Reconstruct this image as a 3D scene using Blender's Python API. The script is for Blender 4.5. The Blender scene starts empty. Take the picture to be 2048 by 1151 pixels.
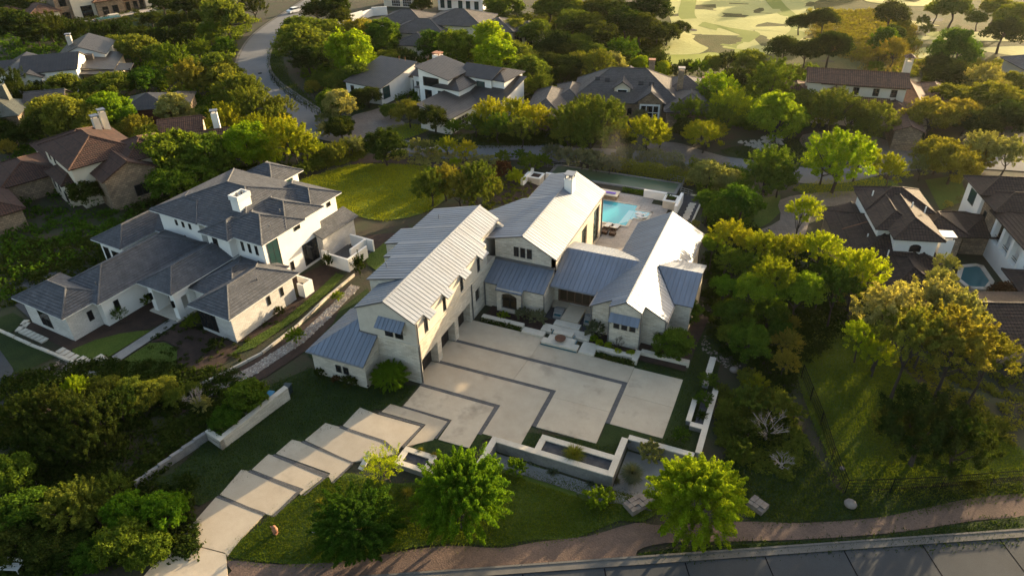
import bpy, bmesh, math, random
import numpy as np
from mathutils import Vector, Matrix

# ------------------------------------------------------------------ camera, light, exposure
scn = bpy.context.scene
COL = scn.collection
rad = math.radians
cam = bpy.data.cameras.new('camera'); camo = bpy.data.objects.new('camera', cam); COL.objects.link(camo)
cam.sensor_width = 36; cam.lens = 24.87; cam.clip_start = .5; cam.clip_end = 2000
camo.matrix_world = Matrix([[0.919207, -0.200178, 0.339098, 29.2833], [0.393245, 0.511324, -0.764138, -44.0798], [-0.020425, 0.835749, 0.548731, 45.0], [0, 0, 0, 1]])
scn.camera = camo
SUN_EL, SUN_AZ = 10.3, 67.5          # azimuth counted from +X towards +Y
world = bpy.data.worlds.new('World'); scn.world = world; world.use_nodes = True
nt = world.node_tree; bg = nt.nodes['Background']
sky = nt.nodes.new('ShaderNodeTexSky'); sky.sky_type = 'NISHITA'; sky.sun_disc = False
sky.sun_elevation = rad(SUN_EL); sky.sun_rotation = rad(90 - SUN_AZ)
sky.air_density = 1.0; sky.dust_density = 3.5; sky.ozone_density = .4
nt.links.new(sky.outputs[0], bg.inputs[0]); bg.inputs[1].default_value = .145
sun = bpy.data.lights.new('sun', 'SUN'); suno = bpy.data.objects.new('sun', sun); COL.objects.link(suno)
sun.energy = 5.0; sun.angle = rad(.55); sun.color = (1.0, .77, .47)
sd = Vector((math.cos(rad(SUN_EL)) * math.cos(rad(SUN_AZ)), math.cos(rad(SUN_EL)) * math.sin(rad(SUN_AZ)), math.sin(rad(SUN_EL))))
suno.rotation_euler = sd.to_track_quat('Z', 'Y').to_euler()
suno.location = (60, 60, 60)
vs = scn.view_settings; vs.view_transform = 'Standard'; vs.look = 'None'; vs.gamma = 1; vs.exposure = 1.64; vs.use_curve_mapping = False
scn.cycles.max_bounces = 6; scn.cycles.transparent_max_bounces = 8
rnd = random.Random(7)
def sm(t):
    t = max(0.0, min(1.0, t))
    return t * t * (3 - 2 * t)
def terr(X, Y):
    """height of the ground: flat court, slope to the street, step down behind the house"""
    s = .454 * X - .891 * Y
    zb = -.75 * max(0.0, min(1.0, s / 19.0))
    zback = -.65 * sm((Y - 17) / 5) * sm((X + 9) / 3) * (1 - sm((Y - 75) / 20))
    w = max(0.0, min(1.0, (X - 9.3) / (.4 + 1.5 * max(0.0, -8.0 - Y)) + (0 if Y > -8 else 0)))
    d1 = (-3.5 - Y) / 10
    d2 = ((.4 if X > 20.1 else -4.12) - Y) / .5
    dy = (1 - w) * sm(d1) + w * sm(d2)
    zb -= w * sm(d2) * (.62 * sm((Y + 7.3) / 1.1) if X < 20.1 else .62 * sm((Y + 5.6) / 1.1)) * (1 - sm((X - 26.5) / 2))
    m = (1 - dy) * (1 - sm((X - 26.0) / 1.0))
    zl = -.4 * sm((-14 - X) / 6) * (1 - sm((Y - 30) / 10)) * sm((Y + 14) / 5)
    gb = sm((Y - 104) / 18) * sm((X + 25) / 25)
    gb = .14 * gb * (1.0 * math.sin(X * .10 + 1) * math.sin(Y * .085 + .4) + .55 * math.sin(X * .21 + Y * .16) + .3 * math.sin(X * .4 - Y * .33)) if gb > 0 else 0
    return zb * (1 - m) + zback + zl + gb

# ------------------------------------------------------------------ materials
MATS = {}
def _nodes(name):
    m = bpy.data.materials.new(name); m.use_nodes = True
    t = m.node_tree; b = t.nodes['Principled BSDF']; MATS[name] = m
    return m, t, b
def N(t, typ, **kw):
    n = t.nodes.new(typ)
    for k, v in kw.items():
        if k.startswith('i_'): n.inputs[k[2:].replace('_', ' ')].default_value = v
        else: setattr(n, k, v)
    return n
def rgb(c): return (c[0], c[1], c[2], 1)
def coords(t, kind='Object'):
    return N(t, 'ShaderNodeTexCoord').outputs[kind]
def mixc(t, f, a, b, blend='MIX'):
    n = N(t, 'ShaderNodeMix', data_type='RGBA', blend_type=blend)
    for s, v in ((0, f), (6, a), (7, b)):
        if isinstance(v, (int, float)): n.inputs[s].default_value = v
        elif isinstance(v, tuple): n.inputs[s].default_value = rgb(v)
        else: t.links.new(v, n.inputs[s])
    return n.outputs[2]
def noise(t, co, sc, det=4, ro=.6):
    n = N(t, 'ShaderNodeTexNoise'); n.inputs['Scale'].default_value = sc; n.inputs['Detail'].default_value = det
    n.inputs['Roughness'].default_value = ro
    if co is not None: t.links.new(co, n.inputs['Vector'])
    return n.outputs['Fac']
def ramp(t, f, lo, hi):
    n = N(t, 'ShaderNodeMapRange'); n.inputs[1].default_value = lo; n.inputs[2].default_value = hi
    t.links.new(f, n.inputs[0]); return n.outputs[0]
def bump(t, b, h, st, dist=.02):
    n = N(t, 'ShaderNodeBump'); n.inputs['Strength'].default_value = st; n.inputs['Distance'].default_value = dist
    t.links.new(h, n.inputs['Height']); t.links.new(n.outputs[0], b.inputs['Normal'])
def M(name, c, c2=None, rough=.8, metal=0, sc=1.5, fsc=25, bmp=.3, spec=.3, lo=.35, hi=.65, fine=.25, bd=.02):
    m, t, b = _nodes(name); co = coords(t)
    c2 = c2 or tuple(x * .8 for x in c)
    f = ramp(t, noise(t, co, sc, 5), lo, hi)
    col = mixc(t, f, c, c2)
    nf = noise(t, co, fsc, 3)
    col = mixc(t, fine, col, mixc(t, nf, (0, 0, 0), (1, 1, 1)), 'SOFT_LIGHT') if fine else col
    t.links.new(col, b.inputs['Base Color']); b.inputs['Roughness'].default_value = rough
    b.inputs['Metallic'].default_value = metal; b.inputs['Specular IOR Level'].default_value = spec
    if bmp: bump(t, b, nf, bmp, bd)
    return m
def MBK(name, c1, c2, mortar, w, h, ms=.015, rough=.85, bmp=.5, off=.5, sc2=.4, bias=0, dirt=.35, spec=.25):
    """masonry / tile laid out in the metric UV of the wall"""
    m, t, b = _nodes(name); uv = coords(t, 'UV')
    br = N(t, 'ShaderNodeTexBrick', offset=off); t.links.new(uv, br.inputs['Vector'])
    br.inputs['Scale'].default_value = 1; br.inputs['Brick Width'].default_value = w; br.inputs['Row Height'].default_value = h
    br.inputs['Mortar Size'].default_value = ms; br.inputs['Bias'].default_value = bias; br.inputs['Mortar Smooth'].default_value = .3
    br.inputs['Color1'].default_value = rgb(c1); br.inputs['Color2'].default_value = rgb(c2); br.inputs['Mortar'].default_value = rgb(mortar)
    co = coords(t); big = ramp(t, noise(t, co, sc2, 5), .3, .7)
    col = mixc(t, dirt, br.outputs['Color'], mixc(t, big, (.25, .25, .25), (.75, .75, .75)), 'SOFT_LIGHT')
    nf = noise(t, co, 9, 4)
    col = mixc(t, .35, col, mixc(t, nf, (.2, .2, .2), (.8, .8, .8)), 'SOFT_LIGHT')
    t.links.new(col, b.inputs['Base Color']); b.inputs['Roughness'].default_value = rough; b.inputs['Specular IOR Level'].default_value = spec
    inv = N(t, 'ShaderNodeMath', operation='SUBTRACT'); inv.inputs[0].default_value = 1; t.links.new(br.outputs['Fac'], inv.inputs[1])
    ad = N(t, 'ShaderNodeMath', operation='MULTIPLY_ADD'); t.links.new(nf, ad.inputs[0]); ad.inputs[1].default_value = .6; t.links.new(inv.outputs[0], ad.inputs[2])
    bump(t, b, ad.outputs[0], bmp, .02)
    return m
def MLEAF(name, c1, c2, tr=.4, hue=.03, dark=.0):
    m = bpy.data.materials.new(name); m.use_nodes = True; t = m.node_tree; MATS[name] = m
    for n in list(t.nodes):
        if n.type != 'OUTPUT_MATERIAL': t.nodes.remove(n)
    out = [n for n in t.nodes][0]
    oi = N(t, 'ShaderNodeObjectInfo'); co = coords(t)
    f = ramp(t, noise(t, co, 3.5, 3), .35, .65)
    wn = N(t, 'ShaderNodeTexWhiteNoise', noise_dimensions='3D')
    sn = N(t, 'ShaderNodeVectorMath', operation='SNAP'); t.links.new(co, sn.inputs[0]); sn.inputs[1].default_value = (.035, .035, .035)
    t.links.new(sn.outputs[0], wn.inputs['Vector'])
    col = mixc(t, f, c1, c2)
    col = mixc(t, .55, col, mixc(t, wn.outputs['Value'], (.15, .15, .15), (.85, .85, .85)), 'SOFT_LIGHT')
    hs = N(t, 'ShaderNodeHueSaturation')
    h = N(t, 'ShaderNodeMapRange'); t.links.new(oi.outputs['Random'], h.inputs[0]); h.inputs[3].default_value = .5 - hue; h.inputs[4].default_value = .5 + hue * .6
    v = N(t, 'ShaderNodeMapRange'); t.links.new(oi.outputs['Random'], v.inputs[0]); v.inputs[1].default_value = .0; v.inputs[3].default_value = 1.2; v.inputs[4].default_value = .8
    t.links.new(h.outputs[0], hs.inputs['Hue']); t.links.new(v.outputs[0], hs.inputs['Value']); t.links.new(col, hs.inputs['Color'])
    d = N(t, 'ShaderNodeBsdfDiffuse'); tl = N(t, 'ShaderNodeBsdfTranslucent')
    t.links.new(hs.outputs[0], d.inputs[0])
    tc = mixc(t, 1.0, hs.outputs[0], (1.5, 1.35, .5), 'MULTIPLY'); t.links.new(tc, tl.inputs[0])
    mx = N(t, 'ShaderNodeMixShader'); mx.inputs[0].default_value = tr
    t.links.new(d.outputs[0], mx.inputs[1]); t.links.new(tl.outputs[0], mx.inputs[2]); t.links.new(mx.outputs[0], out.inputs[0])
    return m
M('soil', (.045, .034, .022), (.03, .04, .016), .95, sc=.35, fsc=6, bmp=.6, bd=.1)
M('mulch', (.05, .03, .022), (.028, .018, .014), .95, sc=1.2, fsc=14, bmp=.8, bd=.05)
M('dark_gravel', (.06, .06, .065), (.035, .035, .04), .95, sc=2, fsc=18, bmp=.8, bd=.03)
M('pale_gravel', (.33, .29, .25), (.22, .19, .165), .95, sc=1.5, fsc=14, bmp=.8, bd=.04, fine=.6)
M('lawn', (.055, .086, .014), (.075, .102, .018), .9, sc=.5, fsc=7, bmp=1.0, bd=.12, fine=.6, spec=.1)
M('lawn_dark', (.018, .032, .010), (.028, .044, .012), .9, sc=.6, fsc=7, bmp=.9, bd=.12, fine=.55, spec=.1)  # darker copy of lawn, with the shade put into its colour
M('lawn_gold', (.10, .135, .016), (.13, .16, .02), .9, sc=.35, fsc=5, bmp=1.0, bd=.15, fine=.6, spec=.1)  # brighter copy of lawn, sunlight put into its green-gold
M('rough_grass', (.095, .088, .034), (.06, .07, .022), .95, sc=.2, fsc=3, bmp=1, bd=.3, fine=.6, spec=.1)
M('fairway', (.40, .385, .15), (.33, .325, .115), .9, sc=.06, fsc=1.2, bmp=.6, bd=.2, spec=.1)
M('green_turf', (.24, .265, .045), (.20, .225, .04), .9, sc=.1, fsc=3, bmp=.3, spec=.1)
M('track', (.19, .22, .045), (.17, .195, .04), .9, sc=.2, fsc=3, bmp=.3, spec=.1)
M('concrete_grey', (.26, .245, .225), (.19, .182, .17), .85, sc=.7, fsc=18, bmp=.3, fine=.5)
M('cast_concrete', (.22, .21, .20), (.155, .15, .145), .8, sc=.9, fsc=7, bmp=.3, fine=.5)
M('limestone', (.55, .49, .40), (.45, .40, .325), .75, sc=.8, fsc=12, bmp=.3, fine=.5)
M('street', (.05, .054, .058), (.04, .043, .046), .9, sc=.3, fsc=25, bmp=.4, fine=.6)
M('road', (.15, .152, .155), (.12, .122, .126), .9, sc=.15, fsc=12, bmp=.3, fine=.5)
M('kerb', (.13, .12, .108), (.10, .094, .085), .9, sc=.6, fsc=12, bmp=.3)
M('path_gravel', (.15, .098, .073), (.108, .073, .056), .95, sc=.6, fsc=9, bmp=.8, bd=.05, fine=.6)
MBK('paver', (.125, .12, .118), (.09, .088, .088), (.035, .034, .033), .30, .14, .014, bmp=.5)
MBK('herringbone', (.20, .165, .14), (.15, .125, .11), (.08, .07, .06), .4, .2, .02, bmp=.4)
MBK('deck_stone', (.40, .35, .30), (.34, .30, .265), (.2, .17, .15), .9, .45, .015, bmp=.3)
MBK('stone', (.58, .52, .43), (.43, .38, .31), (.40, .365, .31), .55, .2, .018, bmp=.9, dirt=.5)
MBK('white_brick', (.56, .535, .50), (.46, .44, .415), (.38, .365, .345), .50, .2, .016, bmp=.7, dirt=.35)
MBK('rubble', (.30, .215, .14), (.17, .125, .085), (.12, .095, .07), .5, .3, .03, bmp=1, dirt=.5)
M('stucco_grey', (.50, .46, .39), (.43, .39, .33), .9, sc=1, fsc=25, bmp=.3)
M('stucco_white', (.74, .72, .68), (.68, .66, .625), .85, sc=.6, fsc=20, bmp=.2)
M('stucco_cream', (.60, .52, .40), (.54, .46, .35), .85, sc=.6, fsc=20, bmp=.2)
M('metal_dark', (.045, .042, .043), (.06, .056, .055), .45, .4, sc=.8, fsc=6, bmp=.04)
M('gutter', (.20, .20, .205), (.17, .17, .175), .45, .7, sc=2, fsc=10, bmp=0)
MBK('tile_grey', (.095, .098, .107), (.07, .074, .083), (.055, .055, .06), .42, .36, .02, bmp=.6, dirt=.45, sc2=1.2)
MBK('tile_slate', (.11, .10, .098), (.075, .07, .07), (.04, .038, .038), .3, .2, .015, bmp=.6, dirt=.4)
MBK('tile_clay', (.16, .085, .055), (.095, .055, .04), (.03, .02, .017), .32, 2.0, .045, bmp=1.0, off=0, dirt=.5, sc2=2)
MBK('tile_brown', (.055, .036, .029), (.036, .026, .022), (.018, .014, .013), .34, 2.0, .045, bmp=1.0, off=0, dirt=.5, sc2=2)
M('cap_tile', (.20, .15, .12), (.12, .09, .075), .85, sc=3, fsc=9, bmp=.3)
M('frame_dark', (.02, .02, .021), rough=.5, bmp=0)
M('frame_white', (.7, .69, .66), rough=.5, bmp=0)
M('door_dark', (.032, .026, .023), (.024, .02, .018), .5, sc=2, fsc=10, bmp=.1)
M('door_red', (.11, .03, .022), (.08, .024, .02), .6, sc=2, fsc=10, bmp=.1)
M('wood', (.11, .065, .04), (.07, .042, .028), .7, sc=3, fsc=12, bmp=.2)
M('wicker', (.07, .043, .03), (.045, .028, .02), .8, sc=6, fsc=30, bmp=.4)
M('cushion', (.72, .70, .66), rough=.9, bmp=.1)
M('copper', (.10, .108, .09), (.075, .075, .06), .6, .3, sc=1.5, fsc=8, bmp=.1)
M('rust', (.16, .075, .045), (.11, .05, .03), .7, .2, sc=5, fsc=20, bmp=.2)
M('iron', (.010, .010, .011), rough=.95, bmp=0, spec=.02)
M('purple_flower', (.12, .07, .42), (.2, .12, .55), .9, sc=10, bmp=0)
M('blue_plastic', (.03, .18, .34), rough=.5, bmp=0)
M('dark_plastic', (.02, .035, .04), rough=.5, bmp=0)
M('rock', (.24, .20, .17), (.15, .125, .11), .95, sc=2, fsc=8, bmp=.6)
M('rock_pale', (.42, .39, .34), (.30, .27, .235), .95, sc=2, fsc=8, bmp=.5)
M('bark', (.055, .043, .033), (.035, .028, .022), .95, sc=3, fsc=15, bmp=.6)
M('deadwood', (.36, .31, .26), (.26, .22, .19), .95, sc=3, fsc=15, bmp=.3)
M('car_paint', (.72, .73, .74), rough=.25, bmp=0, spec=.5)
M('rubber', (.015, .015, .015), rough=.8, bmp=0)
M('terracotta', (.34, .16, .09), (.26, .12, .07), .8, sc=3, bmp=.1)
def _glass(name, c, ro=.06, spec=.6):
    m, t, b = _nodes(name); b.inputs['Base Color'].default_value = rgb(c); b.inputs['Roughness'].default_value = ro
    b.inputs['Specular IOR Level'].default_value = spec
    co = coords(t); bump(t, b, noise(t, co, 1.2, 2), .04, .05)
_glass('glass', (.012, .013, .014)); _glass('glass_teal', (.02, .05, .05)); _glass('glass_warm', (.04, .028, .016), .1); _glass('glass_sky', (.05, .07, .075), .05, .9)
def _water(name, c, ro=.03, bs=.15):
    m, t, b = _nodes(name); b.inputs['Base Color'].default_value = rgb(c); b.inputs['Roughness'].default_value = ro
    co = coords(t); bump(t, b, noise(t, co, 2.5, 3), bs, .05)
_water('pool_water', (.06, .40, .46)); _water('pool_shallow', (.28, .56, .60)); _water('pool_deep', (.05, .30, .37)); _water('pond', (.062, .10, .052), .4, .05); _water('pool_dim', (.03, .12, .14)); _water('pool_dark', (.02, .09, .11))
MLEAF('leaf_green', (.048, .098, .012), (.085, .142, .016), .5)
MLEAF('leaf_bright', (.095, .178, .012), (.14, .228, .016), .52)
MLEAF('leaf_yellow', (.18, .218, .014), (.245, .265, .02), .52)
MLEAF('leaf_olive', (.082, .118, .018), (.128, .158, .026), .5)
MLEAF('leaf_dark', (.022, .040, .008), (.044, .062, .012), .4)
MLEAF('leaf_gold', (.140, .148, .022), (.185, .182, .03), .5)
MLEAF('leaf_grey', (.105, .125, .07), (.15, .16, .095), .4)
MLEAF('leaf_lime', (.155, .25, .012), (.22, .295, .016), .55)
MLEAF('leaf_red', (.075, .036, .018), (.11, .054, .024), .4)
MLEAF('leaf_pale', (.175, .20, .062), (.24, .25, .09), .5)
MLEAF('blade', (.032, .058, .010), (.055, .080, .014), .4, .015)
MLEAF('blade_sun', (.075, .118, .012), (.115, .15, .018), .45, .015)  # lit copy of blade, sunlight put into the colour
MLEAF('blade_gold', (.14, .185, .016), (.19, .215, .02), .6, .015)  # strongest lit copy, sunlight raised into a green-gold blade colour
MLEAF('blade_dry', (.15, .125, .05), (.10, .10, .035), .5, .015)
def _slab():
    m, t, b = _nodes('concrete'); co = coords(t); oi = N(t, 'ShaderNodeObjectInfo')
    f = ramp(t, noise(t, co, .5, 6, .7), .3, .7); col = mixc(t, f, (.385, .315, .228), (.465, .39, .29))
    st_ = ramp(t, noise(t, co, .22, 4, .7), .56, .74); col = mixc(t, st_, col, mixc(t, .6, col, (.13, .11, .085)))
    fn = noise(t, co, 38, 2); col = mixc(t, .6, col, mixc(t, fn, (.1, .1, .1), (.9, .9, .9)), 'SOFT_LIGHT')
    hs = N(t, 'ShaderNodeHueSaturation'); v = N(t, 'ShaderNodeMapRange'); t.links.new(oi.outputs['Random'], v.inputs[0]); v.inputs[3].default_value = .9; v.inputs[4].default_value = 1.08
    t.links.new(v.outputs[0], hs.inputs['Value']); t.links.new(col, hs.inputs['Color']); t.links.new(hs.outputs[0], b.inputs['Base Color'])
    b.inputs['Roughness'].default_value = .82; b.inputs['Specular IOR Level'].default_value = .3; bump(t, b, fn, .3, .01)
_slab()
def _metal():
    m, t, b = _nodes('metal'); co = coords(t); uv = coords(t, 'UV'); oi = N(t, 'ShaderNodeObjectInfo')
    mp = N(t, 'ShaderNodeMapping'); mp.inputs['Scale'].default_value = (6, .35, 1); t.links.new(uv, mp.inputs['Vector'])
    f = ramp(t, noise(t, mp.outputs[0], 1.0, 4), .3, .7); g_ = ramp(t, noise(t, co, .35, 4), .35, .7)
    col = mixc(t, f, (.195, .222, .27), (.155, .182, .228)); col = mixc(t, g_, col, mixc(t, .5, col, (.145, .155, .175)))
    hs = N(t, 'ShaderNodeHueSaturation'); v = N(t, 'ShaderNodeMapRange'); t.links.new(oi.outputs['Random'], v.inputs[0]); v.inputs[3].default_value = .93; v.inputs[4].default_value = 1.05
    t.links.new(v.outputs[0], hs.inputs['Value']); t.links.new(col, hs.inputs['Color']); t.links.new(hs.outputs[0], b.inputs['Base Color'])
    r = N(t, 'ShaderNodeMapRange'); t.links.new(f, r.inputs[0]); r.inputs[3].default_value = .48; r.inputs[4].default_value = .62; t.links.new(r.outputs[0], b.inputs['Roughness'])
    b.inputs['Metallic'].default_value = .5; bump(t, b, noise(t, co, 1.1, 2), .12, .03)
_metal()
MBK('tile_clay_shade', (.085, .042, .03), (.055, .032, .024), (.02, .014, .012), .32, 2.0, .045, bmp=1.0, off=0, dirt=.5, sc2=2)  # clay tile again, deep shade of the far-left house put into its colour

# ------------------------------------------------------------------ mesh building
class MB:
    def __init__(s): s.v = []; s.f = []
    def add(s, vs, fs):
        k = len(s.v); s.v += [tuple(p) for p in vs]; s.f += [tuple(i + k for i in f) for f in fs]
        return s
    def box(s, x0, x1, y0, y1, z0, z1):
        return s.add([(x0, y0, z0), (x1, y0, z0), (x1, y1, z0), (x0, y1, z0), (x0, y0, z1), (x1, y0, z1), (x1, y1, z1), (x0, y1, z1)],
                     [(3, 2, 1, 0), (4, 5, 6, 7), (0, 1, 5, 4), (1, 2, 6, 5), (2, 3, 7, 6), (3, 0, 4, 7)])
    def prism(s, poly, ext):
        """polygon (3-D points) pushed along the vector ext"""
        n = len(poly); e = Vector(ext); a = [Vector(p) for p in poly]
        return s.add(a + [p + e for p in a], [tuple(range(n))[::-1], tuple(range(n, 2 * n))] + [(i, (i + 1) % n, n + (i + 1) % n, n + i) for i in range(n)])
    def obox(s, o, u, w, n, lu, lw, ln):
        """box at corner o along three unit vectors"""
        o, u, w, n = Vector(o), Vector(u) * lu, Vector(w) * lw, Vector(n) * ln
        return s.add([o, o + u, o + u + w, o + w, o + n, o + u + n, o + u + w + n, o + w + n],
                     [(3, 2, 1, 0), (4, 5, 6, 7), (0, 1, 5, 4), (1, 2, 6, 5), (2, 3, 7, 6), (3, 0, 4, 7)])
    def tube(s, pts, r, n=6, r2=None, cap=True):
        pts = [Vector(p) for p in pts]; m = len(pts); k = len(s.v)
        for i, p in enumerate(pts):
            d = (pts[min(i + 1, m - 1)] - pts[max(i - 1, 0)]).normalized()
            a = d.orthogonal().normalized(); b = d.cross(a)
            rr = r if r2 is None else r + (r2 - r) * i / (m - 1)
            s.v += [tuple(p + (a * math.cos(6.2832 * j / n) + b * math.sin(6.2832 * j / n)) * rr) for j in range(n)]
        for i in range(m - 1):
            s.f += [(k + i * n + j, k + i * n + (j + 1) % n, k + (i + 1) * n + (j + 1) % n, k + (i + 1) * n + j) for j in range(n)]
        if cap: s.f += [tuple(k + j for j in range(n))[::-1], tuple(k + (m - 1) * n + j for j in range(n))]
        return s
    def lathe(s, c, prof, n=16):
        k = len(s.v); m = len(prof)
        for r, z in prof: s.v += [(c[0] + r * math.cos(6.2832 * j / n), c[1] + r * math.sin(6.2832 * j / n), c[2] + z) for j in range(n)]
        for i in range(m - 1):
            s.f += [(k + i * n + j, k + i * n + (j + 1) % n, k + (i + 1) * n + (j + 1) % n, k + (i + 1) * n + j) for j in range(n)]
        s.f += [tuple(k + j for j in range(n))[::-1], tuple(k + (m - 1) * n + j for j in range(n))]
        return s
    def ball(s, c, r, seg=8, ring=5, sz=1.0, jit=0):
        prof = [(max(.02, math.sin(math.pi * i / ring)) * r, -math.cos(math.pi * i / ring) * r * sz) for i in range(ring + 1)]
        return s.lathe(c, prof, seg)
def me_from(name, mb, mat, smooth=False):
    me = bpy.data.meshes.new(name); me.from_pydata(mb.v, [], mb.f); me.validate()
    bm = bmesh.new(); bm.from_mesh(me); bmesh.ops.recalc_face_normals(bm, faces=bm.faces)
    uvl = bm.loops.layers.uv.new('UVMap')
    for f in bm.faces:
        n = f.normal
        t = Vector((0, 0, 1)).cross(n)
        if t.length < .02: t = Vector((1, 0, 0))
        t.normalize(); b = n.cross(t)
        for l in f.loops: l[uvl].uv = (l.vert.co.dot(t), l.vert.co.dot(b))
        f.smooth = smooth
    bm.to_mesh(me); bm.free()
    if mat: me.materials.append(MATS[mat])
    return me
def obj(name, mb, mat, parent=None, smooth=False, label=None, kind=None):
    me = me_from(name, mb, mat, smooth) if isinstance(mb, MB) else mb
    o = bpy.data.objects.new(name, me); COL.objects.link(o)
    if parent: o.parent = parent
    if label: o['label'] = label
    if kind: o['kind'] = kind
    return o
def tag(o, label, cat, group=None):
    o['label'] = label; o['category'] = cat
    if group: o['group'] = group
    return o
def thing(name, label, cat, loc=(0, 0, 0), rz=0, group=None):
    o = bpy.data.objects.new(name, None); COL.objects.link(o); o.empty_display_size = .3
    o.location = loc; o.rotation_euler = (0, 0, rad(rz))
    return tag(o, label, cat, group)
def copy_tree(o, parent=None):
    c = o.copy(); COL.objects.link(c)
    if parent: c.parent = parent
    for ch in o.children: copy_tree(ch, c)
    return c
def fastmesh(name, quads, mat, n=4):
    """mesh from an array (k, n, 3) of separate faces"""
    k = len(quads); me = bpy.data.meshes.new(name)
    me.vertices.add(k * n); me.vertices.foreach_set('co', np.asarray(quads, np.float32).ravel())
    me.loops.add(k * n); me.loops.foreach_set('vertex_index', np.arange(k * n, dtype=np.int32))
    me.polygons.add(k); me.polygons.foreach_set('loop_start', np.arange(0, k * n, n, dtype=np.int32))
    me.polygons.foreach_set('loop_total', np.full(k, n, np.int32))
    me.update(calc_edges=True); me.materials.append(MATS[mat]); return me
# polygon clipping in 2-D: keep a*u+b*v<=c
def clip(poly, a, b, c):
    out = []
    for i in range(len(poly)):
        p, q = poly[i], poly[(i + 1) % len(poly)]
        dp, dq = a * p[0] + b * p[1] - c, a * q[0] + b * q[1] - c
        if dp <= 1e-9: out.append(p)
        if (dp < -1e-9 and dq > 1e-9) or (dp > 1e-9 and dq < -1e-9):
            t = dp / (dp - dq); out.append((p[0] + (q[0] - p[0]) * t, p[1] + (q[1] - p[1]) * t))
    return out
class Plane:
    def __init__(s, poly):
        p = [Vector(q) for q in poly]; n = Vector((0, 0, 0))
        for i in range(len(p)): n += p[i].cross(p[(i + 1) % len(p)])
        n.normalize()
        if n.z < 0: n = -n; p = p[::-1]
        u = Vector((0, 0, 1)).cross(n)
        u = u.normalized() if u.length > 1e-4 else Vector((1, 0, 0))
        v = n.cross(u)
        s.o, s.n, s.u, s.v, s.p3 = p[0], n, u, v, p
        s.p2 = [((q - p[0]).dot(u), (q - p[0]).dot(v)) for q in p]
    def at(s, u, v, h=0): return s.o + s.u * u + s.v * v + s.n * h
def slab(mb, poly, t):
    pl = Plane(poly); mb.prism(pl.p3, -pl.n * t); return mb
def area2(p): return abs(sum(p[i][0] * p[(i + 1) % len(p)][1] - p[(i + 1) % len(p)][0] * p[i][1] for i in range(len(p)))) / 2 if len(p) > 2 else 0
def metal_roof(parent, polys, mat, pm, sp=.5, thick=.12, name='roof', panels=True, fascia=None):
    """standing-seam metal: one roof deck, one pan with its seam for every strip"""
    mb = MB()
    for p in polys: slab(mb, p, thick)
    r = obj(name, mb, fascia or mat, parent)
    out = MB()
    for p in polys:
        pl = Plane(p); us = [q[0] for q in pl.p2]; u0, u1 = min(us), max(us)
        k = max(1, round((u1 - u0) / sp)); w = (u1 - u0) / k
        for i in range(k):
            q = clip(clip(pl.p2, -1, 0, -(u0 + i * w + .012)), 1, 0, u0 + (i + 1) * w - .012)
            if area2(q) < .03: continue
            b = MB() if panels else out
            b.prism([pl.at(a, c, .004) for a, c in q], pl.n * .016)
            ua = u0 + (i + 1) * w - .012
            vs_ = [c for a, c in clip(clip(pl.p2, -1, 0, -(ua - .06)), 1, 0, ua)]
            e = .012
            if vs_ and i < k - 1 and max(vs_) - min(vs_) > .1:
                b.obox(pl.at(ua - .03, min(vs_), .01), pl.u, pl.v, pl.n, .03, max(vs_) - min(vs_), e + .02)
            if panels: obj('roof_panel', b, pm, r)
    if not panels: obj('seam_panels', out, pm, r, kind='stuff')
    return r
def tile_roof(parent, polys, mat, dv=.36, lift=.05, thick=.14, name='roof', caps=True, capmat=None, capr=.11):
    """courses of tiles stepped one over the other, ridge and hip caps"""
    mb = MB()
    for p in polys: slab(mb, p, thick)
    for p in polys:
        pl = Plane(p); vv = [q[1] for q in pl.p2]; v0, v1 = min(vv), max(vv); k = max(1, math.ceil((v1 - v0) / dv))
        for i in range(k):
            a = v0 + i * dv; q = clip(clip(pl.p2, 0, -1, -a), 0, 1, a + dv)
            if area2(q) < .01: continue
            top = [pl.at(u, v, .012 + lift * (1 - (v - a) / dv)) for u, v in q]
            mb.add(top, [tuple(range(len(top)))])
            lo = [u for u, v in q if abs(v - a) < 1e-6]
            if len(lo) >= 2:
                u0, u1 = min(lo), max(lo)
                mb.add([pl.at(u0, a, -.01), pl.at(u1, a, -.01), pl.at(u1, a, .012 + lift), pl.at(u0, a, .012 + lift)], [(0, 1, 2, 3)])
    r = obj(name, mb, mat, parent)
    if caps:
        ed = {}
        for p in polys:
            P = [Vector(q) for q in p]; zmin = min(q.z for q in P)
            for i in range(len(P)):
                a, b = P[i], P[(i + 1) % len(P)]
                if max(a.z, b.z) - zmin < .05: continue
                key = tuple(sorted([tuple(round(x, 1) for x in a), tuple(round(x, 1) for x in b)]))
                ed.setdefault(key, [a, b, 0])[2] += 1
        c = MB()
        for a, b, k in ed.values():
            if k >= 2 and (b - a).length > .3: c.tube([a + Vector((0, 0, .05)), b + Vector((0, 0, .05))], capr, 6)
        if c.v: obj('ridge_cap', c, capmat or mat, r)
    return r
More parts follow.
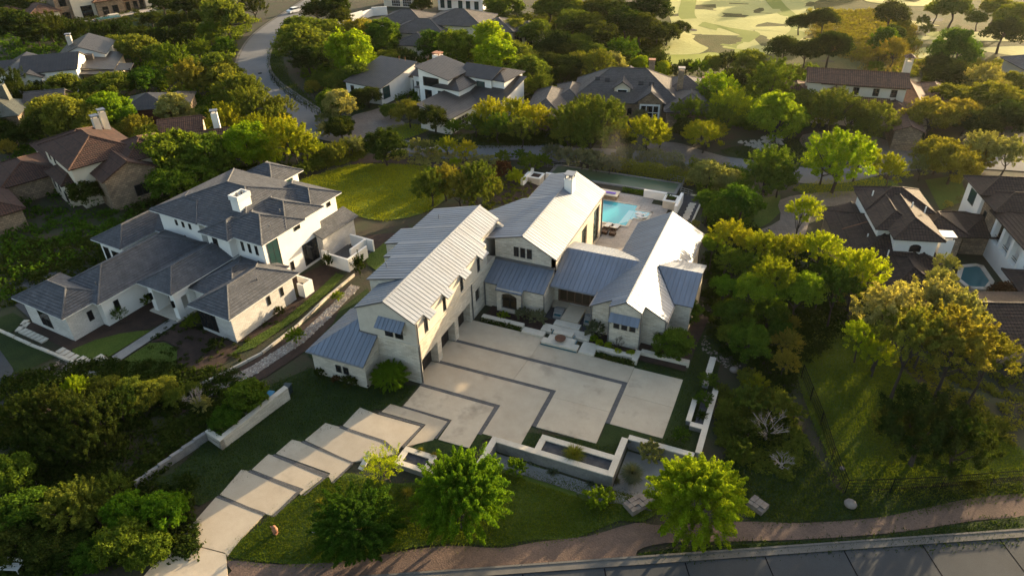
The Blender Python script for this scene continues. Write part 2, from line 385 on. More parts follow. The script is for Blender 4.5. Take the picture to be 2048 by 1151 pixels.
def roofpolys(x0, x1, y0, y1, ze, pitch, kind):
    w, d = x1 - x0, y1 - y0
    A, B, C, D = (x0, y0, ze), (x1, y0, ze), (x1, y1, ze), (x0, y1, ze)
    if kind == 'hip':
        if w >= d:
            z = ze + pitch * d / 2; e, f = (x0 + d / 2, (y0 + y1) / 2, z), (x1 - d / 2, (y0 + y1) / 2, z)
            if w - d < .2: e = f = ((x0 + x1) / 2, (y0 + y1) / 2, z); return [[A, B, e], [B, C, e], [C, D, e], [D, A, e]], z
            return [[A, B, f, e], [B, C, f], [C, D, e, f], [D, A, e]], z
        z = ze + pitch * w / 2; e, f = ((x0 + x1) / 2, y0 + w / 2, z), ((x0 + x1) / 2, y1 - w / 2, z)
        return [[A, B, e], [B, C, f, e], [C, D, f], [D, A, e, f]], z
    if kind == 'gx':
        z = ze + pitch * d / 2; e, f = (x0, (y0 + y1) / 2, z), (x1, (y0 + y1) / 2, z); return [[A, B, f, e], [C, D, e, f]], z
    if kind == 'gy':
        z = ze + pitch * w / 2; e, f = ((x0 + x1) / 2, y0, z), ((x0 + x1) / 2, y1, z); return [[B, C, f, e], [D, A, e, f]], z
    if kind == 'x+': z = ze + pitch * w; return [[A, (x1, y0, z), (x1, y1, z), D]], z
    if kind == 'x-': z = ze + pitch * w; return [[(x0, y0, z), B, C, (x0, y1, z)]], z
    if kind == 'y+': z = ze + pitch * d; return [[A, B, (x1, y1, z), (x0, y1, z)]], z
    if kind == 'y-': z = ze + pitch * d; return [[(x0, y0, z), (x1, y0, z), C, D]], z
    if kind == 'flat': return [[A, B, C, D]], ze
def block(P, x0, x1, y0, y1, ze, kind, pitch, wall, roof, oh=.5, z0=-.3, metal=False, wname='wall', fascia=None, dv=.4):
    """one wing of a house: walls, roof"""
    polys, z = roofpolys(x0 - oh, x1 + oh, y0 - oh, y1 + oh, ze - .02, pitch, kind)
    m = MB()
    t = ze - .16
    if kind in ('hip', 'flat'): m.box(x0, x1, y0, y1, z0, t + (.16 if kind == 'hip' else 0))
    elif kind == 'gx':
        zz = z - .2; m.prism([(x0, y0, z0), (x0, y1, z0), (x0, y1, t + oh * pitch), (x0, (y0 + y1) / 2, zz), (x0, y0, t + oh * pitch)], (x1 - x0, 0, 0))
    elif kind == 'gy':
        zz = z - .2; m.prism([(x0, y0, z0), (x1, y0, z0), (x1, y0, t + oh * pitch), ((x0 + x1) / 2, y0, zz), (x0, y0, t + oh * pitch)], (0, y1 - y0, 0))
    else:
        a, b = t + oh * pitch, z - oh * pitch - .2
        if kind[0] == 'x':
            l, h = (a, b) if kind == 'x+' else (b, a)
            m.prism([(x0, y0, z0), (x1, y0, z0), (x1, y0, h), (x0, y0, l)], (0, y1 - y0, 0))
        else:
            l, h = (a, b) if kind == 'y+' else (b, a)
            m.prism([(x0, y0, z0), (x0, y1, z0), (x0, y1, h), (x0, y0, l)], (x1 - x0, 0, 0))
    obj(wname, m, wall, P)
    if roof is None: return
    if metal: return metal_roof(P, polys, roof, roof, .55, panels=False, fascia=fascia)
    return tile_roof(P, polys, roof, dv)
def window(P, o, n, w, h, nx=2, nz=1, fm='frame_dark', pm='glass', fw=.07, dep=.1, name='window', pname='pane', bw=.045, sub=True):
    """o = centre of the sill line on the wall face, n = outward direction (2-D); frame with bars, glass behind"""
    n = Vector((n[0], n[1], 0)).normalized(); u = Vector((-n.y, n.x, 0)); o = Vector(o); z = Vector((0, 0, 1))
    m = MB(); a = o - u * (w / 2)
    m.obox(a, u, z, n, w, fw, dep); m.obox(a + z * (h - fw), u, z, n, w, fw, dep)
    m.obox(a + z * fw, u, z, n, fw, h - 2 * fw, dep); m.obox(a + u * (w - fw) + z * fw, u, z, n, fw, h - 2 * fw, dep)
    for i in range(1, nx): m.obox(a + u * (w * i / nx - bw / 2) + z * fw, u, z, n, bw, h - 2 * fw, dep * .8)
    for i in range(1, nz): m.obox(a + u * fw + z * (h * i / nz - bw / 2), u, z, n, w - 2 * fw, bw, dep * .75)
    f = obj(name, m, fm, P)
    g = MB(); g.obox(a + u * fw * .5 + z * fw * .5 + n * .012, u, z, n, w - fw, h - fw, .02)
    obj(pname, g, pm, f)
    return f
def wallseg(mb, p0, p1, z0, z1, t, ops=()):
    """straight wall, outer face on p0->p1 (outside on the right hand), openings (u0,u1,z0,z1)"""
    p0, p1 = Vector((*p0, 0)), Vector((*p1, 0)); d = (p1 - p0); L = d.length; d.normalize(); n = Vector((d.y, -d.x, 0)); z = Vector((0, 0, 1))
    us = sorted({0, L, *[x for o in ops for x in o[:2]]}); zs = sorted({z0, z1, *[x for o in ops for x in o[2:4]]})
    for i in range(len(us) - 1):
        for j in range(len(zs) - 1):
            um, zm = (us[i] + us[i + 1]) / 2, (zs[j] + zs[j + 1]) / 2
            if any(o[0] < um < o[1] and o[2] < zm < o[3] for o in ops): continue
            mb.obox(p0 + d * us[i] + z * zs[j] - n * t, d, z, n, us[i + 1] - us[i], zs[j + 1] - zs[j], t)
    return mb
def sheet(name, poly, mat, off=0.0, step=2.0, flat=None, parent=None, kind='structure', thick=0):
    """a ground sheet draped over the terrain"""
    bm = bmesh.new(); vs_ = [bm.verts.new((x, y, 0)) for x, y in poly]; bm.faces.new(vs_); bm.normal_update()
    bmesh.ops.triangulate(bm, faces=bm.faces)
    if flat is None:
        for ax in (0, 1):
            lo, hi = min(p[ax] for p in poly), max(p[ax] for p in poly); k = math.floor(lo / step) + 1
            while k * step < hi:
                no = (1, 0, 0) if ax == 0 else (0, 1, 0)
                bmesh.ops.bisect_plane(bm, geom=bm.verts[:] + bm.edges[:] + bm.faces[:], plane_co=(k * step, k * step, 0), plane_no=no)
                k += 1
        for v in bm.verts: v.co.z = terr(v.co.x, v.co.y) + off
    else:
        for v in bm.verts: v.co.z = flat + off
    for f in bm.faces:
        if f.normal.z < 0: f.normal_flip()
    if thick:
        r = bmesh.ops.extrude_face_region(bm, geom=bm.faces[:])
        for v in [g for g in r['geom'] if isinstance(g, bmesh.types.BMVert)]: v.co.z -= thick
    bm.normal_update(); bmesh.ops.recalc_face_normals(bm, faces=bm.faces) if thick else None
    uv = bm.loops.layers.uv.new('UVMap')
    for f in bm.faces:
        if not thick and f.normal.z < 0: f.normal_flip()
        for l in f.loops: l[uv].uv = (l.vert.co.x, l.vert.co.y)
    me = bpy.data.meshes.new(name); bm.to_mesh(me); bm.free(); me.materials.append(MATS[mat])
    o = bpy.data.objects.new(name, me); COL.objects.link(o)
    if parent: o.parent = parent
    elif kind: o['kind'] = kind
    return o
def smooth_poly(pts, n=4, closed=True):
    """Catmull-Rom through the points"""
    out = []; k = len(pts)
    for i in range(k if closed else k - 1):
        g = lambda j: pts[j % k] if closed else pts[max(0, min(k - 1, j))]
        p0, p1, p2, p3 = g(i - 1), g(i), g(i + 1), g(i + 2)
        for j in range(n):
            t = j / n
            out.append(tuple(.5 * (2 * p1[a] + (p2[a] - p0[a]) * t + (2 * p0[a] - 5 * p1[a] + 4 * p2[a] - p3[a]) * t * t + (3 * p1[a] - p0[a] - 3 * p2[a] + p3[a]) * t ** 3) for a in (0, 1)))
    if not closed: out.append(tuple(pts[-1][:2]))
    return out
def offset_line(pts, d):
    out = []
    for i in range(len(pts)):
        a, b = pts[max(0, i - 1)], pts[min(len(pts) - 1, i + 1)]
        l = math.hypot(b[0] - a[0], b[1] - a[1]) or 1
        out.append((pts[i][0] - (b[1] - a[1]) / l * d, pts[i][1] + (b[0] - a[0]) / l * d))
    return out
def ribbon(name, pts, mat, w0, w1, off, z=None, h=0, step=2, parent=None):
    """strip between two offsets of a line; with h a solid kerb"""
    a, b = offset_line(pts, w0), offset_line(pts, w1); mb = MB()
    for i in range(len(pts) - 1):
        q = [a[i], a[i + 1], b[i + 1], b[i]]
        t = [(x, y, (terr(x, y) if z is None else z) + off + h) for x, y in q]
        if h: mb.add(t + [(x, y, zz - h - .3) for x, y, zz in t], [(0, 1, 2, 3), (0, 4, 5, 1), (3, 2, 6, 7)])
        else: mb.add(t, [(0, 1, 2, 3)])
    o = obj(name, mb, mat, parent)
    if not parent: o['kind'] = 'structure'
    return o

# ------------------------------------------------------------------ ground
def grid_lines(spec):
    out = []
    for a, b, st in spec:
        k = int(round((b - a) / st)); out += [a + (b - a) * i / k for i in range(k)]
    return out + [spec[-1][1]]
gx = grid_lines([(-700, -200, 50), (-200, -60, 7), (-60, -16, 1.5), (-16, 30, .5), (30, 70, 1.5), (70, 200, 6), (200, 800, 50)])
gy = grid_lines([(-300, -50, 25), (-50, -26, 2), (-26, 24, .5), (24, 60, 1.5), (60, 240, 6), (240, 1000, 50)])
mb = MB(); nx_ = len(gx)
mb.v = [(x, y, terr(x, y) - .07) for y in gy for x in gx]
mb.f = [(j * nx_ + i, j * nx_ + i + 1, (j + 1) * nx_ + i + 1, (j + 1) * nx_ + i) for j in range(len(gy) - 1) for i in range(nx_ - 1)]
gr = obj('ground', mb, 'soil', smooth=True); gr['kind'] = 'structure'

# lawns, beds, paths (sheets a few mm to cm above the soil)
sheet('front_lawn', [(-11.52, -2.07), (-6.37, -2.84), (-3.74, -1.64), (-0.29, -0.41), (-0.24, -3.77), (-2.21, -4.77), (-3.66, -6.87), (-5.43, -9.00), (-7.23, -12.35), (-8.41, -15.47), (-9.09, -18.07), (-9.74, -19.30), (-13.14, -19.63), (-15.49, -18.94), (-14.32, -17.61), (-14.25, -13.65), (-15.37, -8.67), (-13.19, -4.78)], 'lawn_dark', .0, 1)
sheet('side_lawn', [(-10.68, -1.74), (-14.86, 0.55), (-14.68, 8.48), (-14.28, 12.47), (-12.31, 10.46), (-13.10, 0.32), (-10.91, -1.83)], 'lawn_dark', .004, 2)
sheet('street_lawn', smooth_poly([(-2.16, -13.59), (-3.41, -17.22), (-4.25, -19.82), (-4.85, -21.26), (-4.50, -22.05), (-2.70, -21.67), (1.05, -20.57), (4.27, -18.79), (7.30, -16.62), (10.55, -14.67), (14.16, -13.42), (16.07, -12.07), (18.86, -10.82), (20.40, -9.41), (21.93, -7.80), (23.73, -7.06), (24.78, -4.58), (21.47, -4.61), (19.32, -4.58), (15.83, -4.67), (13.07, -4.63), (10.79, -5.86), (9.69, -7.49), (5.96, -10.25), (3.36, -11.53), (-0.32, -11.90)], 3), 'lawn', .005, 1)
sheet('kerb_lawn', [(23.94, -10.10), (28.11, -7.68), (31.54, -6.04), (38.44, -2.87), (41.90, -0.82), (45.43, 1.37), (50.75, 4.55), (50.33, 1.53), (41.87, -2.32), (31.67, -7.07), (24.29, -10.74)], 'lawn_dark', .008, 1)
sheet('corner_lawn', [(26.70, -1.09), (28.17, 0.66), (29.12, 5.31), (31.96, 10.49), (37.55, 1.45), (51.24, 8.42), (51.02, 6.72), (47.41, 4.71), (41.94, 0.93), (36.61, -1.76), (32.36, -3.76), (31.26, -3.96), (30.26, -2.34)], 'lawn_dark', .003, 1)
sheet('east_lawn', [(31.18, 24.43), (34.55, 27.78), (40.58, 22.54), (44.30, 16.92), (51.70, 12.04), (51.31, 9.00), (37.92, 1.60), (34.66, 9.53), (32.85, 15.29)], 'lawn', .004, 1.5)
sheet('court_lawn', [(9.5, -4.0), (20.0, -4.0), (20.0, .4), (26, .4), (26, 20), (23.4, 20), (23.2, 11.2), (18, 11.2), (18, -1), (8, -3)], 'lawn_dark', -.02, 1, flat=0)
sheet('planter_lawn', [(8.6, -4.6), (9.3, -4.0), (9.6, -3), (4.5, -3), (3.2, -7.8), (5.9, -7.8), (8.8, -7.5)], 'lawn_dark', .01, .7)
sheet('path', smooth_poly([(-8.86, -26.08), (-3.34, -23.36), (-4.21, -22.38), (-0.34, -21.14), (4.32, -18.86), (7.39, -16.77), (10.65, -14.87), (14.25, -13.61), (16.84, -11.94), (20.18, -9.99), (23.07, -7.58), (25.27, -6.92), (31.27, -4.06), (34.85, -2.73), (40.16, -0.05), (43.75, 2.43), (47.43, 4.98), (51.48, 7.01), (51.19, 4.84), (47.23, 2.61), (43.66, 0.35), (40.16, -1.68), (34.97, -4.29), (29.78, -6.61), (25.63, -8.46), (23.88, -9.89), (23.95, -10.88), (20.99, -12.46), (16.69, -14.59), (10.22, -18.01), (2.26, -22.16), (-8.37, -26.54)], 3), 'path_gravel', .014, 1)
SD = (.891, .454)                      # direction of the street
def st(a, s): return (a * .891 + s * .454, a * .454 - s * .891)
sheet('street', [st(-80, 20.9), st(140, 20.9), st(140, 30), st(-80, 30)], 'street', .02, 6)
mb = MB(); kl = [st(a, 20.2) for a in range(-70, 140, 2)]
ribbon('kerb', kl, 'kerb', -.72, 0.0, .10, h=0)
rk = MB()
for a in range(-70, 130, 2):
    p0, p1 = st(a + .015, 20.2), st(a + 1.985, 20.2); q0, q1 = st(a + .015, 20.36), st(a + 1.985, 20.36)
    z = terr(*p0) + .02
    rk.add([(p0[0], p0[1], z - .1), (p1[0], p1[1], z - .1), (q1[0], q1[1], z - .1), (q0[0], q0[1], z - .1), (p0[0], p0[1], z + .13), (p1[0], p1[1], z + .13), (q1[0], q1[1], z + .13), (q0[0], q0[1], z + .13)], [(4, 5, 6, 7), (0, 1, 5, 4), (1, 2, 6, 5), (2, 3, 7, 6), (3, 0, 4, 7)])
obj('kerb_stone', rk, 'kerb')['kind'] = 'structure'
jm = MB()
for a in range(-60, 130, 6):
    p0, p1 = st(a + 2.0, 20.95), st(a + 2.0, 29.5); z = -.75 + .026
    jm.add([(p0[0], p0[1], z), (p0[0] + .08, p0[1] + .04, z), (p1[0] + .08, p1[1] + .04, z), (p1[0], p1[1], z)], [(0, 1, 2, 3)])
obj('street_joint', jm, 'iron')['kind'] = 'structure'

# back garden and the ground between the houses
sheet('back_lawn', smooth_poly([(-40.88, 34.43), (-38.70, 38.15), (-36.23, 42.08), (-31.54, 44.25), (-24.57, 46.43), (-21.82, 43.00), (-17.37, 39.39), (-17.19, 32.92), (-22.45, 28.15), (-29.44, 28.72), (-37.68, 31.63)], 4), 'lawn_gold', .01, 3)
sheet('garden_bed', smooth_poly([(-36.83, 42.28), (-34.84, 48.05), (-27.31, 49.72), (-17.55, 50.10), (-12.99, 47.70), (-11.15, 41.74), (-22.00, 43.33), (-31.10, 45.05)], 3), 'mulch', .02, 3)
sheet('garden_bed', [(-21.71, 23.88), (-18.57, 25.72), (-18.03, 28.09), (-15.44, 25.64), (-15.83, 20.01), (-17.30, 17.10), (-19.31, 17.88)], 'mulch', .02, 3)
sheet('garden_lawn', [(-19.82, 20.37), (-18.81, 24.20), (-17.40, 23.79), (-13.94, 19.28), (-14.70, 15.87), (-17.30, 17.10)], 'lawn', .035, 3)
sheet('garden_bed', [(-10.5, 38), (-6, 38), (-6, 50), (-10.5, 50)], 'mulch', .02, 3)
# winding road behind, cross street
rd = smooth_poly([(-122.81, 152.71), (-117.84, 138.80), (-114.60, 129.27), (-109.87, 115.50), (-103.66, 101.80), (-94.87, 88.15), (-86.35, 77.90), (-78.09, 70.94), (-70.49, 66.03), (-62.95, 61.42), (-56.45, 57.59), (-49.42, 53.10)], 5, False)
a, b = offset_line(rd, 3.4), offset_line(rd, -3.4)
sheet('winding_road', a + b[::-1], 'road', .03, 8)
ribbon('road_kerb', a, 'kerb', 0, .5, .12, h=0); ribbon('road_kerb', b, 'kerb', -.5, 0, .12, h=0)
cr = smooth_poly([(-50.27, 52.79), (-36.85, 51.25), (-28.34, 51.59), (-19.30, 53.81), (-11.61, 56.66), (-2.60, 60.54), (6.92, 62.33), (16.11, 64.25), (22.23, 64.46), (32.44, 64.90), (40.77, 72.41), (50.82, 78.12), (64.58, 80.95)], 4, False)
a, b = offset_line(cr, 3.0), offset_line(cr, -3.0)
sheet('cross_road', a + b[::-1], 'road', .034, 8)
sheet('verge', smooth_poly([(-95.28, 94.08), (-96.95, 98.41), (-86.35, 87.95), (-77.59, 78.59), (-68.36, 70.85), (-58.39, 63.97), (-50.04, 60.20), (-46.90, 57.19), (-52.35, 57.95), (-61.18, 62.97), (-68.76, 67.31), (-77.89, 73.93), (-87.00, 83.42)], 3), 'lawn_dark', .02, 6)
sheet('neighbour_drive', smooth_poly([(-49.15, 60.52), (-47.57, 64.85), (-44.69, 71.05), (-41.37, 69.17), (-40.33, 63.71), (-37.46, 60.63), (-39.29, 56.80), (-38.80, 51.97), (-44.91, 52.70)], 3), 'herringbone', .04, 6)
sheet('neighbour_lawn', smooth_poly([(-40.62, 58.95), (-37.29, 61.23), (-33.80, 61.43), (-32.18, 59.40), (-34.57, 54.02), (-38.05, 53.97)], 3), 'lawn_gold', .03, 5)
sheet('neighbour_lawn', [(-31.48, 58.13), (-19.57, 62.49), (-9.27, 64.54), (-6.66, 62.25), (-19.94, 55.16), (-28.62, 53.81)], 'lawn_dark', .03, 5)
sheet('neighbour_lawn', [(-54.01, 67.72), (-47.93, 68.96), (-43.19, 68.52), (-46.76, 57.78)], 'lawn_dark', .028, 5)
sheet('neighbour_drive', smooth_poly([(4.71, 67.82), (9.15, 70.64), (13.68, 68.82), (18.83, 66.76), (16.95, 63.93), (9.91, 63.44)], 3), 'herringbone', .045, 6)
sheet('neighbour_lawn', smooth_poly([(16.73, 69.95), (23.94, 76.08), (29.95, 80.39), (31.84, 75.54), (29.24, 69.15), (21.89, 67.04)], 3), 'lawn_dark', .03, 6)
sheet('neighbour_drive', smooth_poly([(28.69, 81.07), (36.04, 85.22), (41.52, 83.11), (47.25, 76.87), (40.77, 72.41), (37.77, 79.77), (30.34, 74.99)], 3), 'herringbone', .042, 6)
sheet('neighbour_lawn', [(41.51, 84.17), (48.48, 89.69), (51.06, 82.16), (47.97, 77.11)], 'lawn_dark', .03, 6)
sheet('neighbour_lawn', smooth_poly([(29.31, 59.39), (33.21, 63.65), (40.75, 67.44), (43.39, 63.80), (36.79, 59.54), (32.93, 56.35)], 3), 'lawn', .03, 6)
sheet('neighbour_drive', smooth_poly([(27.70, 54.36), (32.78, 58.90), (38.75, 61.16), (38.16, 56.65), (33.07, 53.89), (32.05, 49.52), (31.25, 43.33), (26.67, 40.18), (25.14, 42.40), (28.32, 48.10)], 3), 'herringbone', .045, 4)
sheet('neighbour_lawn', [(23.32, 46.18), (23.76, 52.87), (27.53, 56.03), (28.33, 51.27), (27.15, 46.88), (24.53, 42.17)], 'lawn', .03, 4)
sheet('neighbour_lawn', [(46.87, 68.79), (51.77, 72.54), (51.98, 63.58), (48.25, 58.86)], 'lawn', .03, 6)
sheet('neighbour_lawn', smooth_poly([(-164.24, 111.35), (-166.65, 124.94), (-153.52, 136.78), (-131.67, 115.23), (-132.99, 98.03), (-145.97, 98.33)], 3), 'lawn_dark', .03, 8)
sheet('neighbour_lawn', [(-88.65, 61.94), (-81.83, 61.00), (-73.79, 51.60), (-78.45, 51.36)], 'lawn', .03, 6)
# golf course
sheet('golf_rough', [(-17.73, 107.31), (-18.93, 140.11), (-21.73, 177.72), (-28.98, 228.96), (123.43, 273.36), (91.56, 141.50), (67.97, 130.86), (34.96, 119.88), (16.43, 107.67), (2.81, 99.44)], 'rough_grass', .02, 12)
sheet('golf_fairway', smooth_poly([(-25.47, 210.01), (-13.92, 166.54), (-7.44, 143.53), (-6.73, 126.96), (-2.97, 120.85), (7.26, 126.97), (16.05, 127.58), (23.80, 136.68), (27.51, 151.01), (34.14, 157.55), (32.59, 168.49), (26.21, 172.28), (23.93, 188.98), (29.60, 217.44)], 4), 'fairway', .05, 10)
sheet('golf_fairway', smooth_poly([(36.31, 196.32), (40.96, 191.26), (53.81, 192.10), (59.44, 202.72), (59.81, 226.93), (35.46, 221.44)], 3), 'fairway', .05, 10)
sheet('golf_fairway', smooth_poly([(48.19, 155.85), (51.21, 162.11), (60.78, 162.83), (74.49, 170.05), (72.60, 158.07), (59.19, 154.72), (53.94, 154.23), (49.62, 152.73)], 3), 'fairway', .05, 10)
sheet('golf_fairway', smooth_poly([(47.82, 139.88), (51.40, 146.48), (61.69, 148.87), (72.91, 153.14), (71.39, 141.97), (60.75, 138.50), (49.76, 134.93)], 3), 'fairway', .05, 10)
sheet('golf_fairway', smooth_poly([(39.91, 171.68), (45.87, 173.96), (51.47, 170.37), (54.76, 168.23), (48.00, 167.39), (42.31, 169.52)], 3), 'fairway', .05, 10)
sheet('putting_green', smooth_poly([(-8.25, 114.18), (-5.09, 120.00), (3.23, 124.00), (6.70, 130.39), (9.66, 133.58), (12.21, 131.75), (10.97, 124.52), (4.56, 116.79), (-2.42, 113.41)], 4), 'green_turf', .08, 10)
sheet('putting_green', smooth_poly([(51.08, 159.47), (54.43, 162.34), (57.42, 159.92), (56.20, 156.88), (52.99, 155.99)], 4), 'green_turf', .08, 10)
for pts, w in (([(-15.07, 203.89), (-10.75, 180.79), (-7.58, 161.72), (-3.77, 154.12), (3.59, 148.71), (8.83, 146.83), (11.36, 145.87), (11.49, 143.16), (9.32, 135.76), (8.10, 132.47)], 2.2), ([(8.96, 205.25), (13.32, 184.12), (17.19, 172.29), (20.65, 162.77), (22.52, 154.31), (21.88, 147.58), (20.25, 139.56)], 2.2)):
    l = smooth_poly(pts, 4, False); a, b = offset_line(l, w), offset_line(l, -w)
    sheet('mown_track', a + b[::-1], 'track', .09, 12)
for pts in ([(3.47, 145.92), (6.94, 144.96), (5.28, 142.53)], [(-5.73, 147.63), (-1.79, 145.77), (-1.84, 144.12), (-4.49, 144.66)], [(6.44, 135.38), (8.20, 136.92), (7.92, 133.58)]):
    sheet('sand_bunker', smooth_poly(pts, 4), 'soil', .09, 10)

# ------------------------------------------------------------------ forecourt and driveway: slabs and paver bands
drv = thing('driveway', 'stepped pale concrete forecourt and drive with dark paver bands', 'driveway')
def slabp(poly, z=.0, name='slab', mat='concrete', t=.12, drape=False):
    p = [(x, y, (terr(x, y) if drape else 0) + z) for x, y in poly]
    if not drape: obj(name, MB().prism(p, (0, 0, -t)), mat, drv); return
    sheet(name, poly, mat, z, .6, parent=drv, thick=.16)
g = .012; bwd = .42
slabp([(-.8, 7.45 + g), (8.25, 7.45 + g), (8.25, 11.15), (0, 11.15), (-.8, 11.0)], .02)
slabp([(8.25 + 2 * g, 7.45 + g), (18.28, 7.45 + g), (18.28, 9.95), (13.85, 10.0), (8.25 + 2 * g, 10.05)], .02)
slabp([(18.3 + g, 5.66 + g), (23.1, 5.62 + g), (23.1, 9.8), (18.3 + g, 9.8)], .02)
slabp([(18.3 + g, 1.46), (23.06, 1.45), (23.1, 5.62 - g), (18.3 + g, 5.66 - g)], .02)
slabp([(-.8, 3.73 + g), (7.95, 3.78 + g), (8.1, 7.03 - g), (-.8, 7.03 - g)], .02)
slabp([(7.97 + g, 3.78 + g), (12.33 + g, 3.82 + g), (12.33 + g, 2.86 + g), (17.88 - g, 2.9 + g), (17.88 - g, 7.0 - g), (8.12 + g, 7.03 - g)], .02)
slabp([(12.33 + g, -1.36), (17.9, -1.29), (17.88 - g, 2.9 - g), (12.33 + g, 2.86 - g)], .02)
slabp([(-.8, g), (8.24 + g, g), (8.24 + g, -3.9), (11.9, -3.9), (11.9 - g, 3.4 - g), (-.8, 3.31 - g)], .02)
slabp([(.0, -3.42), (4.95 + g, -3.40), (4.95 + g, -6.0), (7.9, -5.9), (7.82 - g, -.42 - g), (.0, -.42 - g)], .02)
bands = [[(-.3, 7.03), (17.88, 7.0), (17.9, 1.42), (18.31, 1.46), (18.3, 7.45), (-.3, 7.45)], [(-.3, 3.31), (11.9, 3.4), (11.92, -1.36), (12.33, -1.36), (12.33, 3.82), (-.3, 3.73)],
         [(-.1, -.42), (7.82, -.42), (7.85, -4.1), (8.24, -4.1), (8.24, 0), (-.1, 0)]]
for p in bands: slabp(p, .016, 'paver_band', 'paver')
for p in ([(-0.04, -3.47), (4.92, -3.49), (4.79, -6.01), (4.59, -6.03), (4.71, -3.68), (-0.11, -3.72)], [(-1.66, -5.01), (2.96, -4.92), (2.60, -7.90), (2.36, -7.93), (2.75, -5.14), (-1.73, -5.29)]): slabp(p, .075, 'paver_band', 'paver', drape=True)
slabp([(.0, -.44), (-.1, -3.4), (0, -3.4)], .02)
slabp([(-1.54, -4.90), (-1.31, -3.69), (-0.23, -3.70), (4.70, -3.76), (4.55, -6.23), (2.70, -7.74), (3.08, -4.81)], .065, drape=True)
slabp([(-3.87, -7.68), (-3.71, -5.16), (-1.69, -5.34), (2.74, -5.21), (2.27, -8.03), (2.27, -8.62)], .065, drape=True)
slabp([(-6.05, -10.37), (-5.53, -8.01), (-4.02, -7.93), (0.66, -7.87), (2.31, -8.78), (1.21, -9.61), (-0.82, -10.91)], .065, drape=True)
slabp([(-7.49, -12.57), (-7.15, -10.74), (-6.16, -10.66), (-0.73, -11.05), (-1.21, -13.31), (-1.84, -12.84), (-1.83, -12.56)], .065, drape=True)
slabp([(-8.26, -14.77), (-8.05, -12.87), (-7.55, -12.83), (-1.74, -12.91), (-2.15, -13.25), (-2.75, -15.37), (-3.06, -15.22), (-2.94, -14.85)], .065, drape=True)
slabp([(-8.96, -17.86), (-9.08, -15.13), (-8.39, -15.00), (-2.99, -14.98), (-3.22, -15.67), (-3.71, -17.90), (-4.42, -17.94)], .065, drape=True)
slabp([(-9.09, -18.18), (-8.72, -18.14), (-4.33, -18.11), (-4.51, -20.65), (-4.44, -22.11), (-4.83, -21.95), (-8.93, -22.52)], .065, drape=True)
slabp([(-8.90, -22.60), (-4.67, -22.02), (-3.02, -23.68), (-9.03, -26.15), (-9.09, -24.17)], .065, drape=True)
for p in ([(-3.99, -7.79), (-4.03, -8.07), (0.50, -8.11), (2.34, -8.83), (2.43, -8.56), (0.63, -7.82)], [(-6.14, -10.50), (-6.21, -10.74), (-0.73, -11.05), (-1.15, -13.39), (-0.95, -13.32), (-0.59, -10.88)], [(-7.56, -12.68), (-7.59, -12.91), (-2.06, -13.16), (-2.61, -15.36), (-2.42, -15.28), (-1.78, -12.70)], [(-8.37, -14.88), (-8.39, -15.12), (-3.28, -15.20), (-3.64, -17.98), (-3.42, -17.89), (-2.90, -14.77)], [(-9.04, -18.00), (-9.06, -18.22), (-4.30, -18.15), (-4.27, -17.88)]):
    slabp(p, .08, 'paver_band', 'paver', drape=True)

# ------------------------------------------------------------------ the stone and metal house in the middle
H = thing('stone_house', 'long limestone house with pale standing seam metal roofs around a pool court', 'house')
# garage wing --------------------------------------------------
w = MB(); wallseg(w, (0, 0.02), (0, 17.4), -.2, 4.6, .85, [(.2, 3.45, -.2, 2.55), (4.25, 7.15, -.2, 2.55), (7.95, 10.7, -.2, 2.55), (12.15, 13.35, 1.5, 3.1)])
obj('wall', w, 'stone', H)
w = MB(); wallseg(w, (-.07, .02), (-.07, 15.5), 4.6, 7.0, .35, [(1.5, 2.25, 4.8, 6.55), (5.25, 5.95, 4.8, 6.55), (9.05, 9.75, 4.8, 6.55), (13.05, 13.8, 4.8, 6.55)])
obj('wall', w, 'stucco_grey', H)
obj('wall', MB().box(-1.4, -1.0, 15.5, 20.3, 3, 7.3), 'stucco_grey', H)
obj('ledge', MB().box(-.07, .07, .02, 17.4, 4.53, 4.66), 'limestone', H)
for y in (1.875, 5.6, 9.4, 13.42):
    window(H, (-.2, y, 4.8), (1, 0), .72, 1.75, 1, 2, dep=.06)
window(H, (-.25, 12.75, 1.5), (1, 0), 1.2, 1.6, 2, 3, dep=.06)
for y0, y1 in ((.2, 3.45), (4.25, 7.15), (7.95, 10.7)):
    d = obj('garage_door', MB().box(-.92, -.84, y0, y1, -.1, 2.6), 'door_dark', H)
    for k in range(4):
        b = MB()
        for c in range(4):
            yy = y0 + .12 + (y1 - y0 - .24) * c / 4; b.box(-.842, -.815, yy + .05, yy + (y1 - y0 - .24) / 4 - .05, .06 + k * .62, .06 + k * .62 + .52)
        obj('door_panel', b, 'door_dark', d)
# front gable: rough stone below, smooth render above
w = MB().prism([(-6.45, 0, -.2), (0, 0, -.2), (0, 0, 4.45), (-6.45, 0, 4.45)], (0, .4, 0)); obj('wall', w, 'stone', H)
w = MB().prism([(-6.38, .05, 4.45), (-.02, .05, 4.45), (-.02, .05, 6.95), (-3.2, .05, 8.66), (-6.38, .05, 7.26)], (0, .4, 0)); obj('wall', w, 'stucco_grey', H)
obj('ledge', MB().box(-6.46, .05, -.03, .06, 4.38, 4.5), 'limestone', H)
w = MB()
for xl, ya, yb in ((-6.38, .3, 4.2), (-7.6, 4.3, 8.8), (-8.7, 8.8, 11.95), (-10.5, 11.95, 15.55), (-9.1, 15.55, 20.45)):
    s_ = .44 if ya < 4 else .25; zl = 8.8 + s_ * (xl + 3.2) - .16
    w = MB().prism([(xl, ya, -.2), (-3, ya, -.2), (-3, ya, 8.6), (xl, ya, zl)], (0, yb - ya, 0)); obj('wall', w, 'stone' if ya > 4 else 'stucco_grey', H)
